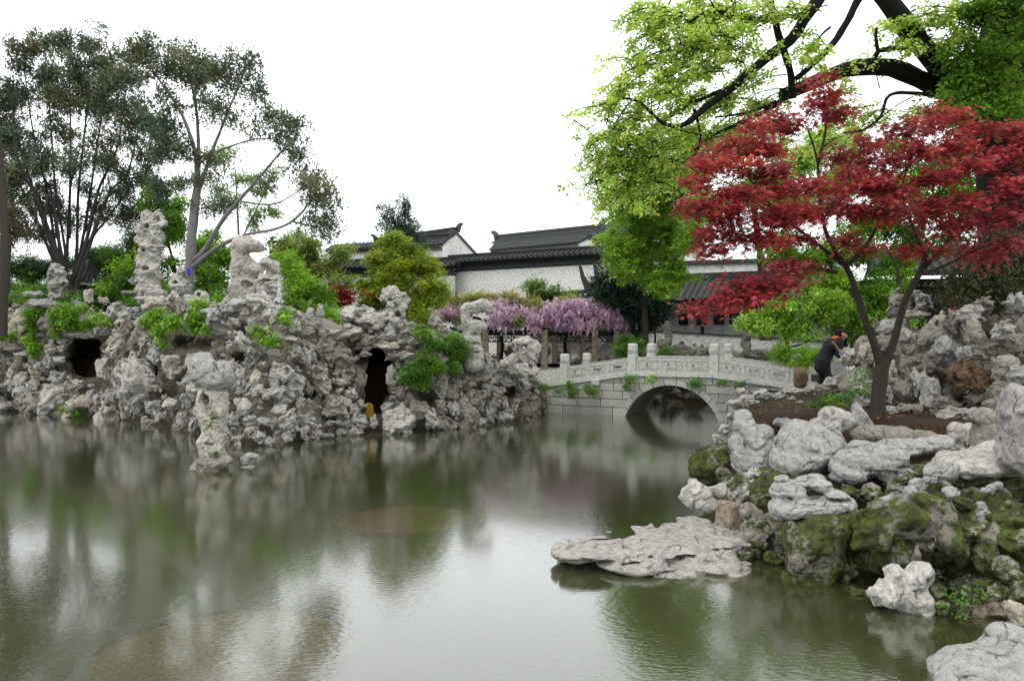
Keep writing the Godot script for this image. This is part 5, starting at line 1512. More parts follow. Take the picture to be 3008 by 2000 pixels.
	tiled(t, Vector3(0.0, 2.55, 0.5), Vector3(l, 2.55, 0.5), Vector3(l, 3.45, -0.9), Vector3(0.35, 3.2, -0.9), 0.2, M.tile)
	tiled(t, Vector3(0.9, 2.2, 0.9), Vector3(l, 2.2, 0.9), Vector3(l, 2.7, 0.2), Vector3(0.9, 2.62, 0.2), 0.2, M.tile)
	g = G.new()
	g.hexa([Vector3(-0.05, 3.15, -1.0), Vector3(l, 3.52, -1.0), Vector3(l, 3.52, -0.8), Vector3(-0.05, 3.15, -0.8), Vector3(-0.05, 3.28, -1.0), Vector3(l, 3.66, -1.0), Vector3(l, 3.66, -0.8), Vector3(-0.05, 3.28, -0.8)])
	put("ridge", g.mesh(), M.frieze, t)
	for x in [2.85, 3.35]:
		g = G.new()
		g.prism([Vector2(0.1, 0.0), Vector2(0.55, 0.0), Vector2(0.6, 0.2), Vector2(0.25, 0.34), Vector2(0.04, 0.62), Vector2(-0.12, 1.08), Vector2(-0.18, 1.06), Vector2(-0.1, 0.6)], Transform3D(Basis(), Vector3(x - 0.45, 3.35, -0.7)), 0.12)
		put("eave_corner", g.mesh(), M.tile, t)
	put("wall", box_mesh(Vector3(0.4, 0.7, -1.4), Vector3(l, 2.9, -0.95)), M.white, t)
	# white corridor to the right
	a = P(1830, 975, 24.5)
	b = P(2480, 1012, 21.5)
	t = facing("corridor", "long white corridor with dark posts, small windows and dark tiled roof, behind the bridge", "corridor", a, b)
	l = Vector2(b.x - a.x, b.z - a.z).length()
	put("back_wall", box_mesh(Vector3(0, 0.8, -1.3), Vector3(l, 3.3, -1.1)), M.white, t)
	g = G.new()
	g.hexa([Vector3(0, 0.7, -0.3), Vector3(l, 0.7, -0.3), Vector3(l, 0.7, 0), Vector3(0, 0.7, 0), Vector3(0, 2.15, -0.3), Vector3(l, 1.72, -0.3), Vector3(l, 1.72, 0), Vector3(0, 2.15, 0)])
	put("plinth", g.mesh(), M.white, t)
	g = G.new()
	g.hexa([Vector3(0, 2.152, -0.34), Vector3(l, 1.722, -0.34), Vector3(l, 1.722, 0.04), Vector3(0, 2.152, 0.04), Vector3(0, 2.19, -0.34), Vector3(l, 1.76, -0.34), Vector3(l, 1.76, 0.04), Vector3(0, 2.19, 0.04)])
	put("coping", g.mesh(), M.frieze, t)
	for x in [0.98, 2.55, 4.15, 5.6, 7.0]:
		put("post", box_mesh(Vector3(x - 0.05, 1.7, -0.22), Vector3(x + 0.05, 3.2, -0.12)), M.darkwood, t)
	for q in [[1.62, 1.82], [2.2, 2.45], [2.75, 3.0], [3.25, 3.85], [4.7, 5.0]]:
		win(t, q[0], q[1], 2.35, 2.62, -1.1, 0)
	put("eave_beam", box_mesh(Vector3(-0.1, 3.12, -0.25), Vector3(l, 3.24, -0.08)), M.darkwood, t)
	tiled(t, Vector3(-0.2, 3.05, 0.5), Vector3(l, 3.05, 0.5), Vector3(l, 3.75, -0.9), Vector3(-0.2, 3.75, -0.9), 0.2, M.tile)
	g = G.new()
	g.box(Vector3(-0.2, 3.70, -1.1), Vector3(l, 3.98, -0.86))
	put("ridge", g.mesh(), M.frieze, t)
	t = facing("upper_wall", "pale grey upper wall showing above the corridor's ridge beneath the red maple", "wall", P(1990, 780, 26.5), P(2420, 770, 25.0))
	put("wall", box_mesh(Vector3(0, 0.8, -0.4), Vector3(5.6, 4.45, 0)), M.white, t)
	put("coping", box_mesh(Vector3(-0.1, 4.452, -0.5), Vector3(5.7, 4.6, 0.12)), M.frieze, t)
	# dark hall at the right
	t = facing("dark_hall", "dark timber hall with a red column and grey tiled roof, behind the rear rockery", "hall", P(2600, 900, 18.5), P(3060, 900, 17.8))
	l = 4.2
	put("wall", box_mesh(Vector3(-0.3, 0.8, -2.2), Vector3(l + 1.4, 3.4, -1.5)), M.hallwall, t)
	put("door", box_mesh(Vector3(0.9, 0.8, -1.498), Vector3(2.0, 2.8, -1.4)), M.darkwood, t)
	for x in [0.5, 1.75, 3.4]:
		put("column", tube_mesh([Vector3(x, 0.8, -0.6), Vector3(x, 3.4, -0.6)], [0.075, 0.075], 10), M.redwood if x == 1.75 else M.darkwood, t)
	put("lintel", box_mesh(Vector3(-0.3, 3.15, -0.68), Vector3(l + 1.4, 3.35, -0.52)), M.darkwood, t)
	tiled(t, Vector3(-0.4, 3.45, 0.1), Vector3(l + 1.4, 3.45, 0.1), Vector3(l + 1.4, 4.25, -1.8), Vector3(0.0, 4.25, -1.8), 0.22, M.slate)
	# pavilion roof at the left, among the stems
	t = thing("pavilion", "small grey pavilion with a curved tiled roof, behind the dark many-stemmed tree", "pavilion", P(262, 835, 24.0))
	for k in 6:
		var a0 := TAU * k / 6.0 + 0.3
		var a1 := TAU * (k + 1) / 6.0 + 0.3
		var e0 := Vector3(cos(a0) * 0.95, 0.0, sin(a0) * 0.95)
		var e1 := Vector3(cos(a1) * 0.95, 0.0, sin(a1) * 0.95)
		tiled(t, e0, e1, e1 * 0.4 + Vector3(0, 0.32, 0), e0 * 0.4 + Vector3(0, 0.32, 0), 0.16, M.slate, 0.05)
		tiled(t, e0 * 0.4 + Vector3(0, 0.325, 0), e1 * 0.4 + Vector3(0, 0.325, 0), e1 * 0.06 + Vector3(0, 0.7, 0), e0 * 0.06 + Vector3(0, 0.7, 0), 0.13, M.slate, 0.05)
		put("column", tube_mesh([e0 * 0.7 + Vector3(0, -1.3, 0), e0 * 0.7], [0.05, 0.05], 8), M.darkwood, t)
		put("eave_board", tube_mesh([e0 * 0.97 + Vector3(0, -0.05, 0), e1 * 0.97 + Vector3(0, -0.05, 0)], [0.04, 0.04], 5), M.rail, t)
	t = facing("far_house", "low dark roofed house at the far left, glimpsed between dark stems", "house", P(20, 850, 30), P(150, 850, 30))
	put("wall", box_mesh(Vector3(-2.0, 0.8, -2), Vector3(1.6, 3.4, 0)), M.white, t)
	tiled(t, Vector3(-2.2, 3.4, 0.3), Vector3(1.8, 3.4, 0.3), Vector3(1.8, 4.1, -1), Vector3(-2.2, 4.1, -1), 0.22, M.slate)

func tube_mesh(pts: Array, rad: Array, sides := 8) -> ArrayMesh:
	var g := G.new()
	g.tube(pts, rad, sides)
	return g.mesh()

func arbour() -> void:
	var t := thing("arbour", "stone-posted wisteria arbour with dark lattice under its beams, left of the bridge", "pergola", P(1560, 1070, 21.5))
	var o := t.position
	var front := []
	for q in [[1300, 20.2], [1425, 20.4], [1468, 22.6], [1600, 20.8], [1630, 22.9], [1668, 22.9], [1747, 21.2], [1812, 21.4], [1712, 23.2]]:
		var p := P(q[0], 1000, q[1])
		p.y = 0.6
		put("post", box_mesh(Vector3(-0.085, 0, -0.085), Vector3(0.085, 1.5, 0.085), 0.012), M.post, t, Transform3D(Basis(Vector3.UP, -0.15), p - o))
	var ends := [[P(1270, 1000, 20.1), P(1850, 1000, 21.6)], [P(1290, 1000, 22.4), P(1830, 1000, 23.6)]]
	for e in ends:
		var a: Vector3 = e[0] - o
		var b: Vector3 = e[1] - o
		a.y = 2.02 - o.y
		b.y = 2.02 - o.y
		put("beam", tube_mesh([a, b], [0.07, 0.07], 4), M.darkwood, t)
		var g := G.new()
		var n := 34
		for k in n:
			var p := a.lerp(b, (k + 0.0) / n)
			var q := a.lerp(b, (k + 1.0) / n)
			var dn := Vector3(0, -0.26, 0)
			g.tube([p, p + dn], [0.009, 0.009], 4)
			g.tube([p, q + dn], [0.008, 0.008], 4)
			g.tube([p + dn, q], [0.008, 0.008], 4)
		g.tube([a + Vector3(0, -0.26, 0), b + Vector3(0, -0.26, 0)], [0.014, 0.014], 4)
		g.tube([a + Vector3(0, -0.13, 0), b + Vector3(0, -0.13, 0)], [0.010, 0.010], 4)
		put("lattice", g.mesh(), M.darkwood, t)
	for k in 12:
		var u := k / 11.0
		var a: Vector3 = ends[0][0].lerp(ends[0][1], u) - o
		var b: Vector3 = ends[1][0].lerp(ends[1][1], u) - o
		a.y = 2.13 - o.y
		b.y = 2.13 - o.y
		put("rafter", tube_mesh([a + (a - b) * 0.12, b], [0.05, 0.05], 4), M.darkwood, t)
	var bench := G.new()
	bench.box(P(1570, 1000, 21.0) * Vector3(1, 0, 1) + Vector3(0, 1.05, 0) - o, P(1830, 1000, 21.3) * Vector3(1, 0, 1) + Vector3(0, 1.15, 0.3) - o)
	put("seat_slab", bench.mesh(), M.rail, t)
	# the vine
	var w := thing("wisteria_vine", "wisteria vine in full lilac bloom sprawling over the arbour, with young bronze-green leaves", "vine", P(1560, 1000, 21.5))
	w.position = Vector3.ZERO
	var hang := [[1285, 925, 20.4, 28, 26], [1320, 915, 20.6, 34, 24], [1370, 905, 20.8, 40, 22], [1430, 900, 20.8, 44, 26], [1490, 905, 20.8, 44, 34], [1480, 935, 20.5, 40, 28], [1530, 930, 20.8, 40, 34], [1450, 940, 20.4, 26, 24], [1580, 925, 21.0, 40, 30], [1640, 905, 21.0, 46, 34], [1700, 895, 21.2, 50, 32], [1690, 930, 21.0, 50, 30], [1640, 940, 20.9, 40, 26], [1750, 915, 21.3, 44, 30], [1790, 935, 21.3, 40, 26], [1820, 950, 21.4, 30, 22], [1838, 965, 21.4, 16, 16], [1563, 965, 20.6, 14, 28], [1570, 930, 20.7, 36, 26], [1610, 930, 20.8, 36, 26], [1690, 955, 20.9, 24, 16], [1250, 950, 20.4, 12, 20], [1730, 950, 21.0, 26, 16]]
	crown("blossom", w, hang, sprig("petal", 26, 0.085, 0.040, 71), M.petal, 330.0, [Color(0.78, 0.56, 0.70), Color(0.84, 0.64, 0.75), Color(0.68, 0.46, 0.65), Color(0.88, 0.72, 0.78)], {"tuft": 0.19, "seed": 4, "cover": 1.7, "smin": 0.8, "fill": 1.2})
	crown("leaves", w, [[1300, 895, 20.9, 50, 14], [1370, 880, 21.1, 60, 16], [1430, 872, 21.2, 50, 18], [1500, 880, 21.2, 50, 16], [1560, 895, 21.3, 40, 18], [1600, 905, 21.1, 40, 18], [1660, 885, 21.4, 50, 10], [1330, 940, 20.6, 30, 12], [1250, 930, 20.5, 16, 14], [1500, 940, 20.6, 60, 14], [1760, 890, 21.5, 30, 10]], sprig("oval", 7, 0.10, 0.075, 72), M.leaf, 170.0, [Color(0.24, 0.27, 0.06), Color(0.28, 0.25, 0.07), Color(0.18, 0.25, 0.05), Color(0.30, 0.26, 0.09)], {"tuft": 0.2, "seed": 6, "cover": 2.2})
	var g := G.new()
	limb(g, [[1468, 1080, 22.0], [1475, 1000, 21.9], [1440, 950, 21.5], [1380, 930, 21.2]], 0.06, 0.03)
	limb(g, [[1668, 1080, 22.8], [1660, 1000, 22.6], [1690, 960, 22.0], [1760, 940, 21.6]], 0.07, 0.03)
	for k in 9:
		limb(g, [[1290 + k * 60, 945, 21.0], [1330 + k * 60, 930, 21.3], [1380 + k * 60, 948, 21.1]], 0.025, 0.012, 5)
	put("stems", g.mesh(), M.blackbark, w)
	rebase(w, P(1560, 1070, 21.5))
# ---------- trees and plants ----------
# move a thing's node to its base without moving its parts
func rebase(o: Node3D, at: Vector3) -> void:
	for c in o.get_children():
		c.position -= at - o.position
	o.position = at

func tree(called: String, label: String, category: String, base: Vector3, limbs: Array, bark: Material, clumps: Array, leaf: Mesh, lm: Material, density: float, cols: Array, o := {}, group := "") -> Node3D:
	var t := thing(called, label, category, Vector3.ZERO, 0.0, group)
	var g := G.new()
	var places := []
	for k in limbs.size():
		var q: Array = limbs[k]
		var path := limb(g, q[0], q[1], q[2], 9 if q[1] > 0.08 else 6, 0.07)
		if k > 0 or limbs.size() == 1:
			places.append_array(path)
		else:
			places.append_array(path.slice(path.size() / 2))
	if not limbs.is_empty():
		put("trunk", g.mesh(), bark, t)
	var ends := crown(o.get("crown", "crown"), t, clumps, leaf, lm, density, cols, o)
	if o.get("twigs", 0.0) > 0.0 and not places.is_empty():
		var tg := G.new()
		for path in o.get("lines", []):
			tg.tube(path, [0.010, 0.009, 0.008, 0.007, 0.005, 0.003], 4, 0.0, false)
		twigs(tg, places, ends, o.twigs, o.get("twig", 0.02), 3)
		stuff(put("branches", tg.mesh(), bark, t))
	rebase(t, base)
	return t

func plants() -> void:
	var needle := sprig("needle", 34, 0.17, 0.085, 1)
	var oval := sprig("oval", 9, 0.12, 0.085, 2)
	var pine := sprig("needle", 30, 0.15, 0.055, 6)
	var small := sprig("oval", 12, 0.10, 0.05, 3)
	var fan := sprig("fan", 10, 0.085, 0.038, 4)
	var maple := sprig("maple", 9, 0.12, 0.055, 5)
	var dark := [Color(0.085, 0.120, 0.065), Color(0.11, 0.135, 0.07), Color(0.07, 0.105, 0.07), Color(0.135, 0.135, 0.065)]
	# the many-stemmed dark tree at the left
	var stems := []
	var tips := [[-40, 330], [20, 250], [70, 200], [130, 160], [200, 150], [262, 140], [320, 190], [370, 260], [415, 330], [440, 420], [0, 420]]
	var r := RandomNumberGenerator.new()
	r.seed = 31
	for q in 2:
		tips.append([r.randf_range(-20, 430), r.randf_range(300, 520)])
	for k in tips.size():
		var x: float = tips[k][0]
		var y: float = tips[k][1]
		var d := 22.0 + r.randf_range(-1.3, 1.3)
		stems.append([[[205 + r.randf_range(-16, 16), 870, 22.0], [205 + (x - 205) * 0.24 + r.randf_range(-10, 10), 740, lerpf(22.0, d, 0.4)], [205 + (x - 205) * 0.55 + r.randf_range(-16, 16), 560, lerpf(22.0, d, 0.7)], [205 + (x - 205) * 0.82 + r.randf_range(-10, 10), y + 180, d], [x, y, d]], r.randf_range(0.045, 0.08), 0.014])
		if k % 2 == 0:
			stems.append([[[205 + (x - 205) * 0.3, 700, lerpf(22.0, d, 0.5)], [205 + (x - 205) * 0.7 + r.randf_range(-40, 40), 540, d], [x + r.randf_range(-60, 60), y + 200, d + r.randf_range(-0.6, 0.6)]], 0.035, 0.010])
	tree("dark_tree", "tall many-stemmed dark evergreen tree fanning out above the rockery at the far left", "tree", P(205, 870, 22.0), stems, M.stembark,
		[[20, 290, 21.5, 70, 70], [60, 170, 22, 50, 50], [130, 140, 22, 55, 45], [190, 130, 22.4, 40, 46], [260, 115, 22.4, 40, 40], [120, 220, 22, 70, 55], [220, 210, 21.8, 60, 70], [290, 190, 22.3, 44, 60], [330, 165, 22.6, 30, 30], [320, 260, 21.6, 60, 60], [390, 240, 22, 50, 70], [400, 330, 21.6, 60, 55], [180, 290, 21.6, 60, 44], [60, 300, 22.4, 50, 40], [0, 400, 21.6, 60, 60], [70, 410, 21.4, 70, 40], [260, 310, 22.4, 56, 40], [330, 340, 21.6, 50, 34], [440, 390, 21.8, 50, 50], [190, 390, 22, 50, 36], [280, 410, 21.6, 50, 30], [380, 430, 21.6, 50, 36], [10, 520, 21.4, 50, 50], [90, 500, 21.4, 60, 36], [200, 490, 21.4, 50, 40], [320, 480, 22, 60, 30], [440, 470, 22, 50, 40], [-60, 380, 22, 60, 90], [60, 580, 21.4, 44, 30], [380, 620, 23.5, 50, 60], [30, 640, 21.4, 40, 30], [130, 470, 21.6, 50, 34], [250, 560, 23, 40, 30], [150, 600, 23, 44, 30], [300, 620, 23.4, 40, 40], [430, 560, 23, 40, 40], [90, 680, 23, 40, 34], [200, 640, 23.5, 50, 30], [340, 560, 22.6, 44, 34], [20, 580, 22, 40, 30], [260, 470, 22.6, 50, 30], [130, 560, 22.6, 44, 26], [400, 520, 22.4, 44, 30], [60, 460, 22.6, 50, 30]],
		needle, M.needle, 60.0, dark, {"seed": 11, "cover": 1.25, "tuft": 0.40, "fill": 0.75, "twigs": 0.9, "twig": 0.022, "shell": 0.5})
	# the grey-trunked tree
	tree("grey_tree", "pale grey-trunked tree with a long limb reaching right over the broad slab stone", "tree", P(548, 900, 19.0),
		[[[[548, 905, 19.0], [555, 800, 19.0], [562, 700, 19.0], [572, 600, 19.0], [580, 540, 19.0]], 0.15, 0.10], [[[580, 545, 19.0], [570, 440, 18.8], [530, 330, 18.6], [470, 240, 18.5], [430, 180, 18.5]], 0.075, 0.02], [[[580, 545, 19.0], [582, 430, 19.2], [575, 320, 19.4], [555, 220, 19.4], [540, 150, 19.4]], 0.07, 0.02], [[[582, 560, 19.0], [620, 450, 18.8], [660, 350, 18.6], [700, 250, 18.5], [720, 200, 18.5]], 0.06, 0.016],
		[[[560, 770, 19.0], [600, 735, 18.8], [650, 650, 18.5], [700, 590, 18.3], [770, 510, 18.0], [830, 440, 17.8], [880, 390, 17.8]], 0.075, 0.018], [[[558, 790, 19.0], [640, 725, 18.6], [720, 690, 18.3], [810, 672, 18.0], [870, 640, 17.8], [920, 580, 17.6]], 0.07, 0.02], [[[860, 650, 17.8], [920, 665, 17.6], [980, 660, 17.5]], 0.03, 0.01], [[[700, 590, 18.3], [800, 600, 18.0], [880, 560, 17.8], [940, 540, 17.6]], 0.028, 0.01], [[[620, 450, 18.8], [740, 410, 18.5], [820, 410, 18.3]], 0.03, 0.01]],
		M.greybark,
		[[400, 150, 18.5, 30, 40], [430, 130, 18.5, 40, 30], [450, 190, 18.5, 40, 40], [500, 200, 18.6, 40, 44], [545, 160, 19.4, 36, 40], [590, 190, 19.4, 40, 40], [560, 240, 19.3, 50, 40], [640, 210, 18.6, 40, 30], [700, 190, 18.5, 36, 28], [735, 220, 18.5, 34, 44], [680, 240, 18.5, 50, 36], [750, 280, 18.5, 26, 36], [640, 310, 18.6, 36, 26], [600, 320, 19.2, 34, 24], [500, 300, 18.6, 40, 30], [480, 360, 18.7, 44, 40], [680, 350, 18.5, 34, 20], [790, 350, 18.3, 40, 26], [830, 390, 18, 44, 44], [850, 440, 17.9, 36, 34], [740, 390, 18.4, 30, 20], [860, 360, 18, 26, 20], [520, 430, 18.8, 44, 40], [480, 440, 18.9, 40, 40], [600, 470, 18.9, 34, 26], [620, 520, 18.8, 34, 22], [900, 530, 17.7, 40, 30], [930, 570, 17.6, 44, 36], [960, 610, 17.5, 26, 22], [910, 660, 17.6, 34, 22], [970, 660, 17.5, 30, 26], [955, 690, 17.5, 22, 18], [870, 480, 17.8, 24, 30], [540, 540, 18.9, 40, 26], [650, 600, 18.7, 44, 24], [620, 620, 19.2, 40, 26], [480, 560, 19.5, 40, 40], [780, 540, 18, 34, 18]],
		needle, M.needle, 52.0, dark, {"seed": 12, "cover": 1.3, "tuft": 0.34, "fill": 0.75, "twigs": 0.9, "twig": 0.02, "shell": 0.5})
	var band := put("cloth_patch", box_mesh(Vector3(-0.055, -0.08, -0.012), Vector3(0.055, 0.08, 0.012), 0.01), M.bluecloth)
	band.position = P(553, 797, 18.84)
	band.rotation = Vector3(0.03, -0.35, 0.06)
	tag(band, "small bright blue cloth patch fastened to the grey tree's trunk", "cloth patch")
	# greenery behind the rockery
	var lime := [Color(0.20, 0.38, 0.03), Color(0.16, 0.32, 0.025), Color(0.25, 0.42, 0.04), Color(0.12, 0.25, 0.025)]
	var mid := [Color(0.10, 0.21, 0.03), Color(0.13, 0.25, 0.032), Color(0.075, 0.16, 0.027)]
	var deep := [Color(0.030, 0.060, 0.022), Color(0.038, 0.075, 0.026), Color(0.024, 0.048, 0.022)]
	var gold := [Color(0.26, 0.33, 0.03), Color(0.33, 0.38, 0.04), Color(0.19, 0.27, 0.03), Color(0.14, 0.21, 0.028)]
	var gr := "green shrubs behind the far rockery"
	tree("green_shrub", "bright green maple bush between the tall slender stone and the broad slab stone", "shrub", P(520, 900, 21.5), [[[[520, 900, 21.5], [510, 780, 21.5], [480, 680, 21.5]], 0.07, 0.03], [[[515, 840, 21.5], [580, 760, 21.3], [640, 700, 21.2]], 0.05, 0.02]], M.bark,
		[[500, 690, 21.5, 60, 60], [600, 730, 21.2, 70, 50], [470, 780, 21, 50, 50], [620, 800, 20.8, 60, 40], [560, 840, 20.6, 60, 36], [650, 850, 20.4, 44, 40], [480, 850, 20.6, 40, 40], [370, 830, 21, 44, 44], [320, 870, 20.8, 44, 30], [480, 600, 22, 50, 44], [430, 840, 21, 40, 40], [660, 760, 21, 40, 40], [560, 890, 19.8, 60, 24], [650, 890, 19, 50, 26], [470, 890, 20, 50, 24]], oval, M.leaf, 75.0, lime + mid, {"seed": 21, "cover": 2.6, "tuft": 0.36, "fill": 0.9}, gr)
	tree("green_shrub", "dark green thicket behind the small pavilion roof and tall slender stone", "shrub", P(380, 880, 24.0), [], M.bark,
		[[400, 760, 24, 60, 60], [340, 800, 24, 60, 40], [300, 760, 24.5, 60, 40], [240, 790, 25, 60, 40], [430, 680, 24, 44, 60], [150, 810, 25, 60, 36], [60, 790, 25, 60, 50], [-30, 800, 25, 60, 50], [340, 850, 23, 60, 34], [240, 850, 24, 70, 30], [120, 860, 24, 70, 30], [20, 870, 24, 70, 30], [-60, 860, 24, 60, 40], [400, 870, 23, 60, 26], [300, 895, 20.6, 60, 24], [200, 890, 20.8, 60, 24], [100, 895, 21, 60, 24], [0, 900, 21, 60, 24], [420, 900, 20.2, 50, 22], [-80, 890, 21, 60, 30]], small, M.leaf, 60.0, deep + mid, {"seed": 22, "cover": 2.8, "tuft": 0.42, "fill": 0.9}, gr)
	tree("green_shrub", "lush lime-green maple bush spilling down right of the paired standing stones", "shrub", P(900, 930, 17.5), [[[[900, 940, 17.6], [890, 880, 17.6], [880, 800, 17.6]], 0.05, 0.02]], M.bark,
		[[860, 800, 17.6, 50, 34], [880, 840, 17.3, 60, 34], [920, 880, 17.2, 64, 34], [860, 880, 17, 44, 34], [960, 920, 17, 50, 30], [990, 950, 16.8, 40, 24], [890, 930, 16.8, 44, 30], [840, 770, 18, 34, 30]], maple, M.leaf, 90.0, lime, {"seed": 23, "cover": 2.6, "tuft": 0.30, "fill": 1.0}, gr)
	tree("green_shrub", "feathery pale green young tree before the cream wing's windows", "shrub", P(930, 900, 21.0), [[[[930, 930, 21], [930, 800, 21], [920, 720, 21], [915, 690, 21]], 0.05, 0.02]], M.bark,
		[[900, 750, 21, 60, 44], [950, 790, 21, 60, 40], [860, 730, 21, 40, 34], [980, 760, 21, 44, 26], [910, 710, 21, 30, 26], [990, 840, 20.5, 50, 34], [1010, 730, 21, 24, 14], [940, 850, 20.4, 50, 30], [820, 740, 21, 40, 40]], oval, M.leaf, 70.0, [Color(0.19, 0.26, 0.05), Color(0.15, 0.23, 0.04), Color(0.24, 0.28, 0.07)], {"seed": 24, "cover": 1.6, "tuft": 0.32, "fill": 0.62, "twigs": 0.3, "twig": 0.01}, gr)
	tree("red_shrub", "small red maple bush glowing between green shrubs, left of the animal-shaped stone", "shrub", P(1010, 900, 18.0), [[[[1010, 930, 18], [1005, 880, 18]], 0.02, 0.01]], M.bark,
		[[995, 868, 18, 36, 16], [1030, 880, 18, 30, 16], [1005, 895, 17.8, 24, 16], [1085, 858, 18, 14, 7]], maple, M.redleaf, 100.0, [Color(0.30, 0.022, 0.016), Color(0.36, 0.035, 0.02), Color(0.22, 0.02, 0.018)], {"seed": 25, "cover": 2.2, "tuft": 0.2})
	tree("yellow_green_tree", "dense rounded yellow-green tree before the white wall, behind the animal-shaped stone", "tree", P(1180, 980, 19.0), [[[[1180, 980, 19], [1175, 880, 19], [1165, 780, 19]], 0.10, 0.04], [[[1178, 900, 19], [1120, 850, 19], [1090, 820, 19]], 0.05, 0.02], [[[1178, 900, 19], [1230, 840, 19], [1260, 800, 19]], 0.05, 0.02]], M.bark,
		[[1160, 720, 19, 50, 30], [1190, 740, 19, 50, 34], [1130, 760, 18.8, 50, 36], [1110, 810, 18.7, 50, 34], [1170, 800, 18.6, 60, 40], [1230, 780, 18.8, 46, 34], [1260, 800, 18.8, 34, 30], [1280, 840, 18.6, 34, 30], [1080, 850, 18.7, 44, 30], [1150, 860, 18.4, 60, 36], [1220, 850, 18.5, 50, 40], [1270, 880, 18.5, 34, 30], [1090, 890, 18.5, 44, 30], [1190, 900, 18.4, 60, 34], [1240, 910, 18.4, 44, 30], [1250, 770, 19, 24, 20], [1060, 940, 18.2, 50, 26], [1230, 950, 18.2, 50, 30]], maple, M.leaf, 95.0, gold, {"seed": 26, "cover": 3.0, "tuft": 0.30, "fill": 1.15})
	tree("pointed_conifer", "ragged blue-green conifer with a pointed tip rising behind the yellow-green tree", "tree", P(1190, 900, 29.0), [[[[1195, 900, 29], [1190, 740, 29], [1188, 600, 29]], 0.12, 0.02], [[[1190, 700, 29], [1150, 640, 29], [1122, 610, 29]], 0.03, 0.01]], M.bark,
		[[1188, 600, 29, 7, 22], [1188, 632, 29, 14, 24], [1195, 660, 29, 22, 24], [1170, 680, 29, 24, 20], [1210, 690, 29, 20, 24], [1185, 710, 29, 36, 24], [1150, 690, 29, 16, 20], [1140, 640, 29, 18, 12], [1122, 608, 29, 10, 8], [1148, 615, 29, 10, 10], [1160, 650, 29, 14, 14], [1130, 665, 29, 12, 14], [1222, 720, 29, 14, 24], [1200, 750, 29, 40, 30]], needle, M.needle, 60.0, [Color(0.05, 0.085, 0.06), Color(0.06, 0.095, 0.06), Color(0.04, 0.07, 0.05)], {"seed": 27, "cover": 2.2, "tuft": 0.30, "fill": 1.1, "twigs": 0.2, "twig": 0.012})
	tree("pale_tree", "thin pale green tree with sparse leaves, seen against the sky behind the grey tree", "tree", P(700, 900, 26.0), [[[[700, 900, 26], [700, 700, 26], [690, 500, 26]], 0.08, 0.02], [[[700, 720, 26], [760, 600, 26], [800, 520, 26]], 0.04, 0.015]], M.greybark,
		[[660, 460, 26, 44, 34], [700, 520, 26, 50, 34], [760, 560, 26, 44, 34], [690, 590, 26, 50, 30], [800, 620, 26, 50, 34], [860, 690, 26, 50, 30], [740, 650, 26, 44, 30], [640, 560, 26, 34, 30], [800, 520, 26, 30, 24], [880, 740, 25, 40, 30]], oval, M.leaf, 26.0, [Color(0.17, 0.26, 0.06), Color(0.20, 0.28, 0.08)], {"seed": 28, "cover": 0.7, "tuft": 0.34, "fill": 0.5, "twigs": 0.6, "twig": 0.01})
	var bw := thing("bare_tree", "bare brown tree trunk cut by the left edge of the view", "tree")
	put("trunk", limb_mesh([[4, 990, 14.6], [8, 880, 14.6], [14, 760, 14.6], [6, 600, 14.7], [-10, 400, 14.8]], 0.085, 0.07), M.bark, bw)
	rebase(bw, P(4, 990, 14.6))
	tree("russet_tree", "brownish tuft of foliage at the far left edge, behind the bare trunk", "tree", P(30, 850, 18.0), [[[[20, 860, 18], [26, 760, 18], [30, 680, 18]], 0.05, 0.02]], M.bark, [[20, 640, 18, 34, 40], [40, 680, 18, 30, 36], [10, 720, 18, 30, 40]], needle, M.needle, 60.0, [Color(0.09, 0.075, 0.045), Color(0.07, 0.07, 0.04)], {"seed": 29, "cover": 2, "tuft": 0.3, "twigs": 0.3})
	# the right: round light green tree, dark yew, greens
	tree("round_green_tree", "rounded fresh green tree with cloud-like tiers, left of the red maple", "tree", P(1900, 1050, 21.0), [[[[1900, 1060, 21], [1895, 930, 21], [1890, 800, 21], [1890, 700, 21]], 0.10, 0.05], [[[1895, 900, 21], [1950, 850, 20.6], [2000, 830, 20.4]], 0.04, 0.02]], M.bark,
		[[1830, 670, 20.6, 50, 40], [1890, 640, 20.8, 50, 44], [1810, 720, 20.4, 44, 36], [1870, 730, 20.2, 60, 44], [1930, 700, 20.4, 50, 50], [1800, 770, 20.2, 34, 34], [1850, 790, 20, 50, 34], [1920, 770, 20.1, 50, 40], [1970, 690, 20.4, 50, 50], [1960, 770, 20, 44, 40], [1990, 810, 19.8, 50, 30], [1950, 835, 19.7, 44, 24], [1945, 850, 19.6, 34, 20], [2010, 740, 20.2, 44, 44], [1880, 590, 21, 40, 34], [1930, 620, 20.8, 44, 40]], maple, M.leaf, 105.0, [Color(0.25, 0.42, 0.05), Color(0.31, 0.47, 0.065), Color(0.18, 0.33, 0.04)], {"seed": 41, "cover": 2.4, "tuft": 0.30, "fill": 0.7, "shell": 0.35})
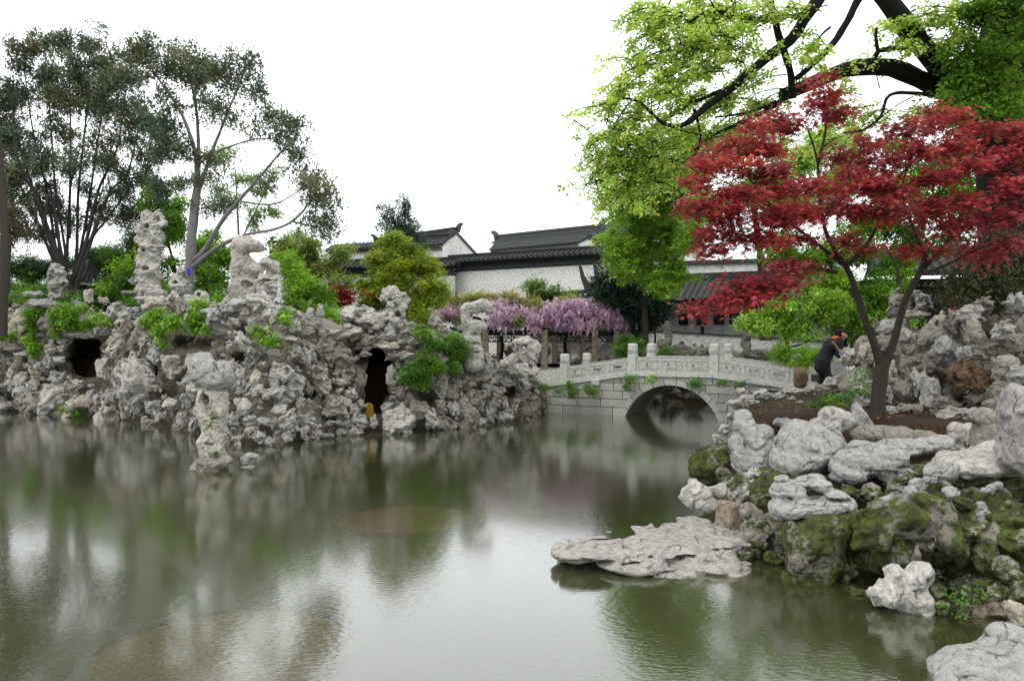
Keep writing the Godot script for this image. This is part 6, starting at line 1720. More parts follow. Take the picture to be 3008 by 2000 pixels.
	tree("dark_yew", "dark bluish conifer beneath the rounded fresh green tree, behind the arbour's right end", "tree", P(1880, 1040, 22.0), [[[[1875, 1050, 22], [1870, 950, 22], [1860, 850, 22]], 0.12, 0.05], [[[1925, 1010, 22], [1922, 950, 22], [1900, 880, 22]], 0.03, 0.02]], M.bark,
		[[1790, 820, 22, 44, 34], [1850, 830, 21.6, 50, 40], [1900, 860, 21.5, 50, 40], [1800, 870, 21.6, 50, 34], [1860, 890, 21.4, 54, 34], [1930, 900, 21.4, 30, 34], [1780, 850, 22, 40, 30], [1840, 930, 21.8, 40, 26], [1910, 930, 21.5, 34, 26], [1870, 960, 21.5, 26, 30]], needle, M.needle, 80.0, [Color(0.022, 0.042, 0.026), Color(0.028, 0.05, 0.03), Color(0.018, 0.034, 0.024)], {"seed": 42, "cover": 3, "tuft": 0.34, "fill": 1.3})
	tree("arbour_shrub", "small light green bush on the pavilion roof's near side, above the blossoms", "shrub", P(1650, 1000, 23.5), [[[[1650, 1000, 23.5], [1640, 900, 23.5], [1600, 860, 23.5]], 0.03, 0.01]], M.bark, [[1570, 845, 23.5, 26, 26], [1600, 870, 23.4, 40, 24], [1640, 860, 23.4, 40, 22], [1690, 880, 23.3, 34, 24], [1580, 830, 23.5, 12, 16]], oval, M.leaf, 80.0, [Color(0.14, 0.22, 0.04), Color(0.10, 0.17, 0.03)], {"seed": 43, "cover": 1.8, "tuft": 0.26, "fill": 0.9, "twigs": 0.4, "twig": 0.01})
	tree("lawn_shrub", "low round green bush on the lawn right of the arbour", "shrub", P(1860, 1060, 20.5), [], M.bark, [[1850, 1010, 20.6, 40, 20], [1870, 1030, 20.4, 44, 24], [1830, 1035, 20.5, 26, 24], [1950, 1050, 20.3, 26, 22]], small, M.leaf, 90.0, mid, {"seed": 44, "cover": 2.8, "tuft": 0.24})
	var far := "green trees filling the garden behind the red maple"
	tree("back_tree", "dense mid-green tree behind the maple's upper left branches", "tree", P(2250, 950, 19.0), [[[[2250, 1000, 19], [2240, 800, 19], [2200, 500, 19]], 0.14, 0.05]], M.bark,
		[[2050, 460, 19, 80, 70], [1980, 540, 19.3, 70, 70], [2150, 420, 19, 80, 60], [2080, 580, 19, 80, 70], [2200, 560, 18.6, 90, 80], [2330, 480, 18.6, 90, 80], [2450, 420, 19, 70, 60], [2300, 620, 18.3, 90, 70], [1960, 610, 19.6, 60, 60], [2420, 580, 18.6, 90, 70], [1850, 560, 19.6, 60, 60], [1900, 480, 19.6, 60, 60], [1820, 620, 19.8, 40, 40], [2000, 430, 19.4, 60, 50], [1930, 560, 19.4, 60, 50], [2520, 480, 19, 60, 60], [2040, 690, 19, 50, 50]], fan, M.leaf, 60.0, [Color(0.24, 0.40, 0.05), Color(0.29, 0.45, 0.06), Color(0.18, 0.32, 0.04)], {"seed": 45, "cover": 2.0, "tuft": 0.46, "fill": 0.9, "twigs": 0.15}, far)
	tree("back_tree", "deep green leafy tree behind the maple's forked stems", "tree", P(2480, 1000, 17.7), [[[[2480, 1020, 17.7], [2470, 900, 17.7], [2440, 760, 17.7]], 0.08, 0.04], [[[2475, 930, 17.7], [2530, 850, 17.7], [2560, 760, 17.7]], 0.05, 0.02], [[[2640, 930, 17.2], [2640, 800, 17.2], [2600, 720, 17.2]], 0.05, 0.03]], M.bark,
		[[2380, 760, 17.7, 70, 40], [2300, 740, 17.8, 60, 30], [2450, 720, 17.7, 70, 50], [2540, 740, 17.7, 60, 50], [2480, 830, 17.5, 60, 40], [2560, 850, 17.4, 50, 50], [2420, 860, 17.4, 50, 36], [2500, 930, 17.2, 60, 40], [2580, 950, 17.2, 40, 40], [2640, 780, 17.8, 50, 50], [2700, 720, 17.8, 60, 40], [2640, 680, 18.0, 70, 50], [2800, 700, 17.8, 70, 40], [2560, 650, 18.2, 70, 50], [2475, 960, 18.4, 34, 60], [2560, 900, 17.4, 50, 44], [2620, 940, 17.3, 40, 40], [2560, 1000, 17.2, 44, 30], [2620, 560, 17.6, 70, 50], [2740, 500, 17.6, 70, 60], [2840, 470, 17.6, 60, 60], [2700, 600, 17.6, 70, 50], [2820, 580, 17.6, 70, 60], [2900, 620, 17.4, 60, 60], [2920, 520, 17.5, 50, 60], [2640, 450, 17.8, 50, 40], [2620, 860, 17.6, 40, 40]], oval, M.leaf, 80.0, mid + lime, {"seed": 46, "cover": 2.2, "tuft": 0.34, "fill": 0.95, "twigs": 0.25, "twig": 0.012}, far)
	tree("light_shrub", "airy light green small tree overhanging the bridge's right end", "tree", P(2330, 1035, 16.7), [[[[2318, 1040, 16.7], [2312, 1000, 16.7], [2330, 950, 16.7]], 0.05, 0.03], [[[2318, 1020, 16.7], [2380, 1000, 16.5], [2420, 940, 16.4]], 0.025, 0.01], [[[2330, 950, 16.7], [2260, 920, 16.7], [2200, 940, 16.7]], 0.02, 0.008]], M.bark,
		[[2230, 940, 16.7, 44, 24], [2290, 910, 16.6, 50, 30], [2270, 960, 16.5, 50, 30], [2340, 920, 16.5, 54, 34], [2350, 970, 16.4, 50, 30], [2410, 900, 16.4, 54, 40], [2420, 935, 16.3, 44, 26], [2470, 900, 16.3, 44, 40], [2310, 890, 16.7, 40, 24], [2190, 950, 16.8, 24, 14]], oval, M.leaf, 85.0, [Color(0.24, 0.40, 0.045), Color(0.29, 0.45, 0.06), Color(0.17, 0.30, 0.035)], {"seed": 47, "cover": 1.8, "tuft": 0.25, "fill": 0.95, "twigs": 0.4, "twig": 0.009})
	tree("ground_fern", "low bright green ferny ground cover behind the bridge's right posts", "plant", P(2360, 1060, 15.6), [], M.bark, [[2330, 1035, 16.5, 60, 14], [2380, 1045, 16, 50, 18], [2310, 1050, 16.8, 40, 14], [2420, 1050, 15.6, 30, 16], [2350, 1065, 15.9, 40, 14]], small, M.leaf, 120.0, lime, {"seed": 48, "cover": 2.5, "tuft": 0.2})
	# the great ginkgo; its crown goes on above and to the right of the view and shades the bank
	var overhead := []
	for k in 34:
		overhead.append([r.randf_range(2050, 3700), r.randf_range(-900, -60), r.randf_range(7.5, 13.5), r.randf_range(90, 150), r.randf_range(50, 90)])
	tree("ginkgo", "huge old ginkgo with thick black limbs arching over the red maple", "tree", P(2950, 900, 11.5),
		[[[[2960, 1000, 11.6], [2960, 700, 11.6], [2950, 480, 11.5], [2930, 300, 11.5], [2960, 100, 11.5], [2990, -150, 11.5]], 0.46, 0.34],
		[[[2920, 330, 11.5], [2790, 230, 11.2], [2700, 120, 11.0], [2620, 20, 10.9], [2540, -80, 10.8]], 0.20, 0.12], [[[2920, 340, 11.5], [2760, 260, 11.4], [2640, 205, 11.2], [2540, 195, 11.0], [2440, 220, 10.9], [2350, 260, 10.8], [2300, 280, 10.7]], 0.17, 0.09], [[[2550, -60, 10.9], [2480, 80, 10.8], [2420, 160, 10.7], [2340, 230, 10.6]], 0.06, 0.04], [[[2450, -60, 10.6], [2380, 30, 10.5], [2330, 110, 10.5], [2240, 180, 10.4], [2160, 250, 10.3], [2080, 310, 10.3], [2020, 360, 10.3]], 0.10, 0.045],
		[[[2020, 360, 10.3], [1960, 370, 10.3], [1860, 290, 10.4], [1760, 310, 10.5]], 0.035, 0.012], [[[2160, 250, 10.3], [2040, 300, 10.5], [1960, 345, 10.6], [1880, 400, 10.7], [1790, 480, 10.8]], 0.035, 0.010], [[[2236, -70, 10.5], [2262, 0, 10.5], [2290, 110, 10.5], [2320, 200, 10.6], [2330, 290, 10.7]], 0.055, 0.05], [[[2300, 55, 10.4], [2231, 57, 10.3], [2150, 40, 10.2], [2079, 32, 10.2], [2027, 66, 10.2]], 0.04, 0.015], [[[2330, 270, 10.7], [2260, 320, 10.7], [2180, 360, 10.7], [2110, 390, 10.8], [2040, 440, 10.9]], 0.05, 0.015],
		[[[2040, 320, 10.4], [2060, 400, 10.6], [2050, 440, 10.7]], 0.03, 0.01], [[[2750, 280, 11.2], [2620, 275, 11.0], [2590, 340, 10.9], [2540, 380, 10.8], [2480, 390, 10.7]], 0.035, 0.012], [[[2560, 190, 11.0], [2580, 150, 10.9], [2680, 140, 10.9], [2800, 140, 11.1]], 0.04, 0.03], [[[2580, 150, 10.9], [2572, 90, 10.9], [2576, 80, 10.9]], 0.03, 0.02], [[[2390, 15, 10.5], [2340, 50, 10.4], [2300, 40, 10.3]], 0.04, 0.02], [[[1860, 290, 10.4], [1820, 340, 10.5], [1780, 420, 10.6]], 0.014, 0.006], [[[2280, 300, 10.7], [2200, 330, 10.6], [2100, 345, 10.5]], 0.03, 0.01], [[[2440, 80, 10.7], [2400, 120, 10.6], [2420, 180, 10.7]], 0.02, 0.01]],
		M.blackbark,
		[[1900, 40, 10.5, 60, 36], [1960, 20, 10.5, 60, 40], [2040, 50, 10.4, 60, 44], [2120, 20, 10.3, 60, 40], [1930, 100, 10.5, 60, 36], [2020, 130, 10.4, 60, 40], [2100, 100, 10.3, 50, 44], [1880, 170, 10.5, 60, 34], [1970, 190, 10.4, 60, 40], [2060, 200, 10.4, 50, 44], [1830, 250, 10.5, 60, 34], [1930, 260, 10.5, 60, 40], [2020, 280, 10.4, 50, 40], [1790, 310, 10.6, 60, 30], [1870, 340, 10.6, 60, 36], [1960, 350, 10.6, 50, 40], [1780, 390, 10.7, 50, 34], [1850, 420, 10.8, 50, 40], [1930, 430, 10.8, 50, 40], [1800, 470, 10.9, 40, 40], [1880, 510, 10.9, 50, 40], [1960, 500, 10.9, 50, 40], [2180, 60, 10.2, 50, 36], [2160, 140, 10.3, 44, 36], [2200, 220, 10.4, 50, 34], [2130, 290, 10.6, 60, 40], [2230, 290, 10.8, 60, 34], [2060, 380, 10.9, 60, 44], [2160, 370, 11, 60, 40], [2260, 370, 11, 60, 34], [2250, 20, 10.2, 44, 30], [2380, 130, 10.4, 34, 50], [2350, 20, 10.3, 40, 24], [2460, 260, 10.8, 40, 24], [2480, 320, 11, 60, 24], [2560, 340, 11.2, 44, 30], [2660, 50, 10.8, 44, 40], [2740, 40, 10.8, 50, 40], [2680, 120, 10.8, 50, 24], [2780, 110, 10.8, 44, 30], [2700, 320, 11, 60, 20], [2520, 180, 10.9, 60, 14], [2400, 420, 11.4, 70, 30], [2020, 470, 11, 60, 40], [1760, 520, 10.9, 24, 34], [2840, 20, 10.8, 60, 40], [1800, 560, 11, 40, 30], [1850, 470, 10.9, 60, 40], [1750, 460, 10.8, 34, 34], [1830, 380, 10.7, 50, 34], [1900, 470, 10.8, 50, 40], [1900, 560, 11, 50, 34]] + overhead,
		fan, M.leaf, 46.0, [Color(0.40, 0.54, 0.10), Color(0.47, 0.60, 0.13), Color(0.33, 0.47, 0.08), Color(0.53, 0.64, 0.18)], {"seed": 51, "cover": 1.55, "tuft": 0.24, "gain": 1.5, "strand": 0.95, "lines": [], "root": P(2700, 350, 11.3), "fill": 2.6, "twigs": 0.8, "twig": 0.017, "hang": 0.10, "shell": 0.6})
	tree("trunk_ivy", "thick green ivy cloaking the great ginkgo's trunk at the right edge", "ivy", P(2900, 480, 10.9), [], M.bark,
		[[2860, 60, 10.7, 60, 60], [2930, 60, 10.6, 60, 60], [2990, 40, 10.6, 50, 60], [2840, 160, 10.7, 40, 50], [2900, 160, 10.5, 50, 50], [2970, 150, 10.5, 50, 60], [2840, 240, 10.7, 44, 34], [2880, 270, 10.6, 40, 40], [2950, 230, 10.5, 50, 30], [2800, 300, 10.7, 50, 24], [2870, 320, 10.5, 60, 24], [2950, 310, 10.5, 60, 24], [2800, 340, 10.5, 60, 20], [2900, 350, 10.4, 60, 24], [2980, 360, 10.4, 50, 24], [2850, 370, 10.6, 44, 16], [2770, 180, 10.9, 24, 20]], oval, M.leaf, 80.0, [Color(0.16, 0.30, 0.035), Color(0.20, 0.35, 0.045), Color(0.10, 0.21, 0.027)], {"seed": 52, "cover": 2.2, "tuft": 0.24, "fill": 0.75, "crown": "leaves"})
	# the red maple
	var reds := [Color(0.44, 0.062, 0.075), Color(0.50, 0.070, 0.075), Color(0.34, 0.050, 0.066), Color(0.54, 0.080, 0.066), Color(0.47, 0.11, 0.125), Color(0.38, 0.085, 0.075)]
	tree("red_maple", "crimson Japanese maple spreading in flat tiers over the right bank, its trunk forked low", "tree", P(2580, 1215, 8.3),
		[[[[2578, 1250, 8.3], [2580, 1215, 8.3], [2582, 1150, 8.3], [2590, 1090, 8.3], [2596, 1050, 8.3]], 0.092, 0.072],
		[[[2592, 1080, 8.3], [2565, 1000, 8.25], [2530, 900, 8.2], [2500, 810, 8.15], [2480, 770, 8.1]], 0.050, 0.032], [[[2480, 775, 8.1], [2430, 690, 8.0], [2410, 600, 7.95], [2405, 500, 7.9], [2395, 440, 7.9], [2370, 370, 7.9]], 0.030, 0.008], [[[2405, 480, 7.9], [2420, 420, 7.9], [2430, 340, 7.9], [2420, 270, 7.9]], 0.018, 0.006], [[[2485, 785, 8.1], [2560, 700, 8.0], [2600, 600, 7.9], [2640, 520, 7.9]], 0.024, 0.007], [[[2470, 770, 8.1], [2380, 700, 7.9], [2280, 620, 7.7], [2200, 570, 7.6], [2100, 520, 7.5]], 0.022, 0.006],
		[[[2460, 800, 8.1], [2360, 785, 7.9], [2250, 840, 7.6], [2120, 900, 7.5]], 0.022, 0.006], [[[2600, 1080, 8.3], [2640, 960, 8.25], [2660, 880, 8.2], [2710, 790, 8.1], [2720, 750, 8.1]], 0.046, 0.032], [[[2720, 760, 8.1], [2680, 660, 8.0], [2650, 560, 7.9], [2680, 460, 7.9]], 0.026, 0.007], [[[2715, 790, 8.1], [2790, 700, 8.0], [2830, 620, 7.9], [2900, 520, 7.8]], 0.024, 0.007], [[[2700, 810, 8.1], [2800, 770, 7.9], [2900, 720, 7.8], [3000, 690, 7.7]], 0.017, 0.006], [[[2640, 520, 7.9], [2720, 440, 7.9], [2800, 380, 7.9]], 0.014, 0.005], [[[2280, 620, 7.7], [2180, 480, 7.6], [2240, 400, 7.6]], 0.012, 0.005], [[[2420, 640, 7.95], [2500, 560, 7.8], [2560, 470, 7.8]], 0.014, 0.005]],
		M.bark,
		[[2410, 235, 7.9, 34, 16], [2415, 285, 7.9, 44, 24], [2400, 320, 7.8, 30, 16], [2480, 330, 7.9, 40, 14], [2440, 350, 7.9, 30, 16], [2280, 340, 7.7, 50, 18], [2340, 370, 7.7, 60, 16], [2240, 380, 7.6, 50, 18], [2150, 430, 7.6, 56, 22], [2240, 430, 7.4, 70, 22], [2070, 470, 7.6, 50, 22], [2150, 500, 7.3, 80, 26], [2260, 500, 7.2, 70, 24], [2060, 540, 7.4, 56, 26], [2160, 570, 7.1, 80, 30], [2280, 560, 7.2, 70, 28], [2360, 540, 7.4, 50, 24], [2050, 610, 7.3, 50, 24], [2140, 640, 7.1, 70, 28], [2250, 640, 7.0, 80, 30], [2350, 630, 7.2, 60, 28], [2090, 690, 7.2, 60, 24], [2190, 700, 7.1, 70, 26], [2100, 740, 7.2, 50, 18], [2280, 700, 7.2, 60, 24], [2370, 700, 7.5, 44, 20], [2440, 620, 7.4, 60, 30], [2420, 550, 7.5, 50, 26], [2500, 500, 7.5, 60, 26], [2480, 460, 7.7, 50, 18], [2560, 430, 7.7, 60, 22], [2640, 390, 7.8, 60, 22], [2720, 370, 7.9, 60, 22], [2790, 350, 7.9, 44, 22], [2740, 320, 8, 24, 10], [2600, 480, 7.6, 70, 26], [2700, 450, 7.6, 70, 26], [2800, 430, 7.7, 60, 26], [2860, 390, 7.9, 44, 24], [2540, 550, 7.4, 70, 28], [2640, 550, 7.4, 70, 28], [2740, 530, 7.4, 60, 24], [2840, 500, 7.5, 60, 28], [2930, 460, 7.6, 50, 28], [2980, 380, 7.8, 44, 30], [3010, 440, 7.7, 40, 40], [2560, 610, 7.4, 70, 24], [2660, 620, 7.4, 60, 24], [2760, 600, 7.4, 70, 24], [2860, 590, 7.4, 60, 28], [2950, 560, 7.5, 60, 30], [3010, 530, 7.6, 44, 40], [2500, 700, 7.6, 44, 20], [2540, 730, 7.7, 34, 16], [2840, 660, 7.5, 60, 22], [2930, 640, 7.5, 60, 24], [3000, 620, 7.6, 40, 30], [2740, 660, 7.5, 50, 20], [2300, 790, 7.5, 50, 20], [2350, 780, 7.6, 34, 18], [2220, 830, 7.3, 60, 20], [2290, 840, 7.3, 60, 20], [2140, 850, 7.2, 40, 12], [2150, 880, 7.2, 60, 20], [2230, 870, 7.2, 50, 20], [2080, 910, 7.2, 44, 18], [2060, 915, 7.2, 24, 14], [2680, 740, 7.9, 50, 14], [2820, 740, 7.8, 50, 14], [2900, 760, 7.8, 50, 18], [2970, 720, 7.8, 40, 20]],
		maple, M.redleaf, 230.0, reds, {"seed": 61, "cover": 2.1, "tuft": 0.18, "flat": 0.26, "fill": 1.35, "twigs": 0.35, "twig": 0.011, "deep": 1.2})
	tree("drooping_pine", "brownish-green drooping conifer boughs in shade under the maple's right side", "tree", P(3100, 1000, 10.2), [[[[3120, 1000, 10.3], [3090, 800, 10.3], [3040, 640, 10.2]], 0.12, 0.07], [[[3060, 760, 10.2], [2960, 830, 10.0], [2860, 850, 9.9]], 0.04, 0.012], [[[3050, 700, 10.2], [2970, 760, 10.0], [2880, 800, 9.9]], 0.03, 0.01]], M.blackbark,
		[[2860, 790, 10, 60, 20], [2920, 770, 10, 60, 24], [2980, 800, 10, 50, 30], [2840, 830, 9.9, 60, 18], [2920, 830, 9.9, 60, 20], [2790, 850, 10, 50, 16], [2880, 870, 9.8, 60, 16], [2960, 870, 9.8, 60, 24], [2930, 700, 10, 50, 24], [2990, 720, 10, 44, 30], [3000, 900, 9.6, 40, 20]], pine, M.needle, 110.0, [Color(0.055, 0.060, 0.022), Color(0.045, 0.058, 0.026), Color(0.075, 0.062, 0.025)], {"seed": 62, "cover": 1.8, "tuft": 0.26, "fill": 1.0, "flat": 0.5, "twigs": 0.4, "twig": 0.012})
	# creepers on the far rockery
	var cg := "creepers hanging over the far rockery"
	var ivy := [Color(0.17, 0.34, 0.025), Color(0.21, 0.38, 0.03), Color(0.12, 0.25, 0.025)]
	for q in [["hanging leafy creeper, a narrow curtain at the left of the big cave's overhang", [[95, 918, -0.3, 18, 20], [92, 950, -0.32, 15, 26], [88, 990, -0.3, 12, 30], [100, 1030, -0.3, 12, 24]]], ["broad bushy creeper draped over the ledge above the left cave mouth", [[190, 918, -0.3, 34, 20], [230, 925, -0.32, 34, 22], [215, 950, -0.34, 44, 20], [170, 945, -0.3, 16, 34], [165, 980, -0.3, 9, 14], [250, 950, -0.3, 26, 16], [300, 930, -0.3, 30, 14], [320, 945, -0.3, 18, 8]]],
		["trailing creeper in several tails, below the short pitted stone", [[455, 930, -0.3, 22, 22], [470, 965, -0.32, 16, 30], [475, 1000, -0.32, 9, 16], [500, 920, -0.3, 26, 16], [515, 950, -0.3, 22, 18], [440, 950, -0.3, 14, 20]]], ["full leafy creeper tuft under the pierced little stone", [[590, 905, -0.25, 24, 18], [600, 935, -0.34, 26, 26], [580, 960, -0.32, 26, 24], [565, 930, -0.3, 20, 20], [610, 965, -0.34, 14, 12]]],
		["dark ivy climbing the rockery below the curled stone, in a wide mat", [[1245, 980, -0.35, 22, 22], [1262, 1010, -0.38, 26, 26], [1250, 1050, -0.36, 22, 30], [1330, 1010, -0.35, 26, 30], [1345, 1045, -0.36, 20, 26], [1310, 1020, -0.36, 20, 20], [1275, 1085, -0.38, 30, 26], [1220, 1090, -0.36, 26, 26], [1195, 1105, -0.34, 26, 20], [1240, 1120, -0.36, 26, 16], [1330, 1080, -0.36, 16, 20]]], ["little leafy tuft in a crevice right of the diagonal boulder", [[790, 995, -0.3, 18, 14], [800, 1010, -0.32, 16, 10]]], ["thin trailing greenery over the crest stones left of the white forked stone", [[845, 935, -0.3, 10, 26], [760, 970, -0.3, 16, 10]]], ["sparse green tufts on the rockery's far left crest", [[30, 960, -0.3, 34, 12], [10, 985, -0.3, 30, 14], [45, 985, -0.3, 24, 10]]]]:
		var cl := []
		for c in q[1]:
			cl.append([c[0], c[1], cliff_d(c[0], c[1]) + c[2] * 0.7, c[3], c[4]])
		var darker: bool = q[0].begins_with("dark")
		tree("creeper", q[0], "creeper", P(cl[0][0], cl[0][1], cl[0][2]), [], M.bark, cl, oval if not darker else small, M.leaf, 190.0, mid if darker else ivy, {"seed": int(cl[0][0]), "cover": 2.5, "tuft": 0.15, "fill": 1.0, "crown": "leaves"}, cg)
	# ivy on the bridge
	var bg := "ivy tufts hanging on the bridge's stonework"
	for q in [["ivy tuft hanging under the bridge's rail, left of the left carved boss", [[1682, 1150, 18.0, 12, 20], [1670, 1130, 18.1, 12, 12]]], ["ivy tuft straggling right of the left carved boss", [[1738, 1155, 17.9, 8, 12], [1730, 1140, 17.9, 7, 12]]], ["ivy tuft at the left shoulder of the bridge arch", [[1850, 1110, 17.45, 14, 10], [1846, 1135, 17.45, 10, 10]]], ["small light green ivy tuft above the crown of the bridge arch", [[1912, 1110, 17.2, 9, 9]]], ["slender ivy tuft right of the arch's crown", [[2040, 1128, 16.8, 7, 14], [2045, 1115, 16.8, 6, 8]]], ["ivy tuft beside the right carved boss", [[2125, 1125, 16.4, 12, 8], [2180, 1130, 16.2, 16, 8]]], ["yellow-green ivy at the bridge's left end by the rockery", [[1595, 1140, 18.3, 8, 16], [1640, 1150, 18.1, 9, 10]]]]:
		tree("bridge_ivy", q[0], "ivy", P(q[1][0][0], q[1][0][1], q[1][0][2]), [], M.bark, q[1], small, M.leaf, 260.0, mid if not "light" in q[0] else lime, {"seed": int(q[1][0][0]), "cover": 2.0, "tuft": 0.10, "fill": 0.9, "crown": "leaves"}, bg)
	var wg := "small plants at the water's edge"
	tree("bank_plant", "fresh green leafy plant at the waterline below the mossy hollow, right", "plant", P(2790, 1800, 4.75), [[[[2790, 1820, 4.8], [2800, 1780, 4.75], [2815, 1740, 4.75]], 0.006, 0.003], [[[2790, 1820, 4.8], [2830, 1760, 4.75], [2870, 1740, 4.75]], 0.006, 0.003]], M.bark, [[2800, 1790, 4.75, 26, 20], [2820, 1740, 4.75, 40, 26], [2860, 1755, 4.75, 30, 20]], small, M.leaf, 1500.0, mid, {"seed": 91, "cover": 0.9, "tuft": 0.07, "fill": 0.5, "smin": 0.35, "smax": 0.8}, wg)
	tree("bank_plant", "grass tuft at the foot of the left rockery, touching the water", "plant", P(200, 1215, 17.6), [], M.bark, [[200, 1205, 17.6, 16, 16], [222, 1214, 17.6, 16, 6]], small, M.leaf, 300.0, lime, {"seed": 92, "cover": 2, "tuft": 0.1}, wg)
	tree("bank_plant", "tiny grass tuft hanging from the front of the flat platform", "plant", P(1805, 1680, 5.6), [], M.bark, [[1805, 1660, 5.62, 14, 18], [1800, 1640, 5.7, 10, 8]], small, M.leaf, 2600.0, mid, {"seed": 93, "cover": 0.5, "tuft": 0.045, "smin": 0.22, "smax": 0.42}, wg)
	tree("bank_plant", "green weeds at the rim of the soil terrace left of the maple's foot", "plant", P(2450, 1190, 9.0), [], M.bark, [[2545, 1090, 9.2, 20, 12], [2430, 1190, 9.2, 60, 14], [2480, 1170, 9.4, 40, 14], [2250, 1208, 10.4, 16, 8], [2530, 1140, 9.3, 14, 26]], small, M.leaf, 700.0, mid, {"seed": 94, "cover": 1.2, "tuft": 0.11, "smin": 0.45}, wg)

func fallen_leaves() -> void:
	var r := RandomNumberGenerator.new()
	r.seed = 8
	var g := G.new()
	leaf_face(g, [Vector3(-0.022, 0, 0), Vector3(0, 0.007, 0.014), Vector3(0.024, 0.003, 0), Vector3(0, 0.005, -0.013)], Vector3.UP)
	var xf := []
	var col := []
	for k in 420:
		var x := r.randf_range(2.6, 5.6)
		var z := r.randf_range(-10.5, -7.9)
		var y := ground_height(x, z) + 0.045
		if y < 0.6:
			continue
		xf.append(Transform3D(Basis.from_euler(Vector3(r.randfn() * 0.3, r.randf() * TAU, r.randfn() * 0.3)).scaled(Vector3.ONE * r.randf_range(0.7, 1.4)), Vector3(x, y, z)))
		col.append([Color(0.22, 0.13, 0.06), Color(0.28, 0.10, 0.05), Color(0.15, 0.10, 0.06), Color(0.24, 0.20, 0.08)][r.randi() % 4])
	var o := scatter("fallen_leaves", g.mesh(), M.leaf, xf, col, self)
	tag(o, "scattered brown fallen leaves on the soil beneath the red maple", "fallen leaves")

func limb_mesh(pts: Array, r0: float, r1: float) -> ArrayMesh:
	var g := G.new()
	limb(g, pts, r0, r1, 10, 0.06)
	return g.mesh()
# ---------- the person and small things ----------
# a body from bones [from, to, radius, radius], meshed as one surface
func body(bones: Array, cell: float, k: float, rough := 0.0, g: G = null) -> G:
	if g == null:
		g = G.new()
	var lo := Vector3.INF
	var hi := -Vector3.INF
	for b in bones:
		var rr := Vector3.ONE * (maxf(b[2], b[3]) + 3.0 * cell)
		lo = lo.min(b[0] - rr).min(b[1] - rr)
		hi = hi.max(b[0] + rr).max(b[1] + rr)
	var nx := int((hi.x - lo.x) / cell) + 2
	var ny := int((hi.y - lo.y) / cell) + 2
	var nz := int((hi.z - lo.z) / cell) + 2
	var nn := noise(FastNoiseLite.TYPE_SIMPLEX_SMOOTH, 4, 9.0, 2)
	var f := PackedFloat32Array()
	f.resize(nx * ny * nz)
	var at := 0
	var near := []
	for z in nz:
		for y in ny:
			for x in nx:
				var p := lo + Vector3(x, y, z) * cell
				var d := 1e9
				if x % 8 == 0:
					var m := p + Vector3(3.5 * cell, 0, 0)
					near = bones.filter(func(b): return m.distance_to(Geometry3D.get_closest_point_to_segment(m, b[0], b[1])) < maxf(b[2], b[3]) + k + 5.5 * cell)
				if near.is_empty():
					f[at] = 1.0
					at += 1
					continue
				for b in near:
					var ab: Vector3 = b[1] - b[0]
					var u := clampf((p - b[0]).dot(ab) / maxf(ab.length_squared(), 1e-9), 0.0, 1.0)
					var e: float = p.distance_to(b[0] + ab * u) - lerpf(b[2], b[3], u)
					if d > 1e8:
						d = e
					else:
						var h := maxf(k - absf(d - e), 0.0) / k
						d = minf(d, e) - h * h * k * 0.25
				if rough > 0.0 and absf(d) < 0.1:
					d += rough * nn.get_noise_3dv(p)
				f[at] = d
				at += 1
	nets(f, nx, ny, nz, lo, cell, g)
	return g

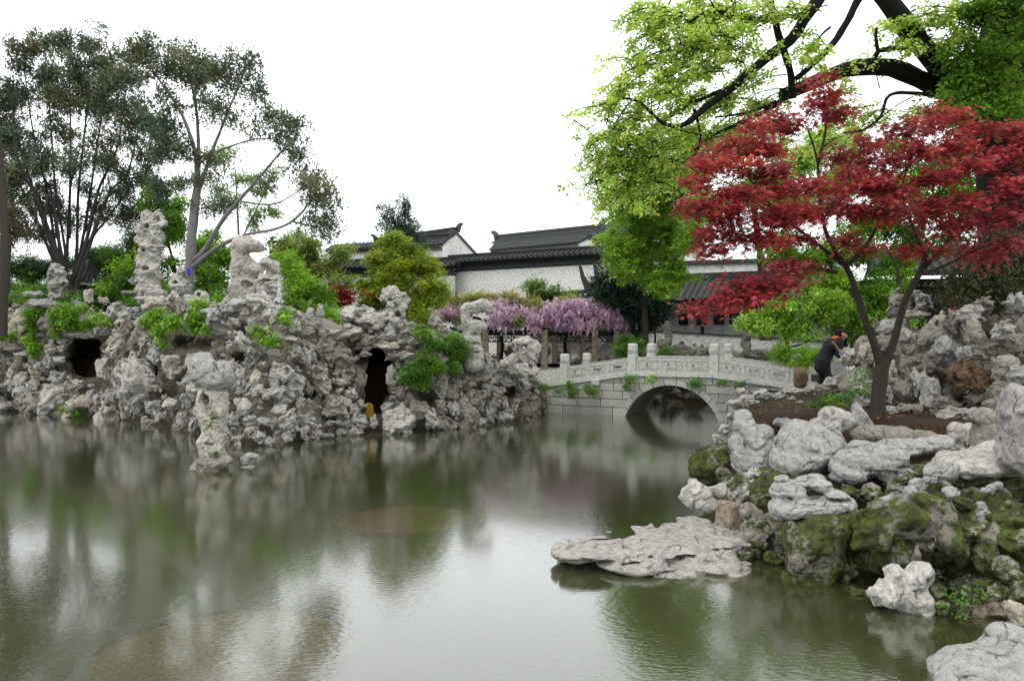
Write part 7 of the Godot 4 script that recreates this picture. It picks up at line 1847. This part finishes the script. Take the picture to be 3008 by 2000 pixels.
func person() -> void:
	var foot := P(2425, 1150, 15.0)
	foot.y = 0.72
	var t := thing("person", "person in dark coat and orange collar bending over a wooden pole by the bridge", "person", foot)
	var hip := Vector3(-0.05, 0.66, 0)
	var chest := Vector3(0.10, 0.98, 0.04)
	var neck := Vector3(0.22, 1.10, 0.06)
	var head := Vector3(0.29, 1.185, 0.08)
	var bones := [
		[hip + Vector3(0, 0, 0.08), Vector3(0.02, 0.36, 0.10), 0.095, 0.065], [Vector3(0.02, 0.36, 0.10), Vector3(-0.06, 0.05, 0.10), 0.062, 0.042], [Vector3(-0.06, 0.04, 0.10), Vector3(0.10, 0.03, 0.12), 0.042, 0.034],
		[hip + Vector3(0, 0, -0.08), Vector3(0.0, 0.36, -0.12), 0.095, 0.065], [Vector3(0.0, 0.36, -0.12), Vector3(-0.10, 0.05, -0.12), 0.062, 0.042], [Vector3(-0.10, 0.04, -0.12), Vector3(0.06, 0.03, -0.14), 0.042, 0.034],
		[hip + Vector3(0, 0, 0.05), hip + Vector3(0, 0, -0.05), 0.125, 0.125], [hip, chest, 0.13, 0.135], [chest + Vector3(0, 0, 0.12), chest + Vector3(0, 0, -0.12), 0.11, 0.11],
		[neck + Vector3(-0.02, -0.02, 0.15), Vector3(0.16, 0.80, 0.27), 0.07, 0.055], [Vector3(0.16, 0.80, 0.27), Vector3(0.30, 0.66, 0.20), 0.052, 0.038],
		[neck + Vector3(-0.02, -0.02, -0.13), Vector3(0.26, 0.84, -0.22), 0.07, 0.055], [Vector3(0.26, 0.84, -0.22), Vector3(0.40, 0.78, -0.02), 0.052, 0.038],
		[neck, head, 0.05, 0.055], [hip + Vector3(-0.02, -0.12, 0), hip, 0.14, 0.13]]
	var g := body(bones, 0.018, 0.05, 0.012)
	g.c.fill(Color(0.016, 0.016, 0.022))
	put("body", g.mesh(), M.cloth, t)
	# head, hair, hands
	g = body([[head + Vector3(0, 0.03, 0), head + Vector3(0.035, -0.02, 0.01), 0.078, 0.06], [head + Vector3(0.07, -0.03, 0.015), head + Vector3(0.085, -0.05, 0.015), 0.022, 0.014], [head + Vector3(0.095, 0.0, 0.015), head + Vector3(0.102, -0.018, 0.015), 0.012, 0.014], [head + Vector3(0.0, -0.01, 0.085), head + Vector3(0.0, 0.015, 0.085), 0.012, 0.016]], 0.007, 0.03)
	g.c.fill(Color(0.36, 0.20, 0.13))
	put("head", g.mesh(), M.cloth, t)
	g = body([[head + Vector3(-0.03, 0.05, 0), head + Vector3(0.03, 0.075, 0.01), 0.082, 0.062], [head + Vector3(-0.055, 0.0, 0), head + Vector3(-0.045, 0.05, 0), 0.062, 0.06]], 0.008, 0.03, 0.006)
	g.c.fill(Color(0.012, 0.010, 0.010))
	put("hair", g.mesh(), M.cloth, t)
	for e in [-1.0, 1.0]:
		var s := G.new()
		s.tube([head + Vector3(0.078, 0.012, 0.012 + 0.03 * e), head + Vector3(0.086, 0.012, 0.012 + 0.03 * e)], [0.008, 0.005], 6)
		s.c.fill(Color(0.02, 0.02, 0.02))
		put("eye", s.mesh(), M.cloth, t)
	g = body([[neck + Vector3(-0.03, 0.01, 0.09), neck + Vector3(0.03, 0.0, 0.09), 0.045, 0.04], [neck + Vector3(-0.03, 0.01, -0.07), neck + Vector3(0.03, 0.0, -0.07), 0.045, 0.04], [neck + Vector3(0.05, -0.02, 0.06), neck + Vector3(0.05, -0.02, -0.05), 0.04, 0.04], [neck + Vector3(-0.05, 0.03, 0.06), neck + Vector3(-0.05, 0.03, -0.05), 0.04, 0.04]], 0.012, 0.05, 0.01)
	g.c.fill(Color(0.45, 0.11, 0.02))
	put("collar", g.mesh(), M.cloth, t)
	for q in [[Vector3(0.31, 0.645, 0.19), Vector3(0.30, 0.66, 0.20)], [Vector3(0.40, 0.78, 0.0), Vector3(0.40, 0.78, -0.02)]]:
		var hb := [[q[1], q[0] + Vector3(0.02, -0.01, 0.0), 0.026, 0.03]]
		for k in 4:
			var a := q[0] as Vector3 + Vector3(0.035, 0.018 - 0.017 * k, 0.012)
			hb.append([a, a + Vector3(0.02, -0.012, 0.022), 0.009, 0.0085])
			hb.append([a + Vector3(0.02, -0.012, 0.022), a + Vector3(0.004, -0.022, 0.036), 0.0085, 0.007])
		hb.append([q[0] + Vector3(0.01, 0.025, 0.0), q[0] + Vector3(0.04, 0.03, 0.03), 0.011, 0.009])
		var h := body(hb, 0.005, 0.008)
		h.c.fill(Color(0.36, 0.20, 0.13))
		put("hand", h.mesh(), M.cloth, t)
	var pole := put("pole", tube_mesh([foot + Vector3(0.0, 1.05, 0.36), foot + Vector3(0.325, 0.645, 0.235), foot + Vector3(0.64, 0.26, 0.12)], [0.021, 0.021, 0.02], 8), M.wood)
	tag(pole, "long tan wooden handle held slantwise by the bending person", "pole")

func small_things() -> void:
	# the yellow board in the tall cave mouth
	var at := P(1085, 1232, 15.2)
	var t := thing("caution_board", "yellow folding floor sign standing in the tall dark cave mouth", "sign", at, 0.25)
	for s in [-1.0, 1.0]:
		var g := G.new()
		var b := Transform3D(Basis(Vector3.RIGHT, s * 0.22), Vector3(0, 0, s * 0.09))
		g.prism([Vector2(-0.115, 0), Vector2(-0.075, 0), Vector2(-0.06, 0.05), Vector2(0.06, 0.05), Vector2(0.075, 0), Vector2(0.115, 0), Vector2(0.075, 0.38), Vector2(0.05, 0.41), Vector2(-0.05, 0.41), Vector2(-0.075, 0.38)], b.translated_local(Vector3(0, 0, -0.008)), 0.016)
		g.c.fill(Color(0.42, 0.25, 0.02))
		put("panel", g.mesh(), M.paint, t, Transform3D(Basis().scaled(Vector3.ONE * 0.82), Vector3.ZERO))
	for q in [["darkened orange-brown leaf cluster on the flat platform's inner end", 1985, 1587, 6.3], ["red fallen leaf with yellow rim at the platform's inner end", 2120, 1588, 6.35]]:
		var g := G.new()
		leaf_face(g, [Vector3(-0.03, 0, 0), Vector3(0, 0.012, 0.022), Vector3(0.035, 0.004, 0), Vector3(0, 0.008, -0.02)], Vector3.UP)
		g.c.fill(Color(0.30, 0.06, 0.02) if "red" in q[0] else Color(0.26, 0.14, 0.06))
		var e := put("fallen_leaf", g.mesh(), M.leaf)
		e.position = P(q[1], q[2], q[3])
		tag(e, q[0], "leaf")
	# logs and planks lodged in the far rockery
	var wd := put("board", box_mesh(Vector3(-0.2, -0.05, -0.15), Vector3(0.2, 0.05, 0.15), 0.01), M.post)
	wd.position = P(248, 1188, 17.5)
	tag(wd, "short tan plank end lying at the waterline of the left rockery", "plank")

func _ready() -> void:
	# camera, sky, light and exposure
	var cam := Camera3D.new()
	cam.name = "camera"
	add_child(cam)
	cam.position = Vector3(0, EYE, 0)
	cam.fov = 48.89
	cam.near = 0.05
	cam.far = 600.0
	cam.current = true
	var sky := ProceduralSkyMaterial.new()
	sky.sky_top_color = Color(0.97, 0.985, 1.0)
	sky.sky_horizon_color = Color(0.96, 0.975, 0.98)
	sky.sky_curve = 0.2
	sky.ground_bottom_color = Color(0.25, 0.26, 0.22)
	sky.ground_horizon_color = Color(0.7, 0.72, 0.72)
	sky.sun_angle_max = 1.0
	var env := Environment.new()
	env.background_mode = Environment.BG_SKY
	env.sky = Sky.new()
	env.sky.sky_material = sky
	env.background_energy_multiplier = 1.9
	env.tonemap_mode = Environment.TONE_MAPPER_LINEAR
	env.tonemap_exposure = 1.18
	env.sdfgi_enabled = true
	env.ssao_enabled = true
	env.ssil_enabled = true
	var we := WorldEnvironment.new()
	we.name = "environment"
	we.environment = env
	add_child(we)
	var sun := DirectionalLight3D.new()
	sun.name = "sun"
	sun.light_energy = 0.35
	sun.light_color = Color(1.0, 0.98, 0.95)
	sun.light_angular_distance = 20.0
	sun.shadow_enabled = true
	add_child(sun)
	sun.rotation_degrees = Vector3(-62, -30, 0)

	var t0 := Time.get_ticks_msec()
	materials()
	ground_and_water()
	bridge()
	buildings()
	arbour()
	print("built ", Time.get_ticks_msec() - t0)
	library()
	print("library ", Time.get_ticks_msec() - t0)
	left_rockery()
	right_rockeries()
	print("rockeries ", Time.get_ticks_msec() - t0)
	standing_stones()
	near_stones()
	print("stones ", Time.get_ticks_msec() - t0)
	plants()
	print("plants ", Time.get_ticks_msec() - t0)
	person()
	small_things()
	fallen_leaves()
	print("all ", Time.get_ticks_msec() - t0)
